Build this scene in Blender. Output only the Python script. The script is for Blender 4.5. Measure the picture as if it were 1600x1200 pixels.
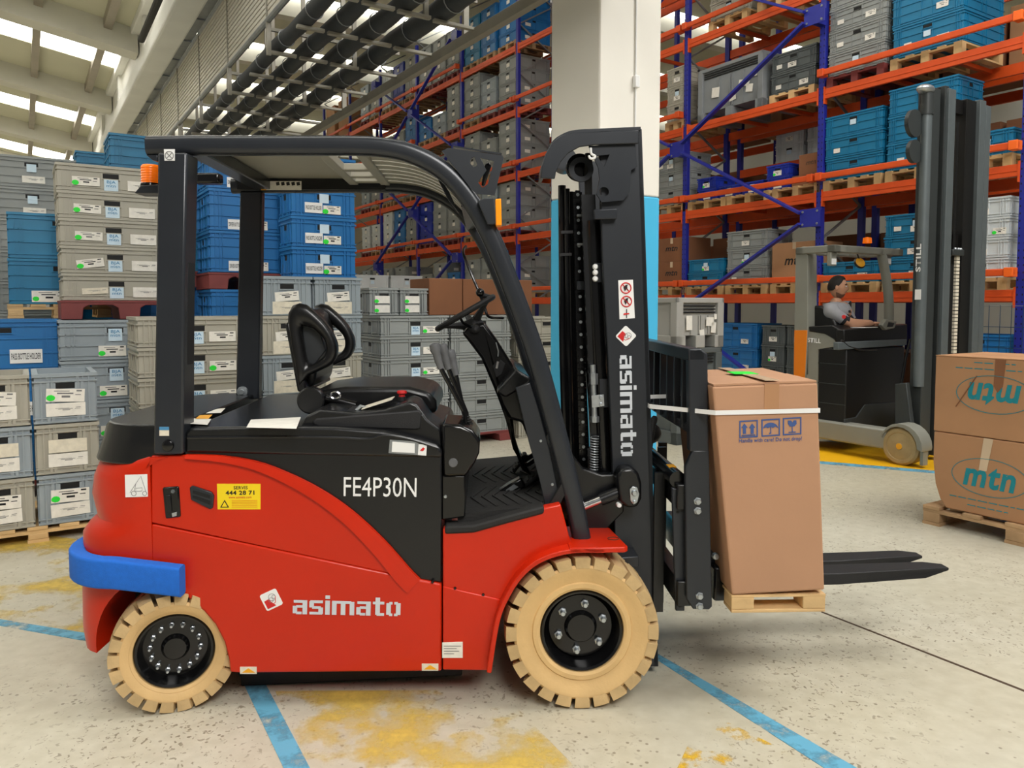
import bpy, bmesh, math, random
from mathutils import Vector, Matrix
random.seed(7)
for o in list(bpy.data.objects): bpy.data.objects.remove(o)
SC = bpy.context.scene
COL = SC.collection
pi = math.pi
# ------------------------------------------------------------------ camera
F, CX, CY, HC = 1200.0, 800.0, 548.0, 1.54
TH = math.atan(70 / F)
cam = bpy.data.objects.new('camera', bpy.data.cameras.new('camera')); COL.objects.link(cam)
cam.location = (0, 0, HC); cam.rotation_euler = (pi / 2 - TH, 0, 0)
cam.data.sensor_width = 36; cam.data.lens = F / 1600 * 36
cam.data.shift_y = -(600 - CY) / 1600
cam.data.clip_end = 200
SC.camera = cam
# ------------------------------------------------------------------ light
SC.view_settings.view_transform = 'Standard'; SC.view_settings.look = 'None'
SC.view_settings.gamma = 1; SC.view_settings.use_curve_mapping = False
SC.view_settings.exposure = -0.17
wd = bpy.data.worlds.new('world'); SC.world = wd; wd.use_nodes = True
wd.node_tree.nodes['Background'].inputs[0].default_value = (1.0, 0.985, 0.95, 1)
wd.node_tree.nodes['Background'].inputs[1].default_value = 0.16
def area(name, loc, target, sx, sy, power, col=(1, .98, .94)):
    l = bpy.data.lights.new(name, 'AREA'); l.shape = 'RECTANGLE'; l.size = sx; l.size_y = sy
    l.energy = power; l.color = col
    o = bpy.data.objects.new(name, l); COL.objects.link(o); o.location = loc
    o.rotation_euler = (Vector(target) - Vector(loc)).to_track_quat('-Z', 'Y').to_euler()
    return o
area('skylight_over_aisle', (6.0, 3.0, 8.8), (1.5, 5.0, 0), 5, 4, 800)
area('skylight_over_racks', (1.0, 9.5, 10.5), (5.0, 13.0, 2), 8, 6, 800)
area('key_light_front', (2.0, -3.0, 6.4), (0.5, 3.6, 0.6), 3.6, 2.6, 620)  # unseen key light added above and behind the camera
# ------------------------------------------------------------------ geometry of the place
U = Vector((0.843, 0.537, 0)).normalized()      # across the aisle, along the crate rows
W = Vector((-U.y, U.x, 0))                      # along the rack, away from the camera
def ray(px, py):
    a, b = (px - CX) / F, (CY - py) / F
    c, s = math.cos(TH), math.sin(TH)
    return Vector((a, c + b * s, -s + b * c))
CAM = Vector((0, 0, HC))
def ground(px, py, z=0.0):
    d = ray(px, py); t = (z - HC) / d.z
    return CAM + d * t
def on_plane(px, py, p, n):
    d = ray(px, py); t = (p - CAM).dot(n) / d.dot(n)
    return CAM + d * t
def at_depth(px, py, zc):
    d = ray(px, py); return CAM + d * zc
# ------------------------------------------------------------------ materials
MATS = {}
def srgb(r, g, b):
    f = lambda c: ((c / 255 + .055) / 1.055) ** 2.4 if c > 10 else c / 255 / 12.92
    return (f(r), f(g), f(b), 1)
def mat(name, rgb, rough=.5, metal=0., noise=.0, nscale=8., bump=0., bscale=60., spec=.5, coat=0., alpha=1., emit=0., bands=None, trans=0.):
    if name in MATS: return MATS[name]
    m = bpy.data.materials.new(name); m.use_nodes = True
    nt = m.node_tree; b = nt.nodes['Principled BSDF']
    c = srgb(*rgb)
    b.inputs['Base Color'].default_value = c
    b.inputs['Roughness'].default_value = rough; b.inputs['Metallic'].default_value = metal
    b.inputs['Specular IOR Level'].default_value = spec
    b.inputs['Coat Weight'].default_value = coat; b.inputs['Coat Roughness'].default_value = .12
    if trans: b.inputs['Transmission Weight'].default_value = trans
    if alpha < 1: b.inputs['Alpha'].default_value = alpha
    if emit:
        b.inputs['Emission Color'].default_value = c; b.inputs['Emission Strength'].default_value = emit
    if noise or bump:
        tc = nt.nodes.new('ShaderNodeTexCoord')
    if noise:
        n = nt.nodes.new('ShaderNodeTexNoise'); n.inputs['Scale'].default_value = nscale; n.inputs['Detail'].default_value = 5
        mr = nt.nodes.new('ShaderNodeMapRange'); mr.inputs[1].default_value = .3; mr.inputs[2].default_value = .7
        mr.inputs[3].default_value = 1 - noise; mr.inputs[4].default_value = 1 + noise
        hs = nt.nodes.new('ShaderNodeHueSaturation'); hs.inputs['Color'].default_value = c
        oi = nt.nodes.new('ShaderNodeObjectInfo'); ad = nt.nodes.new('ShaderNodeVectorMath'); ad.operation = 'ADD'
        nt.links.new(tc.outputs['Object'], ad.inputs[0]); nt.links.new(oi.outputs['Random'], ad.inputs[1])
        nt.links.new(ad.outputs[0], n.inputs['Vector']); nt.links.new(n.outputs['Fac'], mr.inputs[0])
        nt.links.new(mr.outputs[0], hs.inputs['Value']); nt.links.new(hs.outputs[0], b.inputs['Base Color'])
    if bump:
        n2 = nt.nodes.new('ShaderNodeTexNoise'); n2.inputs['Scale'].default_value = bscale; n2.inputs['Detail'].default_value = 3
        bp = nt.nodes.new('ShaderNodeBump'); bp.inputs['Strength'].default_value = bump; bp.inputs['Distance'].default_value = .004
        nt.links.new(tc.outputs['Object'], n2.inputs['Vector']); nt.links.new(n2.outputs['Fac'], bp.inputs['Height'])
        nt.links.new(bp.outputs[0], b.inputs['Normal'])
    MATS[name] = m
    return m
mat('red', (200, 38, 4), .36, noise=.04, nscale=3, coat=.15, spec=.35)
mat('red_dark', (150, 30, 18), .5, noise=.05)
mat('black', (19, 20, 22), .27, noise=.06, nscale=5, bump=.12, bscale=400)
mat('black_matte', (26, 26, 28), .6, noise=.1, bump=.2, bscale=200)
mat('black_gloss', (14, 14, 15), .17)
mat('steel_dark', (40, 43, 48), .34, .1, noise=.05, bump=.05, bscale=300)
mat('guard_grey', (44, 47, 52), .27, .15, noise=.05)
mat('roof_under', (150, 146, 132), .5, noise=.04)
mat('rubber', (30, 29, 28), .75, noise=.15, nscale=20, bump=.4, bscale=80)
mat('black_seat', (20, 20, 21), .3, bump=.1, bscale=90)
mat('lever_dark', (40, 43, 46), .5)
mat('lever_grey', (92, 93, 95), .5)
mat('tire', (214, 178, 122), .7, noise=.09, nscale=6, bump=.25, bscale=60)
mat('tire_tread', (198, 168, 120), .8, noise=.18, nscale=9, bump=.3, bscale=80)
mat('tire_groove', (120, 98, 68), .85, noise=.2, nscale=9)  # tread base between the lugs, a darker brown than the lugs
mat('wheel_tan', (168, 146, 104), .6, noise=.12, nscale=9)
mat('chrome', (215, 215, 218), .18, 1)
mat('zinc', (190, 196, 200), .35, .85, noise=.1, nscale=40)
mat('white', (238, 238, 236), .5)
mat('paper', (236, 232, 222), .7, noise=.06, nscale=30)
mat('paper_cream', (226, 218, 198), .7, noise=.1, nscale=30)
mat('paper_blue', (205, 226, 240), .6, noise=.04)
mat('ink_black', (22, 22, 24), .6)
mat('ink_grey', (120, 120, 120), .6)
mat('ink_blue', (62, 86, 140), .7)
mat('ink_lightblue', (70, 135, 180), .7)
mat('ink_teal', (16, 130, 142), .7, noise=.06)
mat('ink_brown', (74, 56, 40), .7)
mat('ink_red', (205, 30, 30), .6)
mat('decal_silver', (205, 210, 216), .4)
mat('yellow', (246, 214, 20), .5)
mat('orange_lens', (255, 120, 6), .25, emit=.25)
mat('signal_lens', (255, 150, 20), .25, emit=.12)
mat('amber', (240, 170, 30), .5)
mat('green', (40, 226, 60), .6)
mat('foam', (24, 104, 205), .85, noise=.06, nscale=60, bump=.3, bscale=300)
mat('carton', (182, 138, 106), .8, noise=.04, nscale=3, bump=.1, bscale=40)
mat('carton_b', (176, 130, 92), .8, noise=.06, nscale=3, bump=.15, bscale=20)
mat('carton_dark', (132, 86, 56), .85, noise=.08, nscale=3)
mat('tape', (205, 180, 150), .25, noise=.05, spec=.8)
mat('strap', (236, 236, 234), .45)
mat('wood', (214, 178, 126), .8, noise=.16, nscale=5, bump=.4, bscale=60)
mat('wood_grey', (176, 142, 104), .85, noise=.2, nscale=5, bump=.4, bscale=60)
mat('red_plastic', (128, 58, 56), .6, noise=.12, nscale=6)
mat('crate_grey', (146, 150, 148), .5, noise=.06, nscale=4)
mat('crate_beige', (172, 168, 154), .5, noise=.05, nscale=4)
mat('crate_cool', (152, 162, 168), .5, noise=.05, nscale=4)
mat('crate_dark', (92, 98, 98), .55, noise=.08, nscale=4)
mat('crate_blue', (30, 112, 176), .45, noise=.06, nscale=4)
mat('crate_teal', (18, 118, 160), .45, noise=.06, nscale=4)
mat('crate_navy', (30, 52, 160), .45, noise=.06, nscale=4)
mat('crate_white', (206, 212, 214), .45, noise=.05, nscale=4)
mat('slot', (10, 10, 11), .7)
mat('rack_orange', (224, 84, 26), .45, noise=.07, nscale=6)
mat('rack_bright', (255, 110, 30), .45)
mat('rack_blue', (36, 44, 150), .4, noise=.06, nscale=6)
mat('galv', (150, 154, 156), .45, .6, noise=.1, nscale=10)
mat('column_white', (236, 232, 222), .75, noise=.02, nscale=2, bump=.05)
mat('column_blue', (70, 182, 226), .6, noise=.02, nscale=2)
mat('roof_panel', (212, 210, 186), .7, noise=.04, nscale=1)
mat('roof_beam', (222, 220, 208), .7, noise=.04, nscale=2)
mat('girder', (236, 236, 230), .6, noise=.05, nscale=2)
mat('galv_beam', (168, 160, 146), .45, .5, noise=.08, nscale=4)
mat('pipe_black', (52, 55, 58), .7, noise=.1, nscale=8, bump=.3, bscale=30)
mat('steel_strut', (150, 146, 134), .5, .3, noise=.05)
mat('slat', (196, 192, 178), .5, .1, noise=.04)
mat('wall', (204, 196, 182), .8, noise=.03, nscale=1)
mat('wall_white', (190, 188, 182), .8, noise=.03, nscale=1)
mat('skylight', (255, 253, 246), .5, emit=8)
mat('skylight_hall', (255, 253, 246), .5, emit=5)
mat('still_grey', (138, 138, 128), .45, noise=.05, nscale=4)
mat('still_dark', (58, 62, 62), .4, .2, noise=.06)
mat('still_black', (20, 19, 18), .35, noise=.1, nscale=3)
mat('still_orange', (236, 130, 22), .45)
mat('still_mid', (104, 112, 114), .42, .35, noise=.06)
mat('skin', (196, 146, 116), .55)
mat('stubble', (112, 80, 64), .7, bump=.4, bscale=300)
mat('hair', (26, 20, 17), .7, bump=.6, bscale=150)
mat('shirt', (150, 150, 154), .85, noise=.06, nscale=20)
mat('shirt_dark', (30, 30, 34), .85)
mat('bin_grey', (132, 136, 138), .6, noise=.06, nscale=4)
mat('bin_pale', (168, 166, 160), .6, noise=.06, nscale=4)
mat('wrap', (225, 230, 235), .12, alpha=.25)
mat('wire', (40, 70, 100), .5, .3)
# ------------------------------------------------------------------ mesh builder
class G:
    def __init__(s): s.v = []; s.f = []; s.m = []; s.mats = []; s.cur = 0
    def use(s, name):
        if name not in s.mats: s.mats.append(name)
        s.cur = s.mats.index(name); return s
    def add(s, vs, fs):
        n = len(s.v); s.v += [tuple(v) for v in vs]
        for f in fs: s.f.append(tuple(i + n for i in f)); s.m.append(s.cur)
        return s
    def box(s, x0, x1, y0, y1, z0, z1):
        x0, x1 = min(x0, x1), max(x0, x1); y0, y1 = min(y0, y1), max(y0, y1); z0, z1 = min(z0, z1), max(z0, z1)
        vs = [(x0, y0, z0), (x1, y0, z0), (x1, y1, z0), (x0, y1, z0), (x0, y0, z1), (x1, y0, z1), (x1, y1, z1), (x0, y1, z1)]
        return s.add(vs, [(0, 3, 2, 1), (4, 5, 6, 7), (0, 1, 5, 4), (1, 2, 6, 5), (2, 3, 7, 6), (3, 0, 4, 7)])
    def obox(s, c, ax, ay, az, sx, sy, sz):
        c = Vector(c); ax, ay, az = Vector(ax) * sx / 2, Vector(ay) * sy / 2, Vector(az) * sz / 2
        vs = [c + ax * i + ay * j + az * k for k in (-1, 1) for (i, j) in ((-1, -1), (1, -1), (1, 1), (-1, 1))]
        return s.add(vs, [(0, 3, 2, 1), (4, 5, 6, 7), (0, 1, 5, 4), (1, 2, 6, 5), (2, 3, 7, 6), (3, 0, 4, 7)])
    def bar(s, a, b, w, h, up=(0, 0, 1)):
        a, b = Vector(a), Vector(b); d = (b - a); L = d.length; d.normalize()
        up = Vector(up)
        if abs(d.dot(up)) > .98: up = Vector((1, 0, 0))
        x = d.cross(up).normalized(); y = x.cross(d).normalized()
        return s.obox((a + b) / 2, x, d, y, w, L, h)
    def prism(s, pts, y0, y1):
        """pts: (x, z) outline, extruded along local y"""
        n = len(pts)
        ar = sum(pts[i][0] * pts[(i + 1) % n][1] - pts[(i + 1) % n][0] * pts[i][1] for i in range(n))
        if ar < 0: pts = pts[::-1]
        vs = [(p[0], y0, p[1]) for p in pts] + [(p[0], y1, p[1]) for p in pts]
        fs = [tuple(range(n)), tuple(range(2 * n - 1, n - 1, -1))]
        fs += [(i, i + n, (i + 1) % n + n, (i + 1) % n) for i in range(n)]
        return s.add(vs, fs)
    def tube(s, path, r, seg=10, closed=False, caps=True, squash=None):
        P = [Vector(p) for p in path]; n = len(P)
        R = r if isinstance(r, (list, tuple)) else [r] * n
        up = None; rings = []
        for i in range(n):
            if closed: d = P[(i + 1) % n] - P[i - 1]
            else: d = P[min(i + 1, n - 1)] - P[max(i - 1, 0)]
            d.normalize()
            if up is None:
                up = Vector((0, 1, 0)) if abs(d.y) < .9 else Vector((0, 0, 1))
            x = up - d * up.dot(d)
            if x.length < 1e-4: x = d.orthogonal()
            x.normalize(); y = d.cross(x); up = x
            q = squash or 1
            rings.append([P[i] + (x * math.cos(2 * pi * k / seg) * q + y * math.sin(2 * pi * k / seg)) * R[i] for k in range(seg)])
        vs = [v for rg in rings for v in rg]; fs = []
        m = n if closed else n - 1
        for i in range(m):
            for k in range(seg):
                a, b = i * seg + k, i * seg + (k + 1) % seg; j = ((i + 1) % n) * seg
                fs.append((a, b, j + (k + 1) % seg, j + k))
        if caps and not closed:
            fs.append(tuple(range(seg - 1, -1, -1))); fs.append(tuple((n - 1) * seg + k for k in range(seg)))
        return s.add(vs, fs)
    def sweep(s, path, sec, side=(0, 1, 0), closed=False):
        """sec: list of (a, b) : a along side, b along normal in path plane"""
        P = [Vector(p) for p in path]; n = len(P); side = Vector(side); m = len(sec); vs = []
        for i in range(n):
            d = (P[(i + 1) % n] - P[i - 1]) if closed else (P[min(i + 1, n - 1)] - P[max(i - 1, 0)])
            d.normalize(); nn = d.cross(side).normalized()
            vs += [P[i] + side * a + nn * b for a, b in sec]
        fs = []
        for i in range(n if closed else n - 1):
            j = ((i + 1) % n) * m
            for k in range(m): fs.append((i * m + k, i * m + (k + 1) % m, j + (k + 1) % m, j + k))
        if not closed: fs += [tuple(range(m - 1, -1, -1)), tuple((n - 1) * m + k for k in range(m))]
        return s.add(vs, fs)
    def lathe(s, prof, c, axis=(0, 1, 0), seg=40, a0=0, a1=2 * pi):
        """prof: (radius, along axis)"""
        c = Vector(c); ax = Vector(axis).normalized(); x = ax.orthogonal().normalized(); y = ax.cross(x)
        full = abs(a1 - a0 - 2 * pi) < 1e-6; n = len(prof); vs = []
        cnt = seg if full else seg + 1
        for k in range(cnt):
            a = a0 + (a1 - a0) * k / seg
            r = x * math.cos(a) + y * math.sin(a)
            vs += [c + r * p[0] + ax * p[1] for p in prof]
        fs = []
        for k in range(seg):
            k2 = (k + 1) % cnt
            for i in range(n - 1):
                if prof[i][0] < 1e-6 and prof[i + 1][0] < 1e-6: continue
                q = (k * n + i, k2 * n + i, k2 * n + i + 1, k * n + i + 1)
                fs.append(q)
        return s.add(vs, fs)
    def sphere(s, c, rx, ry=None, rz=None, seg=16, rings=10):
        ry = ry or rx; rz = rz or rx; c = Vector(c); vs = []; fs = []
        for i in range(rings + 1):
            t = pi * i / rings
            for k in range(seg):
                a = 2 * pi * k / seg
                vs.append((c.x + rx * math.sin(t) * math.cos(a), c.y + ry * math.sin(t) * math.sin(a), c.z + rz * math.cos(t)))
        for i in range(rings):
            for k in range(seg): fs.append((i * seg + k, (i + 1) * seg + k, (i + 1) * seg + (k + 1) % seg, i * seg + (k + 1) % seg))
        return s.add(vs, fs)
    def loft(s, rings, cap=True):
        m = len(rings[0]); vs = [v for r in rings for v in r]; fs = []
        for i in range(len(rings) - 1):
            for k in range(m): fs.append((i * m + k, i * m + (k + 1) % m, (i + 1) * m + (k + 1) % m, (i + 1) * m + k))
        if cap: fs += [tuple(range(m - 1, -1, -1)), tuple((len(rings) - 1) * m + k for k in range(m))]
        return s.add(vs, fs)
    def mesh(s, name, mt=None, smooth=0.6):
        me = bpy.data.meshes.new(name); me.from_pydata(s.v, [], s.f)
        for mn in (s.mats or [mt]): me.materials.append(MATS[mn])
        if s.mats: me.polygons.foreach_set('material_index', s.m)
        bm = bmesh.new(); bm.from_mesh(me); bmesh.ops.remove_doubles(bm, verts=bm.verts, dist=1e-5)
        bmesh.ops.recalc_face_normals(bm, faces=bm.faces); bm.to_mesh(me); bm.free()
        if smooth:
            me.polygons.foreach_set('use_smooth', [True] * len(me.polygons)); me.set_sharp_from_angle(angle=smooth)
        me.update(); return me
    def build(s, name, mt, parent=None, smooth=.6, bevel=0, seg=2):
        o = link(name, s.mesh(name, mt, smooth), parent)
        if bevel:
            b = o.modifiers.new('bevel', 'BEVEL'); b.width = bevel; b.segments = seg; b.limit_method = 'ANGLE'; b.angle_limit = .6
            b.harden_normals = False
        return o
def link(name, me, parent=None):
    o = bpy.data.objects.new(name, me); COL.objects.link(o)
    if parent is not None: o.parent = parent
    return o
def tag(o, label=None, cat=None, group=None, kind=None):
    if label: o['label'] = label
    if cat: o['category'] = cat
    if group: o['group'] = group
    if kind: o['kind'] = kind
    return o
def thing(name, label, cat, loc=(0, 0, 0), rz=0, group=None):
    o = bpy.data.objects.new(name, None); COL.objects.link(o); o.empty_display_size = .1
    o.location = loc; o.rotation_euler = (0, 0, rz)
    return tag(o, label, cat, group)
def apply_bool(o, cutter, op='DIFFERENCE'):
    m = o.modifiers.new('b', 'BOOLEAN'); m.object = cutter; m.operation = op; m.solver = 'EXACT'
    bpy.context.view_layer.update()
    dg = bpy.context.evaluated_depsgraph_get()
    me = bpy.data.meshes.new_from_object(o.evaluated_get(dg))
    o.modifiers.clear(); o.data = me
    me.polygons.foreach_set('use_smooth', [True] * len(me.polygons)); me.set_sharp_from_angle(angle=.6)
    bpy.data.objects.remove(cutter)
def smooth_pts(P, n=6, closed=False):
    """Catmull-Rom through points"""
    P = [Vector(p) for p in P]; out = []; L = len(P)
    for i in range(L if closed else L - 1):
        if closed: p0, p1, p2, p3 = P[i - 1], P[i], P[(i + 1) % L], P[(i + 2) % L]
        else: p0, p1, p2, p3 = P[max(i - 1, 0)], P[i], P[i + 1], P[min(i + 2, L - 1)]
        for k in range(n):
            t = k / n
            out.append(.5 * ((2 * p1) + (p2 - p0) * t + (2 * p0 - 5 * p1 + 4 * p2 - p3) * t * t + (3 * p1 - p0 - 3 * p2 + p3) * t ** 3))
    if not closed: out.append(P[-1])
    return out
def rrect(w, h, r, n=4):
    """rounded rectangle outline centred on 0"""
    out = []
    for cx, cy, a in ((w / 2 - r, h / 2 - r, 0), (-w / 2 + r, h / 2 - r, pi / 2), (-w / 2 + r, -h / 2 + r, pi), (w / 2 - r, -h / 2 + r, 1.5 * pi)):
        for k in range(n + 1):
            t = a + pi / 2 * k / n; out.append((cx + r * math.cos(t), cy + r * math.sin(t)))
    return out
TXT = {}
def text_mesh(body, mt, bold=0., sx=1., depth=.002, lines=.9, shear=0.):
    """flat lettering, height of capitals = 1, centred, lying in the local x-z plane, facing -y"""
    key = (body, mt, bold, sx, shear)
    if key in TXT: return TXT[key]
    cu = bpy.data.curves.new('t', 'FONT'); cu.body = body; cu.align_x = 'CENTER'; cu.align_y = 'CENTER'
    cu.offset = bold; cu.space_line = lines; cu.shear = shear; cu.resolution_u = 3; cu.space_character = 1 + bold * 3
    ob = bpy.data.objects.new('t', cu); COL.objects.link(ob)
    bpy.context.view_layer.update()
    me = bpy.data.meshes.new_from_object(ob.evaluated_get(bpy.context.evaluated_depsgraph_get()))
    bpy.data.objects.remove(ob); bpy.data.curves.remove(cu)
    xs = [v.co.x for v in me.vertices]; ys = [v.co.y for v in me.vertices]
    cx, cy = (min(xs) + max(xs)) / 2, (min(ys) + max(ys)) / 2
    for v in me.vertices: v.co = ((v.co.x - cx) * sx, 0, (v.co.y - cy))
    me.materials.clear(); me.materials.append(MATS[mt]); me['w'] = (max(xs) - min(xs)) * sx; me['h'] = max(ys) - min(ys)
    TXT[key] = me
    return me
def place_text(name, me, parent, loc, width=None, height=None, ang=0., rz=0.):
    """scale a text mesh to a width/height and turn it by ang in its own plane, rz about z"""
    o = link(name, me, parent); kx = (width / me['w']) if width else (height / me['h']); kz = (height / me['h']) if height else kx
    o.location = loc; o.scale = (kx, 1, kz); o.rotation_euler = (0, ang, rz)
    return o
# ================================================================== floor
def floor_material():
    m = bpy.data.materials.new('floor_paint'); m.use_nodes = True; nt = m.node_tree; b = nt.nodes['Principled BSDF']; MATS['floor_paint'] = m
    N = nt.nodes.new; L = nt.links.new
    tc = N('ShaderNodeTexCoord')
    def noise(sc, det=4, dist=0):
        n = N('ShaderNodeTexNoise'); n.inputs['Scale'].default_value = sc; n.inputs['Detail'].default_value = det; n.inputs['Distortion'].default_value = dist
        L(tc.outputs['Object'], n.inputs['Vector']); return n.outputs['Fac']
    def ramp(src, a, b_, c0, c1):
        r = N('ShaderNodeValToRGB'); r.color_ramp.elements[0].position = a; r.color_ramp.elements[1].position = b_
        r.color_ramp.elements[0].color = c0; r.color_ramp.elements[1].color = c1; L(src, r.inputs[0]); return r.outputs[0]
    def mix(f, a, b_):
        x = N('ShaderNodeMix'); x.data_type = 'RGBA'; L(f, x.inputs[0])
        if hasattr(a, 'type'): L(a, x.inputs[6])
        else: x.inputs[6].default_value = a
        if hasattr(b_, 'type'): L(b_, x.inputs[7])
        else: x.inputs[7].default_value = b_
        return x.outputs[2]
    one, zero = (1, 1, 1, 1), (0, 0, 0, 1)
    base = ramp(noise(.9, 6, .4), .3, .7, srgb(184, 178, 158), srgb(204, 199, 182))
    big = ramp(noise(.35, 4), .45, .7, zero, one)
    base = mix(big, base, srgb(196, 186, 156))
    fine = ramp(noise(14, 6), .35, .75, srgb(170, 164, 146), srgb(208, 204, 188))
    x = N('ShaderNodeMix'); x.data_type = 'RGBA'; x.inputs[0].default_value = .35; L(base, x.inputs[6]); L(fine, x.inputs[7]); base = x.outputs[2]
    # dark chips: small sharp specks, gathered in patches
    v = N('ShaderNodeTexVoronoi'); v.inputs['Scale'].default_value = 26; L(tc.outputs['Object'], v.inputs['Vector'])
    chips = ramp(v.outputs['Distance'], .13, .2, one, zero)
    patch = ramp(noise(2.2, 3), .42, .56, zero, one)
    chips2 = ramp(noise(38, 2, 1.2), .62, .66, zero, one)
    mm = N('ShaderNodeMath'); mm.operation = 'MULTIPLY'; L(chips, mm.inputs[0]); L(patch, mm.inputs[1])
    patch2 = ramp(noise(1.3, 4), .42, .58, zero, one)
    m2 = N('ShaderNodeMath'); m2.operation = 'MULTIPLY'; L(chips2, m2.inputs[0]); L(patch2, m2.inputs[1])
    mx = N('ShaderNodeMath'); mx.operation = 'MAXIMUM'; L(mm.outputs[0], mx.inputs[0]); L(m2.outputs[0], mx.inputs[1])
    sc = N('ShaderNodeMath'); sc.operation = 'MULTIPLY'; sc.inputs[1].default_value = .75; L(mx.outputs[0], sc.inputs[0])
    base = mix(sc.outputs[0], base, srgb(116, 104, 84))
    L(base, b.inputs['Base Color']); b.inputs['Roughness'].default_value = .42
    bp = N('ShaderNodeBump'); bp.inputs['Strength'].default_value = .15; bp.inputs['Distance'].default_value = .004
    L(noise(30, 5), bp.inputs['Height']); L(bp.outputs[0], b.inputs['Normal'])
def worn_paint(name, rgb, lo, hi, sc):
    m = bpy.data.materials.new(name); m.use_nodes = True; nt = m.node_tree; b = nt.nodes['Principled BSDF']; MATS[name] = m
    tc = nt.nodes.new('ShaderNodeTexCoord'); n = nt.nodes.new('ShaderNodeTexNoise'); n.inputs['Scale'].default_value = sc; n.inputs['Detail'].default_value = 8; n.inputs['Roughness'].default_value = .65
    r = nt.nodes.new('ShaderNodeMapRange'); r.inputs[1].default_value = lo; r.inputs[2].default_value = hi; r.inputs[3].default_value = 0; r.inputs[4].default_value = .95
    nt.links.new(tc.outputs['Object'], n.inputs['Vector']); nt.links.new(n.outputs['Fac'], r.inputs[0]); nt.links.new(r.outputs[0], b.inputs['Alpha'])
    b.inputs['Base Color'].default_value = srgb(*rgb); b.inputs['Roughness'].default_value = .45
floor_material()
worn_paint('paint_cyan', (104, 174, 204), .34, .54, 6)
worn_paint('paint_yellow_worn', (226, 196, 96), .46, .66, 1.9)
worn_paint('paint_yellow_sparse', (232, 190, 56), .54, .66, 4)
worn_paint('paint_yellow', (246, 186, 20), .1, .25, 6)
fl = tag(G().box(-45, 45, -14, 60, -.12, 0).build('floor', 'floor_paint', smooth=0), kind='structure')
def paint(pts, name, m, z=.0012):
    ps = [ground(a, b) for a, b in pts]; n = len(ps)
    vs = [(p.x, p.y, .0002) for p in ps] + [(p.x, p.y, z) for p in ps]
    return G().add(vs, [tuple(range(n)), tuple(range(2 * n - 1, n - 1, -1))] + [(i, (i + 1) % n, (i + 1) % n + n, i + n) for i in range(n)]).build(name, m, fl, smooth=0)
def ext(a, b, k): return (b[0] + (b[0] - a[0]) * k, b[1] + (b[1] - a[1]) * k)
def line(l0, l1, r0, r1, name='floor_line', m='paint_cyan', e0=0, e1=.25):
    """two edges of a painted stripe given near-to-far; the stripe runs on beyond the frame on the floor"""
    A0, A1, B0, B1 = ground(*l0), ground(*l1), ground(*r0), ground(*r1)
    q = [A0 + (A0 - A1) * e0, A1 + (A1 - A0) * e1, B1 + (B1 - B0) * e1, B0 + (B0 - B1) * e0]
    vs = [(p.x, p.y, .0003) for p in q] + [(p.x, p.y, .0022) for p in q]
    return G().add(vs, [(0, 1, 2, 3), (7, 6, 5, 4)] + [(i, (i + 1) % 4, (i + 1) % 4 + 4, i + 4) for i in range(4)]).build(name, m, fl, smooth=0)
line((386, 1080), (443, 1200), (418, 1075), (484, 1200), e0=.5, e1=.6)
line((1012, 1022), (1287, 1200), (1024, 1020), (1338, 1200), e0=.6, e1=.6)
line((0, 968), (136, 990), (0, 978), (134, 1002), e0=1.0, e1=.05)
line((1285, 721), (1465, 736), (1285, 725), (1465, 740), e0=.6, e1=1.0)
line((1285, 690), (1470, 700), (1285, 721), (1470, 736), 'yellow_lane', 'paint_yellow', e0=.6, e1=1.0)
paint([(-300, 830), (60, 835), (180, 850), (190, 1000), (0, 966), (-300, 920)], 'yellow_lane', 'paint_yellow_worn')
paint([(430, 1080), (780, 1078), (900, 1200), (500, 1240)], 'yellow_lane', 'paint_yellow_worn')
paint([(1100, 1110), (1260, 1190), (1330, 1240), (1040, 1240)], 'yellow_lane', 'paint_yellow_sparse')
paint([(1283, 955), (1600, 1078), (1800, 1156), (1800, 1160), (1600, 1081), (1283, 957)], 'floor_joint', 'ink_brown')
# ================================================================== column
c0 = at_depth(934, 480, 5.15); c0.z = 0; ca = .55
A_U = math.atan2(U.y, U.x); A_X = math.atan2(-W.y, -W.x)
col = tag(thing('column', None, None, c0, A_U), kind='structure')
bz = 2.37 - .07
G().box(0, ca, 0, ca, 0, bz).build('painted_base', 'column_blue', col, bevel=.012)
G().box(.001, ca - .001, .001, ca - .001, bz, 9).build('shaft', 'column_white', col, bevel=.012)
G().tube([(.31, -.008, 2.4), (.31, -.008, 6)], .006, 8).build('conduit', 'white', col)
G().box(.29, .33, -.03, 0, 3.02, 3.1).build('junction_box', 'white', col, bevel=.004)
# column sign, a red and white corner just visible beside the mast
G().box(-.008, 0, .06, .26, 1.30, 1.62).build('sign_plate', 'white', col); G().box(-.012, -.008, .06, .26, 1.30, 1.44).build('sign_red_field', 'ink_red', col)
# ================================================================== roof
LG = 1.62                         # lateral position (along U) of the valley girder
def LT(l, t, z): p = U * l + W * t; return Vector((p.x, p.y, z))
ZG, SL = 5.75, .17
def roof_hit(px, py):
    n = Vector((U.x * SL, U.y * SL, 1)).normalized(); p = on_plane(px, py, LT(LG, 0, ZG), n)
    return p.dot(U), p.dot(W), p.z
roof = tag(thing('ceiling', None, None), kind='structure')
def roofz(l): return ZG + (LG - l) * SL
def roof_slab(l0, l1, t0, t1, z0, z1, name, m):
    vs = [LT(l, t, roofz(l) + dz) for dz in (z0, z1) for l, t in ((l0, t0), (l1, t0), (l1, t1), (l0, t1))]
    return G().add(vs, [(0, 3, 2, 1), (4, 5, 6, 7), (0, 1, 5, 4), (1, 2, 6, 5), (2, 3, 7, 6), (3, 0, 4, 7)]).build(name, m, roof, smooth=0)
raft = [roof_hit(100, y)[1] for y in (12, 125, 207)]
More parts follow.
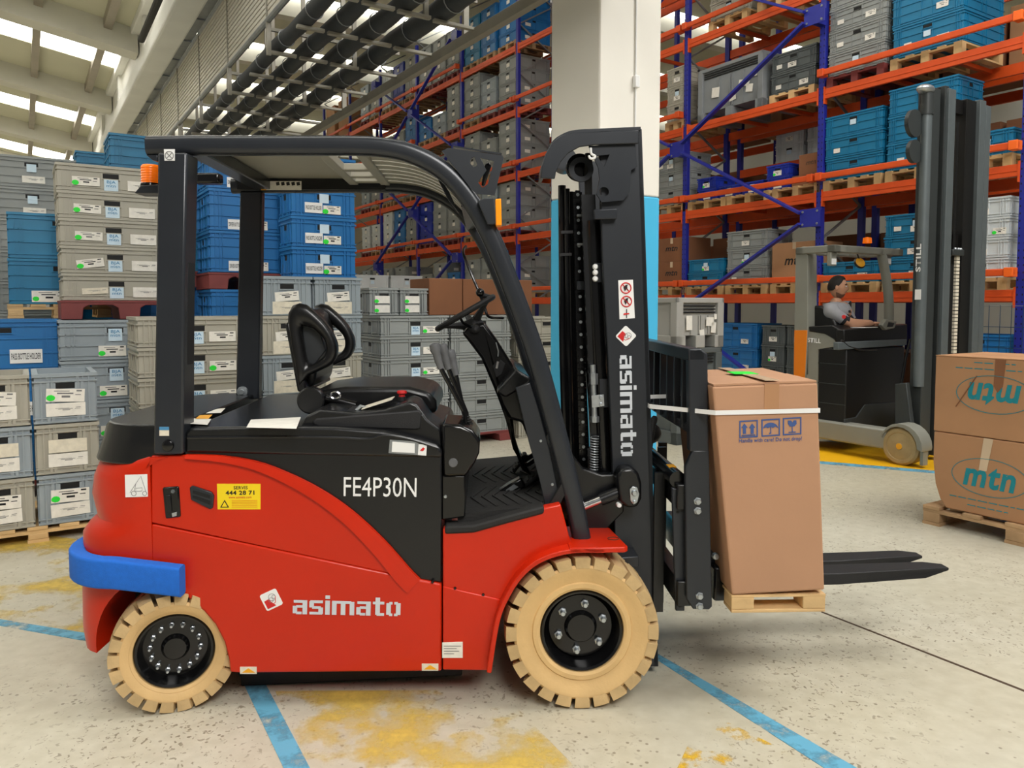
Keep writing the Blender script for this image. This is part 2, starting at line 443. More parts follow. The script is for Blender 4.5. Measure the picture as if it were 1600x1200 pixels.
step = raft[1] - raft[0]
tr = [raft[0] - step * k for k in (3, 2, 1)] + raft + [raft[2] + (raft[2] - raft[1]) * k for k in (1, 2, 3)]
sky = [((roof_hit(100, 83)[1]), roof_hit(100, 58)[1]), (roof_hit(100, 186)[1], roof_hit(100, 170)[1]), (roof_hit(60, 244)[1], roof_hit(60, 231)[1])]
LF = -9.0
for i in range(len(tr) - 1):
    a, b = tr[i], tr[i + 1]
    if 2 <= i <= 4 and i - 3 >= 0 and i - 3 < 3: s0, s1 = sorted(sky[i - 3])
    else: s0, s1 = a + (b - a) * .42, a + (b - a) * .60
    if i == 5 and sky: s0, s1 = sorted(sky[2])
    s0, s1 = max(s0, a + .1), min(s1, b - .1)
    if s1 <= s0: s0, s1 = a + (b - a) * .42, a + (b - a) * .60
    roof_slab(LF, LG, a, s0, 0, .1, 'roof_sheet', 'roof_panel')
    roof_slab(LF, LG, s1, b, 0, .1, 'roof_sheet', 'roof_panel')
    roof_slab(LF, LG, s0, s1, .04, .08, 'skylight_strip', 'skylight')
for t in tr: roof_slab(LF, LG, t - .12, t + .28, -.36, .02, 'rafter', 'roof_beam')
for px in (54, 150):
    l = roof_hit(px, 90)[0]; dl = .055
    for i in range(len(tr) - 1): roof_slab(l - dl, l + dl, tr[i] + .2, tr[i + 1] - .1, -.14, .0, 'purlin', 'galv_beam')
dl_ = roof_hit(54, 90)[0] - roof_hit(150, 90)[0]
for k in (1, 2, 3):
    l = roof_hit(54, 90)[0] + dl_ * k
    for i in range(len(tr) - 1): roof_slab(l - .055, l + .055, tr[i] + .2, tr[i + 1] - .1, -.14, .0, 'purlin', 'galv_beam')
# valley girder with a recessed web
gd = tag(thing('trim_1', None, None), kind='structure')
def lbox(l0, l1, t0, t1, z0, z1, name, m, parent, bevel=0):
    vs = [LT(l, t, z) for z in (z0, z1) for l, t in ((l0, t0), (l1, t0), (l1, t1), (l0, t1))]
    return G().add(vs, [(0, 3, 2, 1), (4, 5, 6, 7), (0, 1, 5, 4), (1, 2, 6, 5), (2, 3, 7, 6), (3, 0, 4, 7)]).build(name, m, parent, smooth=0, bevel=bevel)
lbox(1.58, 1.90, -4, 36, 5.0, 5.25, 'bottom_flange', 'girder', gd, .03)
lbox(1.64, 1.84, -4, 36, 5.2, 5.7, 'web', 'girder', gd)
lbox(1.52, 1.90, -4, 36, 5.66, 5.9, 'top_flange', 'girder', gd, .02)
for k in range(10): lbox(1.58, 1.89, 2 + k * 3.4, 2.25 + k * 3.4, 5.2, 5.7, 'stiffener', 'girder', gd)
tt = roof_hit(230, 15)[1]
pz = 5.35
pp_ = tag(G().tube([at_depth(256, -20, 7.6), at_depth(221, 62, 9.2)], .04, 10).build('downpipe', 'black_matte'), 'short dark drain pipe hanging beside the pale roof girder', 'pipe')
# conveyor-like ribbed curtain of thin rods that hangs beside the girder
lv = thing('rod_grille', 'ribbed grille of thin metal rods hanging along the roof girder', 'grille', LT(2.02, 9, 4.2), 0)
T0, T1 = 2.0, 24.0
off = LT(2.02, 9, 4.2)
def lrod(a, b, r, name, m, parent, seg=6):
    return G().tube([Vector(a) - off, Vector(b) - off], r, seg).build(name, m, parent)
for k in range(15):
    z = 4.25 + k * .05
    G().bar(LT(2.02, T0, z) - off, LT(2.02, T1, z) - off, .02, .034).build('rod', 'slat', lv)
for k in range(2):
    lrod(LT(2.02, T0, 4.2 + k * .80), LT(2.02, T1, 4.2 + k * .80), .028, 'edge_rail', 'galv', lv, 8)
for i, t in enumerate([3.5 + 2.4 * k for k in range(8)]):
    # hanging chains: each a column of oval links
    lk_ = G()
    for j in range(26):
        c = LT(2.05, t, 4.22 + j * .032) - off
        if j % 2: lk_.obox(c, U, W, (0, 0, 1), .006, .028, .05)
        else: lk_.obox(c, W, U, (0, 0, 1), .006, .028, .05)
    lk_.build('chain', 'galv' if i % 2 else 'black_matte', lv)
# cable tray of clips above the grille
ct = thing('cable_tray', 'grey cable tray with loose cables between girder and rod grille', 'cable tray', LT(1.95, 9, 5.02))
o2 = LT(1.95, 9, 5.02)
G().bar(LT(1.95, T0, 5.04) - o2, LT(1.95, T1, 5.04) - o2, .1, .03).build('tray', 'galv', ct)
for k in range(3): G().tube([LT(1.93 + .03 * k, T0 + j * .5, 5.07 + .015 * math.sin(j * 1.7 + k)) - o2 for j in range(44)], .012, 6).build('cable', 'galv' if k else 'white', ct)
for k in range(24): G().bar(LT(1.89, T0 + k * .9, 5.05) - o2, LT(2.03, T0 + k * .9, 5.05) - o2, .03, .09).build('clip', 'galv', ct)
# ---- pipes, one thing each, on a hanging strut frame
PL = [2.13, 2.40, 2.70, 3.02]; PZ = 4.0
for i, l in enumerate(PL):
    lab = ('leftmost insulated black pipe under the roof, beside the rod grille', 'second insulated black pipe from the rod grille', 'third insulated black pipe from the rod grille', 'rightmost insulated black pipe, beside the long grey support rail')[i]
    e = thing('insulated_pipe', lab, 'pipe', LT(l, 8, PZ), 0, 'insulated ceiling pipes'); q = LT(l, 8, PZ)
    r = (.07, .076, .083, .095)[i]
    n_ = 22; P = []; R = []
    for j in range(n_ * 4 + 1):
        t = 2 + 22 * j / (n_ * 4); P.append(LT(l, t, PZ + .008 * math.sin(j * .9 + i)) - q); R.append(r * (.93 if j % 4 == 0 else 1.0 + .02 * math.sin(j * 2.1)))
    G().tube(P, R, 16).build('insulation', 'pipe_black', e)
    for j in range(0, 27):
        c = LT(l, 2.4 + .8 * j, PZ) - q
        G().tube([c + U * (r + .006) * math.cos(a) + Vector((0, 0, 1)) * (r + .006) * math.sin(a) for a in [2 * pi * k / 16 for k in range(16)]], .005, 5, closed=True).build('clamp_ring', 'galv', e)
fr = thing('pipe_support_frame', 'grey strut frame with a long rail carrying the black ceiling pipes', 'support frame', LT(2.4, 8, 3.85)); q = LT(2.4, 8, 3.85)
RP = (.07, .076, .083, .095)
for j in range(26):
    t = 2.6 + .8 * j
    for i in range(4):
        l1 = PL[i + 1] - .12 if i < 3 else 3.32
        G().bar(LT(PL[i] - .09, t, PZ - RP[i] - .02) - q, LT(l1, t, PZ - RP[i] - .02) - q, .045, .028).build('bracket', 'steel_strut', fr, bevel=.004)
    if j % 2 == 0: G().bar(LT(2.02, t, PZ + .12) - q, LT(3.34, t, PZ + .12) - q, .03, .03).build('strut', 'steel_strut', fr)
    if j % 2 == 0:
        for l in (2.02, 2.86):
            G().bar(LT(l, t, PZ - .12) - q, LT(l, t, 6.6) - q, .04, .03, W).build('hanger', 'steel_strut', fr)
G().bar(LT(3.34, 1, PZ - .15) - q, LT(3.34, 25, PZ - .15) - q, .07, .09).build('long_rail', 'steel_strut', fr, bevel=.004)
for j in range(8): G().bar(LT(3.34, 3 + 3 * j, PZ - .1) - q, LT(3.34, 3 + 3 * j, 8.6) - q, .05, .04, W).build('hanger', 'steel_strut', fr)
# ---- high roof over the rack hall and the far walls
hi = tag(thing('ceiling.001', None, None), kind='structure')
for k in range(9):
    t0 = 3 + k * 4.4
    lbox(1.9, 26, t0, t0 + 3.95, 9.6, 9.75, 'roof_sheet', 'roof_panel', hi)
    lbox(1.9, 26, t0 + 3.95, t0 + 4.4, 9.66, 9.7, 'skylight_strip', 'skylight_hall', hi)
    lbox(1.9, 26, t0 - .15, t0 + .2, 9.1, 9.6, 'rafter', 'roof_beam', hi)
tag(lbox(-12, 27, 40, 40.3, 0, 12, 'wall_back', 'wall', None), kind='structure')
tag(lbox(26, 26.3, -6, 40, 0, 12, 'wall_right', 'wall_white', None), kind='structure')
tag(lbox(-12, -11.7, 2, 40, 0, 10, 'wall_left', 'wall_white', None), kind='structure')
tag(lbox(1.84, 1.9, 3, 36, 5.9, 9.6, 'trim_2', 'wall', None), kind='structure')
# ================================================================== counterbalance forklift
O_T = ground(910, 1107); YAW = math.radians(2.0)
TX = Vector((math.cos(YAW), math.sin(YAW), 0)); TY = Vector((-math.sin(YAW), math.cos(YAW), 0))
truck = thing('forklift', 'red and black electric counterbalance forklift with cream tyres, carrying a carton', 'forklift', O_T, YAW)
WID = 1.2
def T(px, py, y=0.05):
    p = on_plane(px, py, O_T + TY * y, TY) - O_T
    return (p.dot(TX), p.z)
def TP(px, py, y):
    x, z = T(px, py, y); return Vector((x, y, z))
def poly(pts, y): return [T(a, b, y) for a, b in pts]
def part(pts, y, y1, name, m, parent=truck, bevel=.006, mirror=False):
    g = G(); g.prism(poly(pts, y), y, y1)
    if mirror: g.prism(poly(pts, y), WID - y1, WID - y)
    return g.build(name, m, parent, bevel=bevel)
def far(pts): return [(x, WID - y, z) for x, y, z in pts]
YB = .05
# ---- counterweight: rounded plan, profile from rear silhouette
def plan(xr, x1, y0, y1, r, z, n=7):
    out = [(x1, y0, z)]
    for k in range(n + 1):
        a = -pi / 2 - pi / 2 * k / n; out.append((xr + r + r * math.cos(a), y0 + r + r * math.sin(a), z))
    for k in range(n + 1):
        a = pi - pi / 2 * k / n; out.append((xr + r + r * math.cos(a), y1 - r + r * math.sin(a), z))
    out.append((x1, y1, z)); return out
XS = T(236, 800, YB)[0]
YR = .32          # depth at which the rounded rear is seen as outline
prof = [(148, 1014, .16), (140, 985, .18), (136, 930, .2), (134, 880, .22), (134, 838, .22), (140, 826, .24), (150, 815, .26), (152, 780, .27), (155, 750, .27), (163, 730, .27), (180, 716, .27), (195, 711, .27)]
rings = []
for px, py, r in prof:
    xr, z = T(px + (17 if py > 805 else 5), py, YR)
    z2 = T(px, py, YB + .05)[1]
    rings.append(plan(xr, XS, YB, WID - YB, r, z2))
cw = G().loft(rings).build('counterweight', 'red', truck)
xw, zw = T(260, 1028, .0)
zw = .2285; xw = T(261, 1027, .03)[0]
cut = G().lathe([(0, -.3), (.285, -.3), (.285, 1.6), (0, 1.6)], (xw + .005, 0, zw + .02), seg=48).build('cut', 'black', truck)
apply_bool(cw, cut)
# rear wheel-arch lining behind the wheel
G().box(xw - .3, xw + .3, .38, .80, .12, .62).build('axle_beam', 'black_matte', truck)
# ---- lower side panel with arch
low = [(236, 819), (690, 913), (690, 1049), (375, 1052), (359, 1051)]
arc = []
for k in range(9):
    a = math.radians(8 + 75 * k / 8); arc.append((260 + 100 * math.cos(a), 1032 - 108 * math.sin(a)))
low += [(357, 1030), (350, 1003), (336, 976), (318, 955), (300, 940), (285, 928), (236, 915)]
o = part(low, YB, .34, 'lower_side_panel', 'red', bevel=.008)
g = G(); pp = poly(low, YB); g.prism(pp, WID - .34, WID - YB); g.build('lower_side_panel', 'red', truck, bevel=.008)
swoosh = [(236, 712), (290, 711), (345, 713), (400, 722), (450, 740), (500, 765), (550, 799), (600, 845), (640, 890), (656, 906)]
upper = swoosh + [(236, 817)]
part(upper, YB + .004, .3, 'upper_side_panel', 'red', bevel=.005)
# raised chamfered lip that follows the swoosh
lip = G(); pa = [Vector((T(a, b, YB)[0], YB, T(a, b, YB)[1])) for a, b in swoosh[1:]]; pa = smooth_pts(pa, 4)
rows = []
for i, p in enumerate(pa):
    d = (pa[min(i + 1, len(pa) - 1)] - pa[max(i - 1, 0)]).normalized(); nn = Vector((-d.z, 0, d.x))
    if nn.z < 0: nn = -nn
    wd_ = .012 + .055 * min(1, i / len(pa) * 1.2)
    rows.append([p + nn * .004 + Vector((0, .03, 0)), p + nn * .001 + Vector((0, -.004, 0)), p - nn * wd_ + Vector((0, -.010, 0)), p - nn * (wd_ + .006) + Vector((0, .02, 0))])
lip.loft(rows).build('swoosh_lip', 'red', truck)
part([(288, 703), (690, 712), (690, 911), (652, 905), (600, 850), (500, 770), (400, 726), (345, 716), (288, 714)], YB + .012, .3, 'black_side_cover', 'black', bevel=.006)
part([(330, 725), (690, 712), (690, 905), (400, 850)], WID - .3, WID - YB, 'far_side_cover', 'black', bevel=.006)
# framed border of the black cover
# chassis core fills the inside
p0 = T(300, 1046, YB); p1 = T(690, 715, YB)
G().box(p0[0], p1[0], .3, WID - .3, p0[1] + .02, p1[1]).build('chassis', 'black_matte', truck)
# battery side-skid below the panel
part([(375, 1048), (722, 1044), (722, 1056), (376, 1073)], .22, WID - .22, 'underbody', 'black_matte')
# ---- front side panel (two plates) and step
fp = [(692, 826), (745, 823), (852, 793), (876, 788), (893, 852), (868, 862), (832, 880), (806, 905), (790, 930), (782, 938), (692, 918)]
part(fp, YB, .1, 'front_side_panel', 'red', bevel=.006)
part(fp, WID - .3, WID - YB, 'front_side_panel', 'red', bevel=.006)
fl = [(692, 916), (782, 937), (776, 965), (768, 1048), (692, 1047)]
part(fl, YB - .006, .3, 'front_lower_panel', 'red', bevel=.005)
part(fl, WID - .3, WID - YB, 'front_lower_panel', 'red', bevel=.005)
# ---- mudguard over the front wheel: curved strip + flat tread plate
fa = [(764, 1052), (772, 1000), (779, 965), (790, 938), (808, 908), (832, 884), (862, 869), (900, 861), (945, 861)]
g = G()
path = smooth_pts([Vector((T(a, b, -.015)[0], 0, T(a, b, -.015)[1])) for a, b in fa], 4)
g.sweep(path, [(-.015, -.009), (.27, -.009), (.27, .009), (-.015, .009)])
x0, z0 = T(890, 861, -.015); x1, _ = T(982, 861, -.015)
pts = [(x0, -.015), (x1 - .015, -.015), (x1, 0), (x1 - .03, .24), (x1 - .05, .265), (x0, .27)]
n = len(pts)
g.add([(a, b, z0 - .009) for a, b in pts] + [(a, b, z0 + .012) for a, b in pts], [tuple(range(n - 1, -1, -1)), tuple(range(n, 2 * n))] + [(i, (i + 1) % n, (i + 1) % n + n, i + n) for i in range(n)])
g.build('mudguard', 'red', truck, bevel=.004)
hx, hz = T(958, 849, .09); G().lathe([(0, 0), (.017, 0), (.017, .004)], (hx - .0, .09, z0 + .0115), (0, 0, 1), 20).build('mudguard_hole', 'ink_brown', truck).scale = (1.3, 1, 1)
bpy.data.objects['mudguard_hole'].location = (-.3 * hx, 0, 0)
g = G(); g.sweep([Vector((p.x, WID, p.z)) for p in path], [(-.27, -.009), (.015, -.009), (.015, .009), (-.27, .009)])
g.build('mudguard', 'red', truck)
# bolts on the seam
for a, b in ((711, 919), (755, 929), (676, 909)):
    x, z = T(a, b, YB); G().lathe([(0, -.004), (.004, -.004), (.006, 0), (.006, .01)], (x, YB - .003, z), seg=10).build('screw', 'black_gloss', truck)
# ---- wheels
def wheel(cx, cz, y0, R, wdt, rr, nl, bolts, rb, sgn=1, name='wheel', hub=.06, bs=1.):
    """outer side at y0, growing in direction sgn"""
    e = bpy.data.objects.new(name, None); COL.objects.link(e); e.parent = truck; e.location = (cx, y0, cz)
    if sgn < 0: e.rotation_euler = (0, 0, pi)
    g = G().use('tire')
    side = [(rr, .035), (rr + .004, .022), (rr + .014, .016), (rr + .03, .016), (rr + .034, .022), (R - .075, .014), (R - .06, .006), (R - .045, .004), (R - .036, .012)]
    g.lathe(side, (0, 0, 0), seg=72); g.lathe([(r, wdt - a) for r, a in side[::-1]], (0, 0, 0), seg=72)
    g.use('tire_groove'); g.lathe([side[-1], (R - .034, .03), (R - .03, wdt / 2), (R - .034, wdt - .03), (side[-1][0], wdt - side[-1][1])], (0, 0, 0), seg=72)
    g.use('tire_tread')
    for sd in (0, 1):
        for i in range(nl):
            a0 = 2 * pi * (i + .5 * sd) / nl; aw = 2 * pi / nl * .385; vs = []
            for aa, yy, ra in [(a, y, r) for y in ((0.002, .07, wdt * .52)) for a in (-aw, -aw * .35, aw * .35, aw) for r in (R - .046 if y < .01 else R - .04, R - (.006 if y < .01 else 0))]:
                an = a0 + aa + (yy * .9 if yy > .05 else 0)
                y_ = yy if sd == 0 else wdt - yy
                vs.append((ra * math.cos(an), y_, ra * math.sin(an)))
            idx = lambda j, k, t: j * 8 + k * 2 + t
            fs = []
            for j in range(2):
                for k in range(3): fs.append((idx(j, k, 1), idx(j, k + 1, 1), idx(j + 1, k + 1, 1), idx(j + 1, k, 1)))
                fs.append((idx(j, 0, 0), idx(j, 0, 1), idx(j + 1, 0, 1), idx(j + 1, 0, 0)))
                fs.append((idx(j, 3, 0), idx(j + 1, 3, 0), idx(j + 1, 3, 1), idx(j, 3, 1)))
            fs.append((0, 2, 4, 6, 7, 5, 3, 1)); fs.append((16, 17, 19, 21, 23, 22, 20, 18))
            g.add(vs, fs)
    # cream outer faces of the lugs are the same rubber
    g.build('tire', 'tire', e, smooth=.5)
    G().lathe([(rr + .002, .03), (rr - .004, .022), (rr - .012, .026), (rr - .016, .05), (rr - .03, .085), (rb + .03, .075), (rb - .03, .07), (hub + .004, .07), (hub, .062), (hub - .008, .05), (.02, .048), (.0, .048)], (0, 0, 0), seg=48).build('rim', 'black_gloss', e)
    for i in range(bolts):
        a = 2 * pi * i / bolts + .35
        c = (rb * math.cos(a), 0, rb * math.sin(a))
        G().lathe([(0, .042), (.0085 * bs, .043), (.0105 * bs, .046), (.0105 * bs, .064), (.016 * bs, .066), (.016 * bs, .072)], c, seg=6).build('wheel_nut', 'zinc', e, smooth=.3)
    return e
zf = .2975
xf = T(910, 990, .0)[0]
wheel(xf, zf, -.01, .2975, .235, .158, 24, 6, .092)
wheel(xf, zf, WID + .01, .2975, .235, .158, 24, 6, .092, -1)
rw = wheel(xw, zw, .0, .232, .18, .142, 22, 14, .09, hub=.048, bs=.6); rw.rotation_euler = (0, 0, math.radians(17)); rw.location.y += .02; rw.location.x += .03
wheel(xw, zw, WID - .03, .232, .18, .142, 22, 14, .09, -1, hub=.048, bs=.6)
# ---- black rear cap (rounded) and hood
rings = []
for px, py, r in ((153, 726, .24), (160, 700, .25), (163, 690, .25), (167, 672, .24), (175, 664, .22)):
    xr, z = T(px + 8, py, .3); z2 = T(px, py, YB + .02)[1]
    i_ = .0 if py > 675 else .008
    rings.append(plan(xr, XS + .09, YB + .012 + i_, WID - YB - .012 - i_, r, z2))
G().loft(rings).build('rear_cap', 'black', truck, bevel=.006)
hp = [(288, 708), (288, 676), (296, 668), (440, 666), (520, 667), (600, 673), (655, 686), (682, 695), (690, 703), (691, 716)]
ho = part(hp, YB + .005, WID - YB, 'hood', 'black', bevel=.012)
# raised hood ridges (pressed lines that run across the hood)
g = G()
xa, za = T(300, 667, .12); xb, _ = T(440, 667, .12)
for k in range(3):
    xx = xa + (xb - xa) * (.25 + .33 * k)
    g.bar((xx, .14, za + .0), (xx + .06, WID - .14, za + .0), .02, .016)
g.build('hood_ridge', 'black', truck, bevel=.004)
# side rub-strip on the hood
g = G(); pth = smooth_pts([Vector((T(a, b, YB)[0], YB + .003, T(a, b, YB)[1])) for a, b in ((292, 684), (440, 683), (530, 684), (575, 686), (600, 680), (640, 686), (684, 700))], 3)
g.tube(pth, .006, 6, squash=.8).build('hood_crease', 'black', truck)
# ---- front console (under the levers)
con = [(690, 662), (720, 664), (738, 672), (750, 688), (749, 708), (742, 724), (728, 745), (692, 745)]
part(con, .07, .34, 'lever_console', 'black_gloss', bevel=.012)
part([(690, 743), (727, 743), (727, 808), (693, 813), (690, 812)], .08, WID - .1, 'seat_plinth', 'black_gloss', bevel=.006)
part([(690, 715), (722, 712), (727, 745), (692, 745)], .34, WID - .1, 'plinth_front', 'black_gloss', bevel=.01)
x, z = T(708, 723, .07); G().lathe([(0, -.004), (.016, -.004), (.019, .003), (.019, .01)], (x, .07, z), seg=24).build('console_plug', 'lever_grey', truck)
x, z = T(696, 776, .08); G().lathe([(0, -.006), (.005, -.006), (.007, 0), (.007, .01)], (x, .08, z), seg=8).build('catch', 'zinc', truck)
# ---- side console with tray beside the seat
cons = [(468, 668), (478, 650), (500, 640), (556, 645), (600, 640), (640, 627), (652, 632), (668, 655), (690, 672), (692, 700), (650, 690), (600, 676), (520, 669)]
part(cons, .10, .32, 'side_console', 'black', bevel=.01)
inset = [(488, 658), (494, 654), (655, 641), (659, 645), (657, 670), (650, 672), (500, 667), (490, 664)]
part(inset, .094, .11, 'console_pocket', 'black_matte', bevel=.006)
x, z = T(498, 643, .2); x2, z2 = T(560, 643, .2)
G().box(x, x2, .13, .28, z - .02, z + .012).build('console_tray', 'black_matte', truck, bevel=.006)
a = TP(565, 641, .16); b = TP(612, 626, .16)
G().bar(a + Vector((0, .05, .004)), b + Vector((0, .05, .004)), .11, .003).build('console_placard', 'paper_cream', truck)
a = TP(564, 638, .16); G().tube([a + Vector((-.02, 0, -.01)), a + Vector((-.005, .02, .006)), a + Vector((.01, .03, .0))], .007, 8).build('tray_clip', 'zinc', truck)
c = TP(628, 615, .24)
st = bpy.data.objects.new('emergency_switch', None); COL.objects.link(st); st.parent = truck; st.location = c
G().lathe([(0, .012), (.017, .012), (.02, .007), (.02, .002), (.012, -.003), (.012, -.012)], (0, 0, 0), (0, 0, 1), 24).build('button', 'ink_red', st)
G().lathe([(.012, -.012), (.016, -.012), (.016, -.03)], (0, 0, 0), (0, 0, 1), 20).build('collar', 'black_matte', st)
# ---- floor, mat, step edge
fz = [T(695, 822, YB), T(740, 820, YB), T(790, 806, YB), T(850, 790, YB)]
g = G(); secpts = fz + [(p[0], p[1] - .03) for p in fz[::-1]]
g.prism(secpts, YB - .008, .13); g.build('step_edge', 'rubber', truck, bevel=.008)
flx0, flz = T(727, 803, .1); flx1, flz1 = T(846, 790, .1)
G().prism([(flx0 - .03, flz - .0), (flx1 + .03, flz1 + .0), (flx1 + .1, flz1 + .12), (flx1 + .12, flz1 + .1), (flx1 + .05, flz1 - .04), (flx0 - .03, flz - .04)], .1, WID - .06).build('floor_mat', 'rubber', truck)
g = G()
for k in range(7):       # chevron tread of the mat
    x = flx0 + .02 + k * .045
    for s_ in (-1, 1):
        for yc in (.33, .75):
            zz = flz + (flz1 - flz) * (x - flx0 + .03) / (flx1 - flx0 + .06)
            g.bar((x, yc, zz + .003), (x + .06, yc + s_ * .17, zz + .004), .008, .006)
g.build('mat_tread', 'rubber', truck)
# ---- pedals
def pedal(px, py, y, tilt, w, l, name):
    p = TP(px, py, y); d = Vector((math.cos(tilt), 0, math.sin(tilt)))
    e = bpy.data.objects.new(name, None); COL.objects.link(e); e.parent = truck; e.location = p
    nn = Vector((-d.z, 0, d.x))
    G().obox((0, 0, 0), d, (0, 1, 0), nn, l, w, .014).build('pad', 'rubber', e, bevel=.004)
    g = G()
    for k in range(5): g.obox(d * (-l / 2 + l * (k + .5) / 5) + nn * .009, d, (0, 1, 0), nn, l / 11, w * .86, .006)
    g.build('grip_rib', 'rubber', e)
    G().bar(nn * -.007, nn * -.05 + d * .13, .02, .012, (0, 1, 0)).build('pedal_arm', 'black_gloss', e)
pedal(826, 750, .48, math.radians(38), .1, .15, 'accelerator_pedal')
pedal(812, 722, .72, math.radians(52), .09, .1, 'brake_pedal')
pedal(800, 740, .86, math.radians(52), .07, .09, 'inching_pedal')
w1 = [(771, 774), (795, 757), (814, 747), (822, 760), (806, 772)]
part(w1, .40, .46, 'pedal_cover', 'black_gloss', bevel=.008)
part([(790, 766), (803, 757), (810, 761), (796, 769)], .396, .4, 'pedal_sticker', 'galv', bevel=0)
# ---- steering column
colm = [(721, 520), (735, 507), (757, 504), (777, 532), (800, 568), (808, 590), (800, 640), (806, 700), (832, 745), (815, 735), (800, 690), (788, 650), (778, 622), (767, 595), (752, 560), (727, 527)]
part(colm, .5, .70, 'steering_column', 'black_gloss', bevel=.014)
cowl = [(776, 613), (806, 578), (826, 588), (838, 640), (852, 700), (864, 745), (850, 760), (838, 718), (815, 660), (796, 655), (784, 634)]
part(cowl, .36, .92, 'dash_cowl', 'black_gloss', bevel=.012)
part([(776, 613), (806, 576), (829, 590), (829, 598), (790, 622)], .3, .98, 'dash_top', 'black', bevel=.01)
gus = [(806, 606), (828, 598), (842, 640), (858, 700), (876, 786), (852, 793), (843, 750), (826, 690)]
part(gus, .13, .15, 'leg_gusset', 'steel_dark', bevel=.003)
for a, b in ((845, 689), (863, 757)):
    x, z = T(a, b, .13); G().lathe([(0, -.004), (.005, -.003), (.006, 0), (.006, .006)], (x, .13, z), seg=10).build('screw', 'zinc', truck)
cw_ = TP(727, 489, .6)
dirx = Vector((math.cos(math.radians(30)), 0, math.sin(math.radians(30)))); nrm = Vector((-dirx.z, 0, dirx.x))
sw = bpy.data.objects.new('steering_wheel', None); COL.objects.link(sw); sw.parent = truck; sw.location = cw_
ring = [dirx * .142 * math.cos(2 * pi * k / 40) + Vector((0, .142, 0)) * math.sin(2 * pi * k / 40) for k in range(40)]
G().tube(ring, .0135, 10, closed=True).build('wheel_rim', 'black_matte', sw)
for a in (90, 210, 330):
    q = dirx * math.cos(math.radians(a)) + Vector((0, 1, 0)) * math.sin(math.radians(a))
    G().tube([q * .13, q * .08 - nrm * .025, q * .03 - nrm * .05], [.011, .013, .02], 8).build('spoke', 'black_matte', sw)
G().lathe([(0, -.03), (.035, -.032), (.045, -.045), (.05, -.08), (.04, -.10)], (0, 0, 0), nrm, 24).build('wheel_hub', 'black_matte', sw)
kb = TP(750, 457, .52) - cw_
G().sphere(kb, .019).build('spinner_knob', 'black_gloss', sw)
G().tube([kb + Vector((0, 0, -.01)), dirx * .135 + Vector((0, -.05, 0))], .012, 8).build('knob_stem', 'black_matte', sw)
a = TP(742, 515, .5); G().sphere(a, .025, .03, .022).build('column_stalk_boss', 'black_matte', truck)
G().tube([a, a + Vector((-.05, -.05, .03)), a + Vector((-.06, -.07, .05))], .006, 8).build('column_stalk', 'black_gloss', truck)
k0 = TP(775, 535, .495); k1 = TP(777, 570, .49)
ky = bpy.data.objects.new('ignition_key', None); COL.objects.link(ky); ky.parent = truck; ky.location = k1
G().obox((0, 0, 0), (.2, 0, 1), (0, 1, 0), (1, 0, -.2), .032, .003, .009).build('key_blade', 'chrome', ky)
G().obox((.004, 0, .025), (.2, 0, 1), (0, 1, 0), (1, 0, -.2), .02, .006, .018).build('key_head', 'black_gloss', ky)
G().tube([Vector((.003, 0, .03)), (k0 - k1) * .6 + Vector((.008, 0, 0)), k0 - k1], .0025, 6).build('key_ring', 'zinc', ky)
pl = [(770, 572), (779, 560), (790, 568), (784, 585), (775, 590)]
part(pl, .494, .5, 'switch_panel', 'black_matte', bevel=.002)
# grab rail by the far leg
g = G(); g.tube(smooth_pts([TP(728, 385, .96), TP(724, 395, .9), TP(735, 425, .86), TP(748, 455, .84), TP(757, 480, .84), TP(764, 495, .84), TP(786, 497, .9)], 5), .007, 8).build('grab_rail', 'black_gloss', truck)
# ---- levers
for (kx, ky_, bx, by, yy, kh) in ((682, 552, 726, 645, .17, 1), (694, 553, 729, 646, .22, 1), (706, 562, 727, 655, .28, 1)):
    lv = bpy.data.objects.new('control_lever', None); COL.objects.link(lv); lv.parent = truck
    b0 = TP(bx + 2, by + 20, yy); lv.location = b0
    p1 = TP(bx, by, yy) - b0; p2 = TP(kx + 6, ky_ + 22, yy) - b0; p3 = TP(kx - 3, ky_ - 12, yy) - b0
    G().tube([Vector((0, 0, 0)), p1, p2], [.008, .009, .009], 8).build('lever_rod', 'black_gloss', lv)
    G().tube(smooth_pts([p2 * .97 + p1 * .03, p2 * .7 + p3 * .3, p2 * .25 + p3 * .75, p3, p3 + (p3 - p2) * .12], 3), [.014] * 3 + [.016] * 3 + [.021] * 3 + [.021, .02, .013, .006], 12).build('lever_knob', 'lever_grey', lv)
b0 = TP(728, 672, .22)
prof = []
for k in range(7): prof += [(.042 - k * .004, k * .009), (.034 - k * .004, k * .009 + .005)]
G().lathe(prof, b0, (0, 0, 1), 20).build('lever_boot', 'rubber', truck)
a = TP(697, 656, .2); G().bar(a, a + Vector((.06, .0, -.004)), .02, .004).build('console_clip', 'chrome', truck)
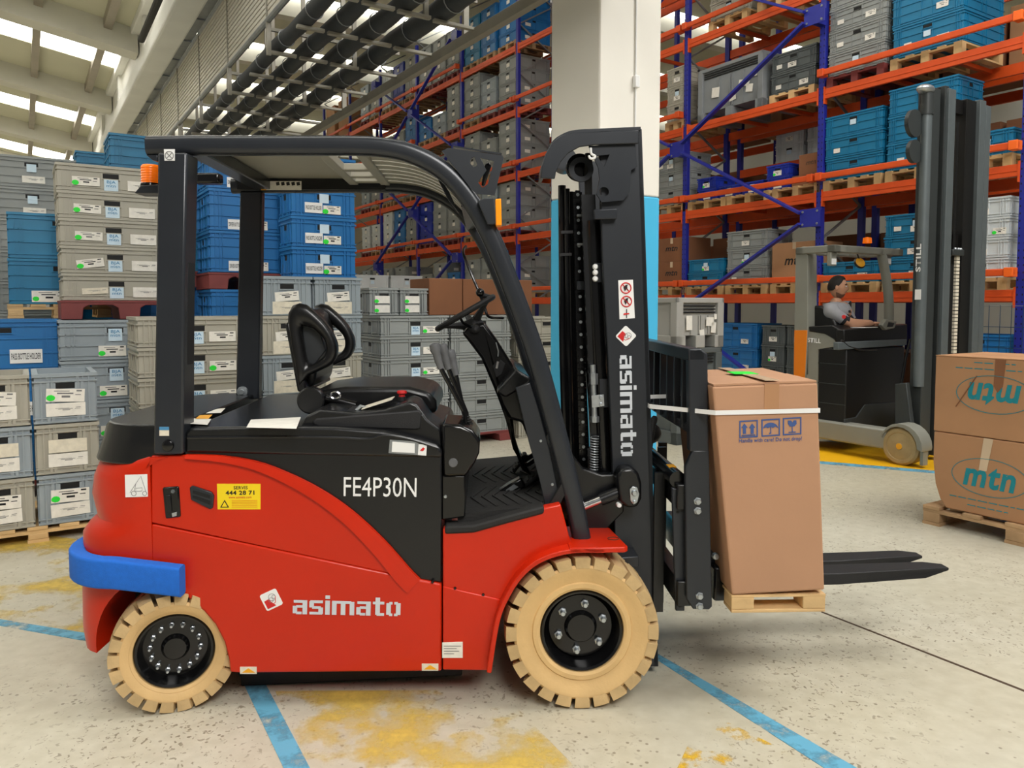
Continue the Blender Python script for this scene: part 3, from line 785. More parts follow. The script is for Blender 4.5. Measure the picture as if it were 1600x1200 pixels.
# ---- seat
seat = bpy.data.objects.new('seat', None); COL.objects.link(seat); seat.parent = truck
ys0, ys1 = .38, .84
def resample(P, c, n=40):
    out = []; L = len(P)
    for k in range(n):
        a = 2 * pi * k / n; d = (math.cos(a), math.sin(a)); best = None
        for i in range(L):
            (x1, y1), (x2, y2) = P[i], P[(i + 1) % L]
            den = d[0] * (y2 - y1) - d[1] * (x2 - x1)
            if abs(den) < 1e-9: continue
            t = ((x1 - c[0]) * (y2 - y1) - (y1 - c[1]) * (x2 - x1)) / den
            u = ((x1 - c[0]) * d[1] - (y1 - c[1]) * d[0]) / den
            if t > 0 and -1e-6 <= u <= 1 + 1e-6 and (best is None or t > best): best = t
        out.append((c[0] + d[0] * best, c[1] + d[1] * best))
    return out
w_out = [(450, 492), (453, 481), (459, 475.5), (467, 473.5), (477, 475), (496, 491), (512, 508), (522, 525), (527, 540), (526, 556), (517, 570), (500, 579), (482, 587), (472, 596), (469, 612), (463.5, 587), (455, 545), (450, 506)]
w_in = [(470, 511), (480, 511), (490, 515), (505, 530), (509, 544), (506, 556), (496, 564), (487, 569), (480, 564), (475, 540)]
cen = (489, 541)
ro = resample([tuple(v) for v in [(p.x, p.z) for p in smooth_pts([(a_, 0, b_) for a_, b_ in w_out], 4, True)]], cen); ri = resample([(p.x, p.z) for p in smooth_pts([(a_, 0, b_) for a_, b_ in w_in], 4, True)], cen)
ro = [T(a_, b_, ys0) for a_, b_ in ro]; ri = [T(a_, b_, ys0) for a_, b_ in ri]
def wing(y0, y1, name):
    n_ = len(ro); g = G(); rows = []
    mixp = lambda t: [(o_[0] * (1 - t) + i_[0] * t, o_[1] * (1 - t) + i_[1] * t) for o_, i_ in zip(ro, ri)]
    for t, y in ((0, (y0 + y1) / 2), (.06, y0 + .008), (.25, y0), (.6, y0), (.9, y0 + .010), (1, (y0 + y1) / 2), (.9, y1 - .010), (.6, y1), (.25, y1), (.06, y1 - .008)):
        rows.append([(p[0], y, p[1]) for p in mixp(t)])
    rows.append(rows[0]); g.loft(rows, cap=False); g.build(name, 'black_seat', seat, smooth=1.2)
wing(ys0 - .02, ys0 + .05, 'side_bolster'); wing(ys1 - .05, ys1 + .02, 'side_bolster')
g = G(); g.prism([T(a_, b_, ys0) for a_, b_ in [(468, 505), (495, 512), (507, 548), (488, 572), (476, 566)]], ys0 + .03, ys0 + .05); g.build('wing_panel', 'lever_dark', seat, bevel=.004)
bk = [(446, 505), (454, 503), (466, 560), (482, 612), (466, 612)]
g = G(); g.prism(poly(bk, ys0), ys0 - .015, ys1 + .015); g.build('seat_shell', 'black', seat, bevel=.008)
pad = [(455, 488), (468, 480), (482, 492), (492, 520), (494, 560), (488, 600), (478, 610), (466, 560)]
g = G(); g.prism(poly(pad, ys0), ys0 + .04, ys1 - .04); g.build('back_cushion', 'black_seat', seat, bevel=.025, seg=3)
cush = [(482, 640), (486, 612), (540, 604), (640, 604), (672, 612), (682, 626), (684, 645), (560, 648)]
g = G(); g.prism(poly(cush, ys0), ys0 - .02, ys1 + .02); g.build('seat_cushion', 'black_seat', seat, bevel=.022, seg=3)
x, z = T(487, 625, ys0 - .05)
G().lathe([(0, -.006), (.05, -.006), (.056, .0), (.056, .03)], (x, ys0 - .07, z), seg=32).build('recliner_cover', 'black', seat)
a = TP(510, 622, ys0 - .04); b = TP(556, 634, ys0 - .04)
G().tube([a, (a + b) / 2, b], .02, 12).build('seat_belt_reel', 'black_gloss', seat)
a = TP(524, 618, ys0 - .06); G().tube([a + Vector((.02 * math.cos(t), 0, .014 * math.sin(t))) for t in [2 * pi * k / 12 for k in range(12)]], .005, 6, closed=True).build('belt_guide', 'chrome', seat)
a = TP(560, 598, ys1); G().obox(a, (.9, 0, -.3), (0, 1, 0), (.3, 0, .9), .06, .03, .025).build('belt_buckle', 'ink_red', seat)
# ---- overhead guard
YG = .12
grd = bpy.data.objects.new('overhead_guard', None); COL.objects.link(grd); grd.parent = truck
rail = [(228, 227), (300, 226), (420, 226), (540, 226), (590, 228), (640, 238), (690, 264), (730, 306), (765, 365), (800, 450), (836, 550), (868, 665), (893, 765), (910, 846)]
rp = [Vector((T(a, b, YG - .02)[0], YG, T(a, b, YG - .02)[1])) for a, b in rail]
rpp = [rp[0]] + [rp[1], rp[2]] + smooth_pts(rp[3:], 5)
sec = rrect(.062, .074, .026)
G().sweep(rpp, sec).build('side_rail', 'guard_grey', grd)
G().sweep([Vector((p.x, WID - YG, p.z)) for p in rpp], sec).build('side_rail', 'guard_grey', grd)
pil = [(246, 238), (292, 238), (287, 480), (286, 710), (239, 710), (243, 480)]
part(pil, .036, YG + .03, 'rear_pillar', 'guard_grey', grd, bevel=.008)
g = G(); g.prism(poly(pil[:2] + [(288, 672), (240, 672)], YG - .03), WID - YG - .03, WID - YG + .03); g.build('rear_pillar', 'guard_grey', grd, bevel=.008)
part([(287, 242), (296, 242), (291, 668), (284, 668)], YG - .05, YG + .02, 'pillar_channel', 'black_matte', grd, bevel=.002)
part([(228, 242), (246, 242), (246, 252), (238, 250)], YG - .02, YG + .02, 'rear_cap_bracket', 'guard_grey', grd, bevel=.002)
x, z = T(263, 696, .036); G().lathe([(0, -.012), (.013, -.012), (.02, -.008), (.022, 0)], (x, .036, z), seg=24).build('pillar_bolt_cap', 'black_gloss', grd)
zr = T(420, 240, YG)[1]
xa = T(240, 240, YG)[0]; xb = T(489, 240, YG)[0]; xc = T(553, 240, YG)[0]; xd = T(590, 240, YG)[0]
G().box(xa, xb, YG, WID - YG, zr + .056, zr + .064).build('roof_plate', 'roof_under', grd)
G().box(T(296, 240, YG)[0] - .03, T(296, 240, YG)[0] + .05, YG, WID - YG, zr + .0, zr + .055).build('rear_cross_beam', 'guard_grey', grd, bevel=.006)
for xx in (xb, xc):
    G().box(xx - .022, xx + .022, YG, WID - YG, zr + .026, zr + .064).build('roof_cross_member', 'roof_under', grd, bevel=.004)
for yy in (.66, .84, .98):
    G().box(xb, xc, yy - .025, yy + .025, zr + .03, zr + .06).build('roof_bar', 'roof_under', grd, bevel=.004)
G().box(xa + .02, xc, WID - YG - .05, WID - YG - .03, zr + .002, zr + .056).build('far_edge_angle', 'black', grd)
fr = [p for p in rpp if p.x >= xc - .02 and p.z > zr - .18]
for k in range(9):
    yy = YG + .06 + k * (WID - 2 * YG - .12) / 8
    G().sweep([Vector((p.x, yy, p.z + .012)) for p in fr], [(-.042, -.006), (.042, -.006), (.042, .006), (-.042, .006)]).build('roof_slat', 'roof_under', grd)
G().bar(fr[-1] + Vector((0, .03, -.02)), Vector((fr[-1].x, WID - YG - .03, fr[-1].z - .02)), .05, .03).build('front_cross_member', 'black', grd)
a = TP(330, 292, WID - YG); G().box(a.x - .05, a.x + .08, WID - YG - .12, WID - YG - .05, a.z - .0, a.z + .05).build('rear_work_lamp', 'black_gloss', grd, bevel=.01)
a = TP(379, 612, WID - YG - .03); G().lathe([(0, -.02), (.012, -.02), (.014, -.012), (.026, -.01), (.028, 0)], a, seg=20).build('pillar_foot_bolt', 'zinc', grd)
# beacon behind the near rear pillar
bc = bpy.data.objects.new('beacon', None); COL.objects.link(bc); bc.parent = grd
c = TP(236, 287, .3); bc.location = c
pr = [(0, .075), (.03, .073), (.036, .066)]
for k in range(6): pr += [(.037, .06 - k * .01), (.035, .056 - k * .01)]
G().lathe(pr + [(.037, 0)], (0, 0, 0), (0, 0, 1), 28).build('lens', 'orange_lens', bc)
G().lathe([(.038, 0), (.04, -.004), (.04, -.018), (.03, -.022)], (0, 0, 0), (0, 0, 1), 28).build('base_ring', 'black_gloss', bc)
G().prism([(-.045, -.045), (.05, -.045), (.05, -.01), (-.02, -.015)], -.05, .05).build('bracket', 'steel_dark', bc, bevel=.003)
# front lamp bracket (plate with cut-outs)
lb = [(690, 236), (700, 231), (785, 243), (787, 247), (773, 305), (745, 303), (738, 297)]
o = part(lb, YG - .035, YG - .028, 'lamp_bracket', 'steel_dark', grd, bevel=0)
for hole in ([(736, 248), (741, 245), (746, 258), (740, 262), (734, 255)], [(750, 247), (772, 252), (762, 288), (754, 294), (747, 285), (760, 266)]):
    g = G(); g.prism(poly(hole, YG - .03), YG - .1, YG + .1); apply_bool(o, g.build('cut', 'black', grd))
a0, a1 = TP(708, 229, YG - .03), TP(784, 241, YG - .03)
G().bar(a0 + Vector((0, .02, 0)), a1 + Vector((0, .02, 0)), .05, .006).build('bracket_flange', 'guard_grey', grd)
lampf = [(672, 221), (735, 224), (748, 230), (748, 240), (700, 244)]
g = G(); g.prism(poly(lampf, .5), WID - YG - .03, WID - YG + .03); g.build('far_lamp_bracket', 'steel_dark', grd)
part([(757, 256), (764, 252), (768, 258), (757, 290), (752, 290)], YG + .02, YG + .05, 'head_lamp', 'black_gloss', grd, bevel=.006)
sg = [(746, 314), (756, 310), (772, 309), (774, 350), (762, 351)]
part(sg, YG - .06, YG + .02, 'signal_housing', 'steel_dark', grd, bevel=.003)
part([(774, 311), (783, 310), (784, 352), (775, 352)], YG - .06, YG + .02, 'signal_lens', 'signal_lens', grd, bevel=.003)
part([(717, 333), (702, 300), (690, 282), (684, 280), (700, 312)], YG + .04, YG + .06, 'rail_gusset', 'black', grd, bevel=.002)
# ---- mast
YM = .25
mast = bpy.data.objects.new('mast', None); COL.objects.link(mast); mast.parent = truck
orl = [(936, 205), (1003, 201), (1013, 500), (1029, 1042), (964, 1042), (960, 800), (950, 560), (941, 400)]
part(orl, YM, YM + .04, 'outer_rail', 'steel_dark', mast, bevel=.004)
g = G(); g.prism(poly(orl, YM), WID - YM - .04, WID - YM); g.build('outer_rail', 'steel_dark', mast, bevel=.004)
fr_ = [(1003 - 8, 201), (1003, 201), (1013, 500), (1029, 1042), (1021, 1042), (1005, 500)]
g = G(); g.prism(poly(fr_, YM), YM, YM + .09); g.prism(poly(fr_, YM), WID - YM - .09, WID - YM); g.build('rail_flange', 'steel_dark', mast, bevel=.003)
ir = [(912, 300), (934, 300), (962, 1000), (940, 1000)]
g = G(); g.prism(poly(ir, YM), YM + .07, YM + .1); g.build('inner_rail', 'black', mast)
g = G(); g.prism(poly(ir, YM), WID - YM - .1, WID - YM - .07); g.build('inner_rail', 'black', mast)
# top shroud: curved strip + plate with holes
sh = [(847, 278), (849, 260), (855, 241), (865, 224), (880, 214), (897, 209), (930, 207), (998, 204)]
pth = smooth_pts([Vector((T(a, b, YM)[0], 0, T(a, b, YM)[1])) for a, b in sh], 4)
G().sweep(pth, [(YM - .04, -.006), (YM + .14, -.006), (YM + .14, .006), (YM - .04, .006)]).build('top_shroud', 'guard_grey', mast)
strip = [(845, 278), (846, 262), (852, 241), (862, 223), (876, 212), (895, 207), (930, 206), (998, 203), (998, 224), (930, 226), (906, 229), (888, 239), (877, 252), (869, 268), (867, 279)]
part(strip, YM - .045, YM - .03, 'shroud_side', 'guard_grey', mast, bevel=.003)
tp = [(920, 228), (992, 224), (996, 260), (986, 266), (984, 300), (974, 313), (940, 316), (932, 303), (937, 280), (935, 262)]
o = part(tp, YM - .028, YM - .016, 'sheave_plate', 'guard_grey', mast, bevel=0)
for hole in ([(932, 244), (952, 242), (944, 261)], [(936 + 7.5 + 7.5 * math.cos(t), 300 + 7.5 * math.sin(t)) for t in [2 * pi * k / 16 for k in range(16)]]):
    g = G(); g.prism(poly(hole, YM - .02), YM - .1, YM + .03 - .045 + .0); apply_bool(o, g.build('cut', 'black', mast))
hk = [(923, 231), (924, 240), (930, 244), (927, 248), (922, 247), (920, 243)]
G().tube(smooth_pts([TP(a, b, YM - .032) for a, b in hk], 4), .005, 8).build('lifting_hook_mark', 'white', mast)
part([(928, 327), (964, 326), (964, 342), (929, 343)], YM - .03, YM, 'cylinder_clamp', 'guard_grey', mast, bevel=.004)
# sheaves, lift cylinder, chain, hoses between the rails
c0 = TP(905, 262, .4); G().lathe([(0, -.02), (.055, -.02), (.055, -.012), (.045, 0), (.055, .012), (.055, .02), (0, .02)], c0, seg=32).build('chain_sheave', 'black_gloss', mast)
c0 = TP(908, 265, .33); G().lathe([(.03, -.01), (.05, -.01), (.05, .01), (.03, .01)], c0, seg=32).build('hose_pulley', 'steel_dark', mast)
c0 = TP(882, 252, .62); G().lathe([(0, -.05), (.05, -.05), (.05, .05), (0, .05)], c0, seg=24).build('far_sheave', 'steel_dark', mast)
a, b = TP(926, 345, .34), TP(944, 735, .34)
G().tube([a, b], .034, 20).build('lift_cylinder', 'black_gloss', mast)
a, b = TP(938, 345, .33), TP(941, 560, .33); G().tube([a, b], .011, 10).build('piston_rod', 'galv', mast)
G().tube([TP(920, 240, .36), TP(919, 270, .36), TP(920, 330, .36), TP(921, 480, .36), TP(924, 575, .36)], .016, 12).build('hydraulic_hose', 'rubber', mast)
g = G()
for k in range(22):
    p = TP(920 + k * .12, 362 + k * 5.6, .36); g.lathe([(.014, -.006), (.02, -.003), (.02, .003), (.014, .006)], p, (0, 0, 1), 12)
g.build('hose_spiral_guard', 'rubber', mast)
# chain: links are separate plates
lk = G(); lk.box(-.018, .018, -.012, .012, -.012, .012); lk.box(-.010, .010, -.017, .017, -.018, .018)
lk_me = lk.mesh('chain_link', 'black_gloss', .3)
pn = G().lathe([(0, -.019), (.007, -.019), (.007, .019), (0, .019)], (0, 0, 0), seg=8).mesh('pin', 'zinc', .5)
ca, cb = TP(902, 305, .45), TP(912, 745, .45); nlk = 46
for k in range(nlk):
    p = ca.lerp(cb, k / (nlk - 1)); l = link('chain_link', lk_me, mast); l.location = p; l.rotation_euler = (0, math.atan2(cb.x - ca.x, ca.z - cb.z), 0)
    if k % 2 == 0: q = link('chain_pin', pn, mast); q.location = p
for i, (xa_, xb_, yy, r) in enumerate(((878, 886, .5, .017), (886, 894, .47, .012), (892, 900, .52, .016), (880, 884, .62, .016), (888, 898, .6, .014), (896, 903, .66, .02), (912, 934, .55, .02))):
    G().tube(smooth_pts([TP(xa_, 290 + i * 5, yy), TP(xa_ + 1, 420, yy), TP((xa_ + xb_) / 2 - 2 + 2 * math.sin(i), 560, yy), TP(xb_, 735, yy)], 5), r, 10).build('mast_hose', 'black_gloss', mast)
for (a, b, yy) in ((877, 363, .46), (875, 398, .46)):
    p = TP(a, b, yy); G().bar(p, p + Vector((.05, 0, .002)), .012, .012).build('hose_clip', 'black_matte', mast)
for b in (337, 382, 446): 
    p = TP(908, b, .42); G().obox(p, (1, 0, 0), (0, 1, 0), (0, 0, 1), .035, .04, .035 if b > 400 else .008).build('chain_bracket', 'galv' if b < 400 else 'steel_dark', mast)
g = G(); 
for yy in (YM + .02,):
    pass
G().prism(poly([(929, 411), (946, 411), (946, 441), (929, 441)], .3), .3, .31).build('clamp_plate', 'steel_dark', mast)
for b in (417, 426, 436):
    x, z = T(930, b, .3); G().lathe([(0, -.014), (.008, -.012), (.012, -.006), (.012, 0)], (x, .3, z), seg=12).build('clamp_bolt', 'white', mast)
# hose coupling (zinc) and spring sleeve
G().tube([TP(926, 570, .3), TP(929, 660, .3)], [.012, .012], 12).build('hose_coupling', 'zinc', mast)
for b in (588, 596, 655): 
    p = TP(927 + (b - 570) * .03, b, .3); G().lathe([(0, -.012), (.018, -.012), (.018, .012), (0, .012)], p, (0, 0, 1), 6).build('coupling_nut', 'zinc', mast, smooth=.2)
G().prism(poly([(924, 618), (943, 616), (944, 634), (925, 637)], .29), .285, .29).build('coupling_clamp', 'zinc', mast)
for b in (621, 632):
    x, z = T(939, b, .285); G().lathe([(0, -.01), (.007, -.009), (.009, 0)], (x, .285, z), seg=10).build('clamp_bolt', 'zinc', mast)
G().prism(poly([(937, 592), (953, 592), (954, 636), (938, 637)], .3), .3, .305).build('coupling_plate', 'steel_dark', mast)
ps = [TP(929 + .6 * math.sin(0), 682, .3), TP(928, 738, .3)]
hel = []
for k in range(14 * 10):
    t = k / (14 * 10 - 1); c = ps[0].lerp(ps[1], t); an = 2 * pi * 14 * t
    hel.append(c + Vector((.016 * math.cos(an), .016 * math.sin(an), 0)))
G().tube(hel, .003, 5).build('spring_sleeve', 'galv', mast)
G().tube(ps, .011, 10).build('spring_core', 'black_matte', mast)
# lower saddle and tilt cylinder
sad = [(886, 690), (896, 712), (912, 733), (940, 742), (975, 741), (975, 800), (925, 850), (905, 800), (893, 740)]
part(sad, .24, .3, 'mast_saddle', 'black', mast, bevel=.006)
part([(935, 735), (1000, 735), (1000, 860), (935, 860)], .34, WID - .3, 'mast_cross_plate', 'black_matte', mast)
for zt in (360, 900):
    a = TP(965, zt, YM + .04); G().box(a.x - .05, a.x + .0, YM + .03, WID - YM - .03, a.z - .06, a.z + .06).build('mast_cross_member', 'black', mast)
boss = [(964, 745), (970, 733), (986, 731), (998, 738), (1003, 756), (1003, 780), (996, 793), (980, 794), (968, 785)]
part(boss, YM - .09, YM, 'tilt_boss', 'black', mast, bevel=.012)
part([(984, 765), (989, 760), (996, 762), (999, 772), (996, 785), (990, 789), (985, 782)], YM - .1, YM - .09, 'pin_plate', 'zinc', mast, bevel=.002)
for b, r in ((770, .012), (784, .007)):
    x, z = T(991, b, YM - .1); G().lathe([(0, -.012), (r * .7, -.012), (r, -.006), (r, 0)], (x, YM - .1, z), seg=14).build('pivot_pin', 'zinc', mast)
a, b = TP(905, 794, .2), TP(940, 780, .2); G().tube([a, b], .0165, 16).build('tilt_rod', 'chrome', mast)
a, b = TP(938, 781, .2), TP(978, 765, .2); G().tube([a, b], .025, 16).build('tilt_barrel', 'black', mast)
x, z = T(966, 787, .2); G().lathe([(0, -.02), (.009, -.018), (.012, 0)], (x, .19, z), seg=12).build('grease_nipple', 'white', mast)
part([(950, 873), (998, 869), (998, 887), (960, 888)], .14, .25, 'axle_mount', 'steel_dark', truck, bevel=.004)
# front axle
G().box(xf - .12, xf + .12, .2, WID - .2, .2, .42).build('front_axle', 'black_matte', truck)
# ---- carriage, backrest, forks
carr = bpy.data.objects.new('fork_carriage', None); COL.objects.link(carr); carr.parent = truck
YC = .06
near_bar = [(1078, 548), (1106, 553), (1107, 700), (1112, 700), (1113, 948), (1075, 953), (1071, 720), (1078, 702)]
part([(1076, 545), (1095, 545), (1106, 553), (1108, 706), (1078, 706)], YC, YC + .05, 'backrest_upright', 'steel_dark', carr, bevel=.006)
part([(1083, 704), (1108, 704), (1113, 948), (1108, 953), (1083, 952), (1073, 935), (1071, 730)], YC, YC + .03, 'side_plate', 'steel_dark', carr, bevel=.004)
part([(1050, 762), (1072, 768), (1070, 955), (1056, 955)], YC + .04, YC + .06, 'side_shifter_plate', 'steel_dark', carr, bevel=.004)
g = G(); g.prism(poly([(1083, 704), (1108, 704), (1113, 948), (1108, 953), (1083, 952), (1073, 935), (1071, 730)], YC), WID - YC - .03, WID - YC); g.build('side_plate', 'steel_dark', carr)
for a, b in ((1090, 783), (1090, 798), (1093, 931), (1093, 947)):
    x, z = T(a, b, YC); G().lathe([(0, -.016), (.010, -.015), (.0125, -.011), (.0125, -.004), (.0155, -.003), (.0155, 0)], (x, YC, z), seg=6).build('plate_bolt', 'zinc', carr, smooth=.3)
for a, b in ((1059, 783), (1059, 800), (1062, 933), (1062, 947)):
    x, z = T(a, b, YC + .04); G().lathe([(0, -.002), (.006, -.002), (.006, 0)], (x, YC + .04, z), seg=10).build('bolt_hole', 'slot', carr)
# backrest: top frame, bottom rail, bars
tb = TP(1090, 552, YC); bb = TP(1092, 700, YC)
G().prism([(tb.x - .035, tb.z - .03), (tb.x + .03, tb.z - .03), (tb.x + .03, tb.z), (tb.x + .015, tb.z + .018), (tb.x - .035, tb.z + .018)], YC, WID - YC).build('backrest_top_rail', 'steel_dark', carr, bevel=.006)
G().box(bb.x - .03, bb.x + .02, YC + .05, WID - YC, bb.z + .05, bb.z + .085).build('backrest_bottom_rail', 'steel_dark', carr, bevel=.004)
for k in range(8):
    yy = YC + .12 + k * .125
    G().box(tb.x - .03, tb.x + .0, yy - .011, yy + .011, bb.z + .06, tb.z + .0).build('backrest_bar', 'steel_dark', carr, bevel=.003)
    if k % 3 == 0: G().box(tb.x - .01, tb.x + .025, yy + .02, yy + .1, tb.z - .19, tb.z - .01).build('backrest_plate', 'steel_dark', carr, bevel=.003)
yp = TP(1090, 760, .9)
G().box(yp.x - .04, yp.x - .02, .95, .965, yp.z - .0, yp.z + .24).build('yellow_guard_strip', 'yellow', carr)
# carriage cross bars and shift cylinder
cb_ = TP(1060, 765, .12)
for py in (775, 925):
    q = TP(1080, py, .1); G().box(q.x - .06, q.x + .0, .08, WID - .08, q.z - .05, q.z + .05).build('carriage_cross_bar', 'black', carr, bevel=.005)
q = TP(1062, 745, .16); G().tube([(q.x - .02, YC + .05, q.z), (q.x - .02, WID - .1, q.z)], .033, 16).build('shift_cylinder', 'black_gloss', carr)
q2 = TP(1054, 743, .2); G().obox((q.x - .02, .22, q.z + .032), (1, 0, 0), (0, 1, 0), (0, 0, 1), .03, .05, .004).build('cylinder_sticker', 'amber', carr)
G().sphere((q.x - .03, .62, q.z + .1), .06, .07, .05).build('valve_block', 'black_matte', carr)
G().tube(smooth_pts([(q.x - .05, .5, q.z + .05), (q.x - .02, .55, q.z + .17), (q.x + .01, .7, q.z + .13), (q.x - .04, .8, q.z + .03)], 5), .014, 8).build('valve_hose', 'rubber', carr)
for yy in (.24, .34, .8, .93):
    q = TP(1055, 850, yy); G().box(q.x - .09, q.x - .05, yy - .012, yy + .012, .28, .86).build('roller_plate', 'black', carr)
# forks: near and far blades with heel and shank
def fork(yc, tipx, tipy, ref):
    f = bpy.data.objects.new('fork', None); COL.objects.link(f); f.parent = carr
    x1, z1 = T(tipx, tipy, yc - .05)
    xs = T(1118, 900, yc)[0]; xm = T(1300, 903, yc)[0]
    zm = z1 - .02
    pts_top = [(xs, zm + .01), (xm, zm + .012), (x1 - .08, z1 + .004), (x1, z1)]
    pts_bot = [(x1, z1 - .012), (x1 - .12, z1 - .035), (xm, zm - .038), (xs, zm - .042)]
    g = G(); g.prism(pts_top + pts_bot, -.06, .06)
    o_ = g.build('blade', 'black_matte', f, bevel=.004); f.location = (0, yc, 0)
    # taper the tip in plan
    for v in o_.data.vertices:
        if v.co.x > x1 - .13: v.co.y *= 1 - .55 * ((v.co.x - (x1 - .13)) / .13)
    G().box(xs - .045, xs + .0, -.06, .06, zm - .042, zm + .55).build('shank', 'black_matte', f, bevel=.004)
fork(.42, 1488, 890, 0); fork(.66, 1446, 871, 0)
q = TP(1128, 905, .2); G().box(q.x - .05, q.x + .02, .14, 1.0, q.z - .07, q.z + .07).build('lower_carriage_hook', 'black', carr, bevel=.01)
q = TP(1118, 870, .25); G().obox(q, (1, 0, -.6), (0, 1, 0), (.6, 0, 1), .06, .1, .05).build('fork_latch', 'steel_dark', carr, bevel=.006)
q = TP(1117, 868, .14); G().lathe([(0, -.02), (.012, -.018), (.014, 0)], q, seg=8).build('latch_bolt', 'zinc', carr)
# ---- decals on the truck
def block_word(m):
    key = 'block_' + m
    if key in TXT: return TXT[key]
    L = {'a': ([(.3, 4.1, 4.0, 5), (3.4, 0, 5, 5), (1.2, 2.35, 3.4, 3.2), (1.2, 0, 3.1, .85), (0, .3, 1.5, 2.9)], 5),
         's': ([(.3, 4.1, 4.7, 5), (0, 2.5, 1.6, 4.7), (1.0, 2.05, 4.0, 2.95), (3.2, .3, 4.8, 2.5), (.1, 0, 4.5, .9)], 4.8),
         'i': ([(0, 0, 1.6, 5), (0, 5.7, 1.6, 6.9)], 1.6),
         'm': ([(0, 0, 1.6, 5), (1.6, 4.05, 6.7, 5), (3.1, 0, 4.7, 4.2), (6.2, 0, 7.8, 4.7)], 7.8),
         't': ([(.9, .3, 2.5, 6.5), (0, 4.1, 4, 5), (1.4, 0, 4, .9)], 4),
         'o': ([(0, .4, 1.6, 4.6), (1.0, 4.15, 2.15, 5), (1.0, 0, 2.15, .85), (3.4, .4, 5, 4.6), (2.75, 4.15, 4, 5), (2.75, 0, 4, .85)], 5)}
    g = G(); x = 0
    for ch in 'asimato':
        rs, w = L[ch]
        for k, (a, b, c, d) in enumerate(rs): g.box(x + a, x + c, -.001 - .00002 * k, .001, b, d)
        x += w + .75
    me = g.mesh('lettering', m, 0)
    xs = [v.co.x for v in me.vertices]; zs = [v.co.z for v in me.vertices]; cx, cz_ = (min(xs) + max(xs)) / 2, (min(zs) + max(zs)) / 2
    for v in me.vertices: v.co.x -= cx; v.co.z -= cz_
    me['w'] = max(xs) - min(xs); me['h'] = max(zs) - min(zs); TXT[key] = me
    return me
def decal(pts, y, name, m, depth=.0015):
    return part(pts, y - depth, y, name, m, bevel=0)
YD = YB - .0005
place_text('model_number', text_mesh('FE4P30N', 'white', 0, .82), truck, (*[TP(594, 761, YB + .011)[i] for i in range(2)], TP(594, 761, YB + .011)[2]), width=(TP(653, 0, YB + .011) - TP(535, 0, YB + .011)).x, height=.075, ang=math.radians(1.2))
lw = (TP(630, 0, YB) - TP(454, 0, YB)).x
place_text('brand_lettering', block_word('decal_silver'), truck, TP(542, 946, YB - .003), width=lw, height=.075, ang=math.radians(2))
def diamond(cx, cy, y, s, tilt, name):
    c = TP(cx, cy, y); e = bpy.data.objects.new(name, None); COL.objects.link(e); e.parent = truck; e.location = c; e.rotation_euler = (0, tilt, 0)
    r = rrect(s, s, s * .12); G().prism(r, -.0015, 0).build('emblem_plate', 'white', e)
    G().prism([(-s * .4, -s * .4), (s * .12, -s * .4), (-s * .05, -s * .1), (-s * .1, s * .1), (-s * .4, s * .08)], -.0022, -.0015).build('emblem_red', 'ink_red', e)
    for (a, b, rr_) in ((.1, .12, .2), (-.02, -.0, .13), (.2, .1, .1)):
        G().tube([(s * a + s * rr_ * math.cos(t), -.0022, s * b + s * rr_ * math.sin(t)) for t in [2 * pi * k / 18 for k in range(18)]], s * .012, 4, closed=True).build('emblem_line', 'ink_grey', e)
    G().tube([(-s * .1, -.0025, -s * .28), (s * .16, -.0025, -s * .22), (s * .3, -.0025, s * .1)], s * .02, 5).build('emblem_fork', 'ink_red', e)
    return e
diamond(424, 937, YB - .0005, .068, math.radians(-25), 'brand_emblem')
mx = TP(982, 634, YM)
place_text('mast_lettering', block_word('decal_silver'), mast, TP(982, 634, YM - .003), width=(TP(0, 552, YM) - TP(0, 714, YM)).z, height=.068, ang=math.radians(90 - 1.3))
diamond(978, 525, YM - .0005, .062, math.radians(43), 'mast_emblem')
# round-cornered pictogram sticker on the mast
stk = decal([(966, 438), (989, 437), (992, 497), (968, 499)], YM, 'pictogram_sticker', 'white')
for cy in (450, 471):
    c = TP(978 + (cy - 450) * .04, cy, YM - .003)
    G().tube([c + Vector((.021 * math.cos(t), 0, .021 * math.sin(t))) for t in [2 * pi * k / 24 for k in range(24)]], .0025, 5, closed=True).build('ban_ring', 'ink_red', stk)
    G().bar(c + Vector((-.014, 0, .014)), c + Vector((.014, 0, -.014)), .002, .004).build('ban_bar', 'ink_red', stk)
    G().prism([(c.x - .004, c.z - .014), (c.x + .002, c.z - .003), (c.x + .008, c.z - .012), (c.x + .005, c.z + .006), (c.x + .008, c.z + .014), (c.x - .002, c.z + .012), (c.x - .01, c.z + .002)], c.y - .001, c.y).build('figure_mark', 'ink_black', stk)
c = TP(979, 490, YM - .003); G().prism([(c.x - .002, c.z - .018), (c.x + .002, c.z - .018), (c.x + .002, c.z + .018), (c.x - .002, c.z + .018)], c.y, c.y + .001).build('mark_bar', 'ink_black', stk)
G().prism([(c.x - .012, c.z - .006), (c.x + .012, c.z - .002), (c.x + .01, c.z + .003), (c.x - .012, c.z + .001)], c.y - .001, c.y).build('mark_red', 'ink_red', stk)
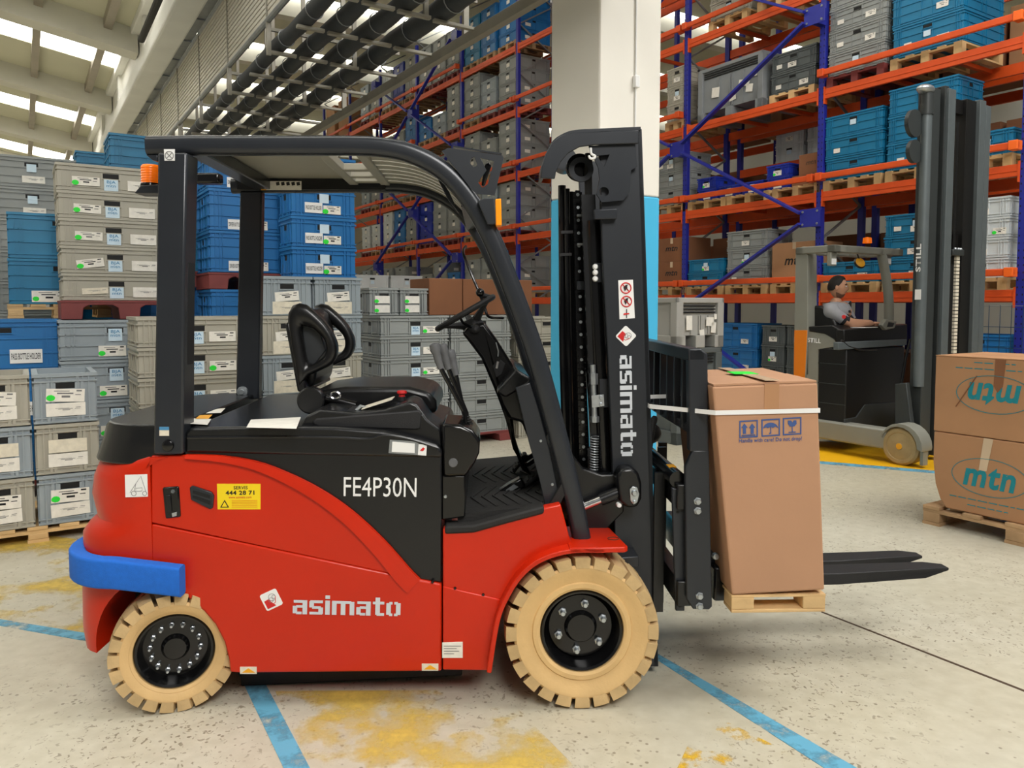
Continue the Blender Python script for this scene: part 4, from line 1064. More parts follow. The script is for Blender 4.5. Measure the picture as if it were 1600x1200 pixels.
# yellow service sticker
sv = decal([(339, 756), (407, 756), (407, 796), (340, 796)], YB + .004, 'service_sticker', 'yellow')
ys = YB + .002
place_text('service_word', text_mesh('SERVIS', 'ink_black', .02, 1), sv, TP(376, 762, ys), height=.013)
place_text('service_number', text_mesh('444 28 71', 'ink_black', .03, 1), sv, TP(375, 770, ys), width=.108, height=.017)
place_text('service_site', text_mesh('www.asimato.com', 'ink_red', .01, 1), sv, TP(375, 777, ys), width=.085, height=.009)
G().prism(poly([(344, 793), (351, 781), (358, 793)], ys), ys - .0005, ys).build('warning_triangle', 'ink_black', sv)
G().prism(poly([(346.5, 791.6), (351, 783.8), (355.5, 791.6)], ys), ys - .001, ys - .0005).build('warning_field', 'yellow', sv)
g = G()
for k in range(5): g.prism(poly([(362, 781.5 + k * 2.6), (402, 781.5 + k * 2.6), (402, 782.6 + k * 2.6), (362, 782.6 + k * 2.6)], ys), ys - .0005, ys)
g.build('small_print', 'amber', sv)
# white pictogram, documents, small labels
st2 = decal([(195, 742), (230, 741), (231, 776), (196, 777)], YB - .001, 'lifting_diagram', 'white')
for pts in ([(203, 770), (212, 756), (220, 744), (229, 771)], [(212, 756), (210, 767)]):
    G().tube([TP(a, b, YB - .003) for a, b in pts], .0009, 4).build('diagram_line', 'ink_grey', st2)
for a, b, r in ((209, 771, .009), (226, 771, .008)):
    c = TP(a, b, YB - .003); G().tube([c + Vector((r * math.cos(t), 0, r * math.sin(t))) for t in [2 * pi * k / 14 for k in range(14)]], .001, 4, closed=True).build('diagram_wheel', 'ink_grey', st2)
G().tube([TP(a, b, YB - .003) for a, b in ((212, 763), (222, 762), (222, 767), (212, 768))], .0009, 4, closed=True).build('diagram_line', 'ink_grey', st2)
d1 = decal([(691, 1004), (723, 1003), (723, 1028), (691, 1028)], YB - .007, 'serial_notice', 'paper')
for k in range(4):
    w_ = (27, 20, 24, 16)[k]; y_ = YB - .009
    G().prism(poly([(693.5, 1009 + 4 * k), (693.5 + w_, 1009 + 4 * k), (693.5 + w_, 1010 + 4 * k), (693.5, 1010 + 4 * k)], y_), y_ - .0004, y_).build('print_line', 'ink_grey', d1)
for x_, y_ in ((375, 1042), (659, 1037)):
    dd = decal([(x_, y_), (x_ + 26, y_), (x_ + 26, y_ + 11), (x_, y_ + 11)], YB, 'jack_point_sticker', 'paper_cream')
    yy = YB - .002; G().prism(poly([(x_ + 3, y_ + 9), (x_ + 13, y_ + 2), (x_ + 24, y_ + 9)], yy), yy - .0005, yy).build('jack_triangle', 'amber', dd)
dd = decal([(609, 687), (654, 690), (653, 711), (607, 708)], YB + .004, 'hood_latch_plate', 'galv')
part([(613, 690), (648, 693), (648, 708), (612, 706)], YB + .001, YB + .003, 'latch_window', 'white', dd, bevel=0)
dd = decal([(654, 694), (667, 695), (666, 712), (653, 711)], YB + .004, 'hood_pictogram', 'white')
part([(656, 704), (661, 699), (664, 701), (661, 705)], YB + .001, YB + .002, 'pictogram_hand', 'ink_red', dd, bevel=0)
dd = decal([(249, 667), (264, 667), (264, 681), (249, 681)], .036, 'inspection_sticker', 'paper_cream'); part([(249, 667), (264, 667), (264, 672), (249, 672)], .033, .034, 'sticker_head', 'ink_lightblue', dd, bevel=0)
dd = decal([(256, 233), (273, 233), (273, 251), (257, 251)], .034, 'no_riding_sticker', 'white')
c = TP(264.5, 243, .031); G().tube([c + Vector((.015 * math.cos(t), 0, .015 * math.sin(t))) for t in [2 * pi * k / 20 for k in range(20)]], .0015, 4, closed=True).build('sticker_ring', 'ink_grey', dd)
for s_ in (-1, 1): G().bar(c + Vector((-.01, 0, -.01 * s_)), c + Vector((.01, 0, .01 * s_)), .002, .002).build('sticker_cross', 'ink_grey', dd)
yw = WID - YG - .052
dd = decal([(408, 283), (471, 283), (471, 297), (408, 297)], yw, 'roof_warning_sticker', 'paper'); part([(408, 283), (416, 283), (416, 297), (408, 297)], yw - .003, yw - .002, 'sticker_hazard', 'amber', dd, bevel=0)
for k in range(5): part([(431 + k * 8, 285), (436 + k * 8, 284), (437 + k * 8, 289), (432 + k * 8, 290)], yw - .003, yw - .002, 'sticker_picture', 'ink_black', dd, bevel=0)
# door handle recess and vent
hr = part([(253, 762), (279, 760), (282, 808), (258, 811)], YB - .002, YB + .01, 'handle_recess', 'black_gloss', bevel=.006)
part([(259, 774), (266, 773), (268, 800), (262, 802)], YB - .008, YB, 'handle_grip', 'black', hr, bevel=.003)
x, z = T(270, 768, YB - .004); G().lathe([(0, -.006), (.006, -.006), (.008, 0)], (x, YB - .002, z), seg=12).build('lock_cylinder', 'still_mid', hr)
part([(268, 802), (276, 800), (276, 806), (269, 808)], YB - .006, YB, 'handle_lever', 'zinc', hr, bevel=.001)
vt = part([(296, 762), (300, 759), (330, 769), (334, 775), (332, 794), (328, 796), (298, 781)], YB - .004, YB + .01, 'side_vent', 'steel_dark', bevel=.003)
part([(301, 766), (328, 774), (328, 779), (301, 771)], YB - .0055, YB - .003, 'vent_slot', 'slot', vt, bevel=0)
part([(301, 774), (328, 783), (328, 789), (301, 778)], YB - .0055, YB - .003, 'vent_slot', 'slot', vt, bevel=0)
# papers on the hood
zt = T(440, 667, .1)[1] + .013
def hoodcard(pts, name, m):
    ps = [on_plane(a, b, O_T + Vector((0, 0, zt)), Vector((0, 0, 1))) - O_T for a, b in pts]
    vs = [(p.dot(TX), p.dot(TY), p.z) for p in ps]; n_ = len(vs)
    return G().add(vs + [(a, b, c + .001) for a, b, c in vs], [tuple(range(n_)), tuple(range(2 * n_ - 1, n_ - 1, -1))] + [(i, (i + 1) % n_, (i + 1) % n_ + n_, i + n_) for i in range(n_)]).build(name, m, truck)
hoodcard([(392, 656), (470, 652), (463, 670), (385, 668)], 'hood_instruction_sheet', 'paper')
hoodcard([(330, 640), (352, 638), (345, 645), (322, 646)], 'hood_label', 'paper')
hoodcard([(303, 654), (330, 655), (324, 664), (294, 662)], 'hood_label', 'paper')
hoodcard([(312, 649), (332, 648), (325, 655), (305, 655)], 'hood_hazard_label', 'amber')
# ================================================================== foam bumper strapped round the counterweight
fpth = [TP(283, 908, .01)]
p_a = TP(283, 909, .0); p_b = TP(165, 898, .0); p_c = TP(122, 880, .25)
x_r = TP(136, 885, .3).x
zt_, zb_ = TP(200, 880, 0).z, TP(200, 930, 0).z
pth = [(p_a.x, .012, TP(283, 909, 0).z), (p_b.x + .03, .012, TP(165, 898, 0).z + .003)]
zc_ = pth[-1][2]
rr_ = .2
for k in range(1, 9):
    a_ = pi / 2 * k / 8; pth.append((x_r + .035 + rr_ - rr_ * math.sin(a_), .012 + rr_ - rr_ * math.cos(a_), zc_ + .012 * k / 8))
pth += [(x_r + .035, WID - .25, zc_ + .012)]
for k in range(1, 9):
    a_ = pi / 2 * k / 8; pth.append((x_r + .035 + rr_ - rr_ * math.cos(a_), WID - .2 - .012 + rr_ * math.sin(a_), zc_ + .01))
pth.append((p_a.x, WID - .012, zc_))
vs = []; sec = rrect(.058, .112, .012)
g = G(); P_ = [Vector(p) for p in pth]; rg = []
for i, p in enumerate(P_):
    d = (P_[min(i + 1, len(P_) - 1)] - P_[max(i - 1, 0)]).normalized(); sd_ = Vector((d.y, -d.x, 0)).normalized()
    rg.append([p + sd_ * (a + .0) + Vector((0, 0, b)) for a, b in sec])
g.loft(rg)
fb = thing('foam_bumper', 'blue foam strip wrapped round the rear of the red forklift', 'foam bumper', O_T, YAW)
g.build('foam_strip', 'foam', fb)
# ================================================================== pallets
PALM = {}
def pallet_mesh(w, d, h, m):
    k = (w, d, h, m)
    if k in PALM: return PALM[k]
    g = G()
    for i in range(5): x = (w - .1) * i / 4; g.box(x, x + .1, 0, d, h - .022, h)
    for y in (0, d / 2 - .05, d - .1): g.box(0, w, y, y + .1, h - .044, h - .022)
    for x in (0, w / 2 - .05, w - .1):
        for y in (0, d / 2 - .05, d - .1): g.box(x, x + .1, y, y + .1, .022, h - .044)
        g.box(x, x + .1, 0, d, 0, .022)
    PALM[k] = g.mesh('pallet', m, 0); return PALM[k]
def pallet_parts(name, label, loc, rz, w, d, h, m, along='x'):
    """near pallet, every board a part; front edge along local x"""
    e = thing(name, label, 'pallet', loc, rz)
    nb = 5
    for i in range(nb):
        x = (w - .12) * i / (nb - 1); o = G().box(x, x + .115, -.0, d, h - .024, h).build('deck_board', m, e, smooth=0, bevel=.003); o.location.z = random.uniform(-.001, .001)
    for y in (0, d / 2 - .05, d - .1): G().box(0, w, y + .004, y + .096, h - .046, h - .0245).build('cross_board', m, e, smooth=0)
    for x in (0, w / 2 - .06, w - .12):
        for y in (0, d / 2 - .05, d - .1): G().box(x + .004, x + .116, y, y + .1, .0225, h - .0465).build('block', m, e, smooth=0, bevel=.004)
        G().box(x, x + .12, 0, d, 0, .022).build('base_board', m, e, smooth=0)
    return e
# ================================================================== crates
CRM = {}
def crate_mesh(w, d, h, m, style):
    k = (round(w, 3), round(d, 3), round(h, 3), m, style)
    if k in CRM: return CRM[k]
    g = G().use(m); t = .012; i = .035
    # shell
    o4 = [(t, t), (w - t, t), (w - t, d - t), (t, d - t)]; i4 = [(i, i), (w - i, i), (w - i, d - i), (i, d - i)]
    vs = [(a, b, 0) for a, b in o4] + [(a, b, h) for a, b in o4] + [(a, b, h) for a, b in i4] + [(a, b, .03) for a, b in i4]
    fs = [(3, 2, 1, 0)] + [(j, (j + 1) % 4, 4 + (j + 1) % 4, 4 + j) for j in range(4)] + [(4 + j, 4 + (j + 1) % 4, 8 + (j + 1) % 4, 8 + j) for j in range(4)] + [(8 + j, 8 + (j + 1) % 4, 12 + (j + 1) % 4, 12 + j) for j in range(4)] + [(12, 13, 14, 15)]
    g.add(vs, fs)
    def ring(z0, z1, p=.0):
        g.box(p, w - p, p, t + .001, z0, z1); g.box(p, w - p, d - t - .001, d - p, z0, z1)
        g.box(p, t + .001, t, d - t, z0, z1); g.box(w - t - .001, w - p, t, d - t, z0, z1)
    ring(h - .022, h); ring(h - .056, h - .046, .001); ring(0.004, .016, .003)
    if style != 'far': ring(.034, .042, .003)
    mids = []
    if style in ('tall', 'blue', 'far2') and h > .25: mids = [h * .36, h * .64] if h > .3 else [h * .5]
    if style == 'open': mids = []
    for z in mids: ring(z - .005, z + .005, .002)
    zt = h - .05; z0 = .012
    def vr(x, p=.002, e=.008): g.box(x - e / 2, x + e / 2, p, t + .001, z0, zt); g.box(x - e / 2, x + e / 2, d - t - .001, d - p, z0, zt)
    def vs_(y, p=.002, e=.008): g.box(p, t + .001, y - e / 2, y + e / 2, z0, zt); g.box(w - t - .001, w - p, y - e / 2, y + e / 2, z0, zt)
    hw = .06 if w > .5 else .055
    for x in (.05, w - .05): vr(x)
    for x in (w / 2 - hw - .012, w / 2 + hw + .012): vr(x, .004)
    if style != 'far':
        for x in (.085, .11, w - .085, w - .11): vr(x)
        for x in ([.25 * w, .75 * w] if style == 'open' else []): vr(x)
        for x in (.05, .085, .11, w - .05, w - .085, w - .11, w / 2 - hw - .012, w / 2 + hw + .012):
            g.box(x - .003, x + .003, .0, t, h - .056, h - .02)
    for y in (.05, .1, d * .5 - .05, d * .5 + .05, d - .1, d - .05): vs_(y)
    # the hand hole: its dark opening with a moulded frame
    z1, z2 = h - .105, h - .064
    if style == 'open': z1, z2 = h - .10, h - .062
    g.use('slot'); g.box(w / 2 - hw, w / 2 + hw, .0095, t + .002, z1, z2); g.use(m)
    g.box(w / 2 - hw - .01, w / 2 + hw + .01, .002, t, z1 - .009, z1)
    g.box(w / 2 - hw - .01, w / 2 - hw, .002, t, z1, z2); g.box(w / 2 + hw, w / 2 + hw + .01, .002, t, z1, z2)
    if style == 'far': g.box(w / 2 - hw - .01, w / 2 + hw + .01, .002, t, z2, z2 + .008)
    # same on the short side that faces down the aisle
    g.use('slot'); g.box(w - t - .002, w - .0095, d / 2 - .05, d / 2 + .05, z1, z2); g.box(.0095, t + .002, d / 2 - .05, d / 2 + .05, z1, z2)
    CRM[k] = g.mesh('crate_body', None, 0); return CRM[k]
CARD = {}
def card(parent, x, z, w, h, m, name='label_card', y=.0006, ang=0., side=None):
    k = (round(w, 3), round(h, 3), m)
    if k not in CARD: CARD[k] = G().box(-w / 2, w / 2, -.001, .001, -h / 2, h / 2).mesh('label_card', m, 0)
    o = link(name, CARD[k], parent); o.location = (x, y, z); o.rotation_euler = (0, ang, 0)
    if side: o.location = (side[0], side[1], z); o.rotation_euler = (0, 0, pi / 2)
    return o
PRN = {}
def prints(c, w, h, seed=0):
    k = (round(w, 2), round(h, 2), seed % 3)
    if k not in PRN:
        rd = random.Random(seed); g = G()
        g.box(-w * .22, w * .2, -.0016, -.001, h * .1, h * .2); g.box(w * .28, w * .42, -.0016, -.001, h * .3, h * .42)
        g.box(-w * .1, w * .12, -.0016, -.001, -h * .18, -h * .02); g.box(w * .25, w * .4, -.0016, -.001, h * .02, h * .08)
        g.box(-w * .3, w * .1, -.0016, -.001, h * .3, h * .35)
        PRN[k] = g.mesh('print', 'ink_black' if seed % 3 else 'ink_grey', 0)
    link('print', PRN[k], c)
GRN = None
def green(c, w, h):
    global GRN
    if GRN is None:
        GRN = G().lathe([(0, -.002), (.024, -.002), (.026, -.001)], (0, 0, 0), seg=10).mesh('green_sticker', 'green', 0)
    o = link('green_sticker', GRN, c); o.location = (-w * .38, 0, -h * .22); o.scale = (1, 1, .8)
ORD = ['bottom', 'second', 'third', 'fourth', 'fifth', 'sixth', 'seventh', 'eighth', 'ninth', 'tenth', 'eleventh', 'twelfth', 'thirteenth']
def row_word(i, n):
    if n == 1: return 'single'
    return 'bottom' if i == 0 else ('top' if i == n - 1 else ORD[i] + ' up')
def crate(loc, rz, w, d, h, m, style, label, group, cards=(), cat='crate', name='plastic_crate'):
    e = thing(name, label, cat, loc, rz, group)
    link('crate_body', crate_mesh(w, d, h, m, style), e)
    for c in cards: c(e)
    return e
# ================================================================== pallet rack
P0 = Vector((4.433, 11.2, 0)); BAY = 2.68; RD = 1.08
rack = thing('pallet_rack', 'tall orange and blue pallet rack running along the far side of the aisle', 'rack', P0, A_X)
RX, RY = -W, U
def rk(px, y=.0):
    """position along the rack of a pixel column, on the plane y behind the rack face"""
    p = on_plane(px, 478, P0 + RY * y, RY) - P0; return p.dot(RX)
def posts(b): return 2.70 if b == 1 else b * BAY
R0, RS = 1.93, 1.45
ZTOP = 9.0
up_m = {}
def upright(x, y, h):
    g = G(); w, d = .095, .075
    g.box(-w / 2, w / 2, 0, d, 0, h)
    o = g.build('upright', 'rack_blue', rack, smooth=0, bevel=.006); o.location = (x, y, 0); return o
hole_me = None
g = G()
for k in range(100):
    for s_ in (-.028, .028): g.box(s_ - .006, s_ + .006, -.0015, .0, .3 + k * .085, .322 + k * .085)
hole_me = g.mesh('perforation', 'slot', 0)
LEV = range(0, 5)
for b in range(-8, 2):
    x = posts(b)
    for y in (0, RD - .08):
        o = upright(x, y, ZTOP)
        if y == 0:
            if b >= -1: tag(link('perforation', hole_me, o), kind='stuff')
    for k in range(9):     # lacing between front and rear post
        z0 = .3 + k * 1.1
        a, c = ((0.06, z0), (RD - .08, z0 + .55)); g = G()
        g.bar((x, a[0], a[1]), (x, c[0], c[1]), .03, .03); g.bar((x, c[0], c[1]), (x, a[0], z0 + 1.1), .03, .03)
        g.build('lacing', 'galv', rack, smooth=0)
    for y in (RD + .28, 2 * RD + .2): 
        if b >= -5: upright(x, y, ZTOP)
NO_RAIL = {(-1, 2), (-5, 3), (-4, 4), (-3, 4)}
bm_me = {}
for b in range(-8, 1):
    x0, x1 = posts(b), posts(b + 1); wd_ = x1 - x0
    for k in LEV:
        zr_ = R0 + RS * k; zb = zr_ - .27
        if zb > ZTOP: continue
        o = G().prism([(x0 + .045, zb - .07), (x1 - .045, zb - .07), (x1 - .045, zb + .07), (x0 + .045, zb + .07)], -.005, .045).build('beam', 'rack_orange', rack, smooth=0, bevel=.006)
        G().box(x0 + .045, x1 - .045, -.012, -.005, zb - .012, zb + .004).build('beam_step', 'rack_orange', o, smooth=0)
        G().box(x0 + .045, x1 - .045, RD - .05, RD, zb - .07, zb + .07).build('beam', 'rack_orange', rack, smooth=0)
        for xe in (x0 + .045, x1 - .065):
            G().box(xe, xe + .02, -.016, .05, zb - .14, zb + .1).build('beam_connector', 'rack_orange', rack, smooth=0)
        if b >= -5:
            for yy in (RD + .28, 2 * RD + .25):
                G().box(x0 + .045, x1 - .045, yy - .02, yy + .03, zb - .07, zb + .07).build('beam', 'rack_orange', rack, smooth=0)
        if (b, k) not in NO_RAIL:
            ro = G().prism([(0, zr_ - .03), (.03, zr_ - .045), (.03, zr_ + .045), (0, zr_ + .03)], x0 - .0, x1 + .0)
            rl = G().box(x0 + .02, x1 - .02, -.13, -.085, zr_ - .042, zr_ + .042).build('guard_rail', 'rack_orange', rack, smooth=0, bevel=.012)
            for xe in (x0 + .02, x1 - .12):
                G().box(xe, xe + .1, -.145, -.02, zr_ - .055, zr_ + .055).build('rail_bracket', 'rack_bright' if b == 0 and xe > x0 + 1 else 'rack_orange', rl, smooth=0, bevel=.008)
    for k in LEV:
        if b in (0, -1, -2):
            zb = R0 + RS * k - .27
            for f in (.33, .66): G().box(x0 + wd_ * f - .03, x0 + wd_ * f + .03, .05, RD - .05, zb + .01, zb + .06).build('support_bar', 'rack_orange', rack, smooth=0)
# zig-zag spine bracing on the front of the rack
def gusset(b, z, sx):
    x = posts(b) ; g = G(); g.box(x - .17, x + .17, -.2, -.19, z - .13, z + .13); o = g.build('brace_plate', 'rack_blue', rack, smooth=0, bevel=.006)
    for dx in (-.12, .12):
        for dz in (-.09, .09): G().lathe([(0, -.012), (.016, -.01), (.018, 0)], (x + dx, -.2, z + dz), seg=8).build('plate_bolt', 'galv', o)
    G().box(x - .05, x + .05, -.19, 0, z - .12, z + .12).build('brace_block', 'rack_blue', o, smooth=0)
def brace(b0, z0, b1, z1):
    x0, x1 = posts(b0), posts(b1); d = Vector((x1 - x0, 0, z1 - z0)).normalized() * .16
    G().bar(Vector((x0, -.225, z0)) + d, Vector((x1, -.225, z1)) - d, .04, .085, (0, 1, 0)).build('diagonal_brace', 'rack_blue', rack, smooth=0, bevel=.006)
def gz(k): return 4.22 + 1.42 * k
for bl in (-1, -6):
    for k in (-1, 0, 1, 2, 3):
        pass
for k in (-2, 0, 2): gusset(-1, gz(k), 0); gusset(-5, gz(k), 0)
for k in (-1, 1, 3):
    gusset(0, gz(k), 0); gusset(-2, gz(k), 0); gusset(-4, gz(k), 0); gusset(-6, gz(k), 0)
for k in (-2, -1, 0, 1, 2):
    e, o_ = (k, k + 1) if k % 2 == 0 else (k + 1, k)
    brace(-1, gz(e), 0, gz(o_)); brace(-1, gz(e), -2, gz(o_)); brace(-5, gz(e), -4, gz(o_)); brace(-5, gz(e), -6, gz(o_))
brace(0, gz(-3), -1, gz(-2))
# ================================================================== loads on the rack
LEVN = ['lowest', 'second', 'third', 'fourth', 'fifth', 'top']
BAYN = {0: 'bay behind reach truck', -1: 'bay right of column', -2: 'bay beside column right', -3: 'bay behind column', -4: 'first bay left of column', -5: 'second bay left of column', -6: 'third bay left of column', -7: 'fourth bay left of column', -8: 'farthest bay'}
COLN = {'crate_grey': 'grey', 'crate_beige': 'pale grey', 'crate_cool': 'cool grey', 'crate_dark': 'dark grey', 'crate_blue': 'blue', 'crate_teal': 'teal', 'crate_navy': 'navy', 'crate_white': 'white'}
def rpos(s, y, z): p = P0 + RX * s + RY * y; return (p.x, p.y, z)
rnd = random.Random(3)
NCR = [0]
SEEN = {}
def rcards(style, w, h, near):
    out = []
    def mk(e):
        cx = w / 2
        out_ = []
        r = rnd.random()
        if near:
            if r < .8:
                c = card(e, cx + (rnd.choice((-.02, .0, .2)) if w > .55 else 0), h * .30, .15, .075, 'paper'); prints(c, .15, .075, rnd.randrange(9))
                if rnd.random() < .25: green(c, .15, .075)
            if rnd.random() < .4: card(e, cx, h * .55, .09, .07, 'paper_blue')
            if rnd.random() < .4 and w > .7: card(e, cx - .25, h * .35, .1, .06, 'paper')
        else:
            if r < .9: card(e, cx + .01, h * .38, .14, .085, 'paper')
            if rnd.random() < .75: card(e, 0, h * .36, .15, .075, 'paper', side=(w - .0006, .3))
    return (mk,)
def stack(b, k, s0, w, d, h, n, m, style='far', nth='', pallet='wood_grey', y=.02, gap=0, ph=.144, near=None, jitter=.01):
    """a pallet with n crates; s0 = its left edge along the rack"""
    near = (b >= -1) if near is None else near
    lv_ = LEVN[k] if k >= 0 else 'floor'
    where = f'{nth} stack on {lv_} beam, {BAYN[b]}' if k >= 0 else f'{nth} stack on floor, {BAYN[b]}'
    zb = (R0 + RS * k - .20) if k >= 0 else 0.0
    if pallet:
        o = link('pallet', pallet_mesh(w, 1.0, ph, pallet), None); o.location = rpos(s0, y - .02, zb); o.rotation_euler = (0, 0, A_X)
        tag(o, f"{'red plastic' if pallet == 'red_plastic' else 'wooden'} pallet under {where}", 'pallet', 'pallets on the rack')
        zb += ph
    for i in range(n):
        j = rnd.uniform(-jitter, jitter)
        lab = f'{COLN[m]} crate, {row_word(i, n)}, {where}'
        crate(rpos(s0 + j, y + rnd.uniform(0, .012), zb + i * h), A_X, w, d, h - .004, m, style, lab, 'crates stored on the rack', rcards(style, w, h, near))
        NCR[0] += 1
def carton(loc, rz, w, d, h, label, m='carton_b', group=None, text=None, parts=True):
    e = thing('carton', label, 'carton', loc, rz, group)
    G().box(0, w, 0, d, 0, h).build('box', m, e, smooth=0, bevel=.006)
    if parts:
        G().box(w / 2 - .03, w / 2 + .03, -.001, 0, h - .1, h).build('tape_tail', 'tape', e, smooth=0)
    if text:
        place_text('logo', text_mesh('mtn', text, .02, 1.15, shear=.25), e, (w * .5, -.002, h * .55), width=w * .42, height=h * .2)
    return e
# ---- bay 0 : behind the reach truck
def S(px, y=.02): return rk(px, y)
stack(0, 2, .08, .86, .9, .31, 4, 'crate_grey', 'far2', 'left', 'red_plastic')
stack(0, 2, 1.03, .92, 1.0, .40, 3, 'crate_teal', 'far2', 'middle', 'wood')
stack(0, 1, .06, .88, .62, .30, 3, 'crate_teal', 'far2', 'left', 'wood')
stack(0, 1, 1.0, .90, .62, .355, 3, 'crate_teal', 'far2', 'middle', 'wood')
stack(0, 1, 1.96, .6, .62, .30, 1, 'crate_teal', 'far2', 'right', 'wood')
stack(0, 0, .06, .86, .62, .29, 1, 'crate_teal', 'far2', 'left', 'wood')
stack(0, 0, 1.0, .86, .62, .29, 3, 'crate_teal', 'far2', 'middle', 'wood')
stack(0, 0, 1.93, .62, .62, .24, 4, 'crate_white', 'tall', 'right', 'wood')
stack(0, -1, .10, .86, .62, .32, 3, 'crate_teal', 'far2', 'left', 'wood')
stack(0, -1, 1.85, .8, .62, .35, 3, 'crate_blue', 'far2', 'right', 'wood')
# ---- bay -1 : right of the column
x0 = posts(-1)
stack(-1, 0, x0 + .08, .8, .62, .23, 2, 'crate_teal', 'far2', 'left', 'wood')
stack(-1, 0, x0 + .95, .82, .62, .29, 3, 'crate_grey', 'far2', 'middle', 'wood')
def rpallet(b, k, s0, w, lab):
    o = link('pallet', pallet_mesh(w, 1.0, .144, 'wood'), None); o.location = rpos(s0, 0, R0 + RS * k - .2); o.rotation_euler = (0, 0, A_X)
    return tag(o, lab, 'pallet', 'pallets on the rack')
rpallet(-1, 0, x0 + 1.85, .84, 'wooden pallet under the printed carton on lowest beam right of column')
carton(rpos(x0 + 1.86, .02, R0 - .056), A_X, .8, .6, .62, 'brown carton with black logo on lowest rack beam right of column', 'carton_b', text='ink_black')
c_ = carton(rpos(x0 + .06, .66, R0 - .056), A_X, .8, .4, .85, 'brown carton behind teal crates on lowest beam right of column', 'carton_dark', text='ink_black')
# level 1: blue picking bins and small boxes
for s_, w_, m_, n_, l_ in ((x0 + .24, .42, 'crate_navy', 2, 'left'), (x0 + .72, .42, 'crate_navy', 1, 'second'), (x0 + 1.2, .42, 'crate_navy', 1, 'third'), (x0 + 1.68, .42, 'crate_navy', 2, 'fourth')):
    stack(-1, 1, s_, w_, .5, .19, n_, m_, 'tall', l_, None, y=.06)
rpallet(-1, 1, x0 + .08, .84, 'wooden pallet under left navy crates, second beam right of column')
rpallet(-1, 1, x0 + .95, .84, 'wooden pallet under middle navy crates, second beam right of column')
rpallet(-1, 1, x0 + 1.85, .84, 'wooden pallet under small cartons, second beam right of column')
for o in bpy.data.objects:
    if o.get('label', '').startswith('navy') and o.parent is None: o.location.z += .144
stack(-1, 1, x0 + .98, .56, .5, .3, 1, 'crate_dark', 'far2', 'rear grey', None, y=.62)
for o in bpy.data.objects:
    if 'rear grey stack' in o.get('label', ''): o.location.z += .146
carton(rpos(x0 + 2.13, .1, R0 + RS - .054), A_X, .5, .45, .16, 'lower small brown carton on second rack beam right of column', 'carton_dark', parts=False)
carton(rpos(x0 + 2.25, .1, R0 + RS + .104), A_X, .42, .4, .3, 'upper small brown carton on second rack beam right of column', 'carton_dark', text='ink_brown', parts=False)
# back-to-back rack seen through
for yy in (RD + .28, 2 * RD + .25): G().box(x0 + .045, x0 + BAY - .045, yy - .02, yy + .03, 3.86, 4.0).build('beam', 'rack_orange', rack, smooth=0)
for j, (s_, m_) in enumerate(((x0 + .78, 'crate_white'), (x0 + 1.42, 'crate_white'), (x0 + 2.02, 'crate_beige'))):
    for i in range(2):
        crate(rpos(s_, RD + .3, 4.0 + i * .3), A_X, .58, .6, .296, m_, 'tall', f"{COLN[m_]} crate, {('bottom', 'top')[i]} of {('left', 'middle', 'right')[j]} pair in rear rack right of column", 'crates stored on the rack', rcards('tall', .58, .3, True))
for j in range(3):
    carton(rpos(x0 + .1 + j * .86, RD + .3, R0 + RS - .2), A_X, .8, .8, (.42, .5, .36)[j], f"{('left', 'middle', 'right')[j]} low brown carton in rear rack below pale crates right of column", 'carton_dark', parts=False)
stack(-1, 2, x0 + 1.7, .8, .6, .3, 2, 'crate_dark', 'far2', 'right', 'wood', y=.1)
stack(-1, 3, x0 + .5, .8, .6, .3, 2, 'crate_beige', 'far2', 'left', 'wood')
stack(-1, 3, x0 + 1.5, .8, .6, .3, 2, 'crate_grey', 'far2', 'right', 'wood')
# large grey pallet bin on level 2
def bin_(loc, rz, w, d, h, label, m='bin_grey', stickers=True):
    e = thing('pallet_bin', label, 'pallet bin', loc, rz)
    t = .04; g = G()
    o4 = [(t, t), (w - t, t), (w - t, d - t), (t, d - t)]; i4 = [(2 * t, 2 * t), (w - 2 * t, 2 * t), (w - 2 * t, d - 2 * t), (2 * t, d - 2 * t)]
    vs = [(a, b, .14) for a, b in o4] + [(a, b, h) for a, b in o4] + [(a, b, h) for a, b in i4] + [(a, b, .2) for a, b in i4]
    g.add(vs, [(3, 2, 1, 0)] + [(j, (j + 1) % 4, 4 + (j + 1) % 4, 4 + j) for j in range(4)] + [(4 + j, 4 + (j + 1) % 4, 8 + (j + 1) % 4, 8 + j) for j in range(4)] + [(8 + j, 8 + (j + 1) % 4, 12 + (j + 1) % 4, 12 + j) for j in range(4)] + [(12, 13, 14, 15)])
    g.build('tub', m, e, smooth=0)
    for (a, b, c, d_) in ((0, w, 0, t), (0, w, d - t, d), (0, t, 0, d), (w - t, w, 0, d)): G().box(a, b, c, d_, h - .06, h).build('rim', m, e, smooth=0, bevel=.01)
    for x in (0, w - .1):
        for y in (0, d - .1): G().box(x, x + .1, y, y + .1, 0, h - .05).build('corner_post', m, e, smooth=0, bevel=.008)
    for x in (0, w / 2 - .07, w - .14): G().box(x, x + .14, 0, d, 0, .14).build('runner', m, e, smooth=0, bevel=.008)
    for k in range(3): G().box(.12, w - .12, t - .018, t, h - .1 - k * .035, h - .085 - k * .035).build('side_rib', 'slot', e, smooth=0)
    for x in (w * .33, w * .5, w * .54, w * .7): G().box(x - .008, x + .008, t - .02, t, .16, h - .2).build('panel_rib', m, e, smooth=0)
    if stickers:
        for (x, z, a, b) in ((.28, .5, .12, .16), (.72, .52, .16, .1), (.86, .62, .1, .06), (.8, .4, .1, .12), (.55, .3, .1, .07)):
            o = card(e, x * w, z * h, a * w, b, 'paper', 'torn_label', y=t - .022, ang=rnd.uniform(-.2, .2))
    return e
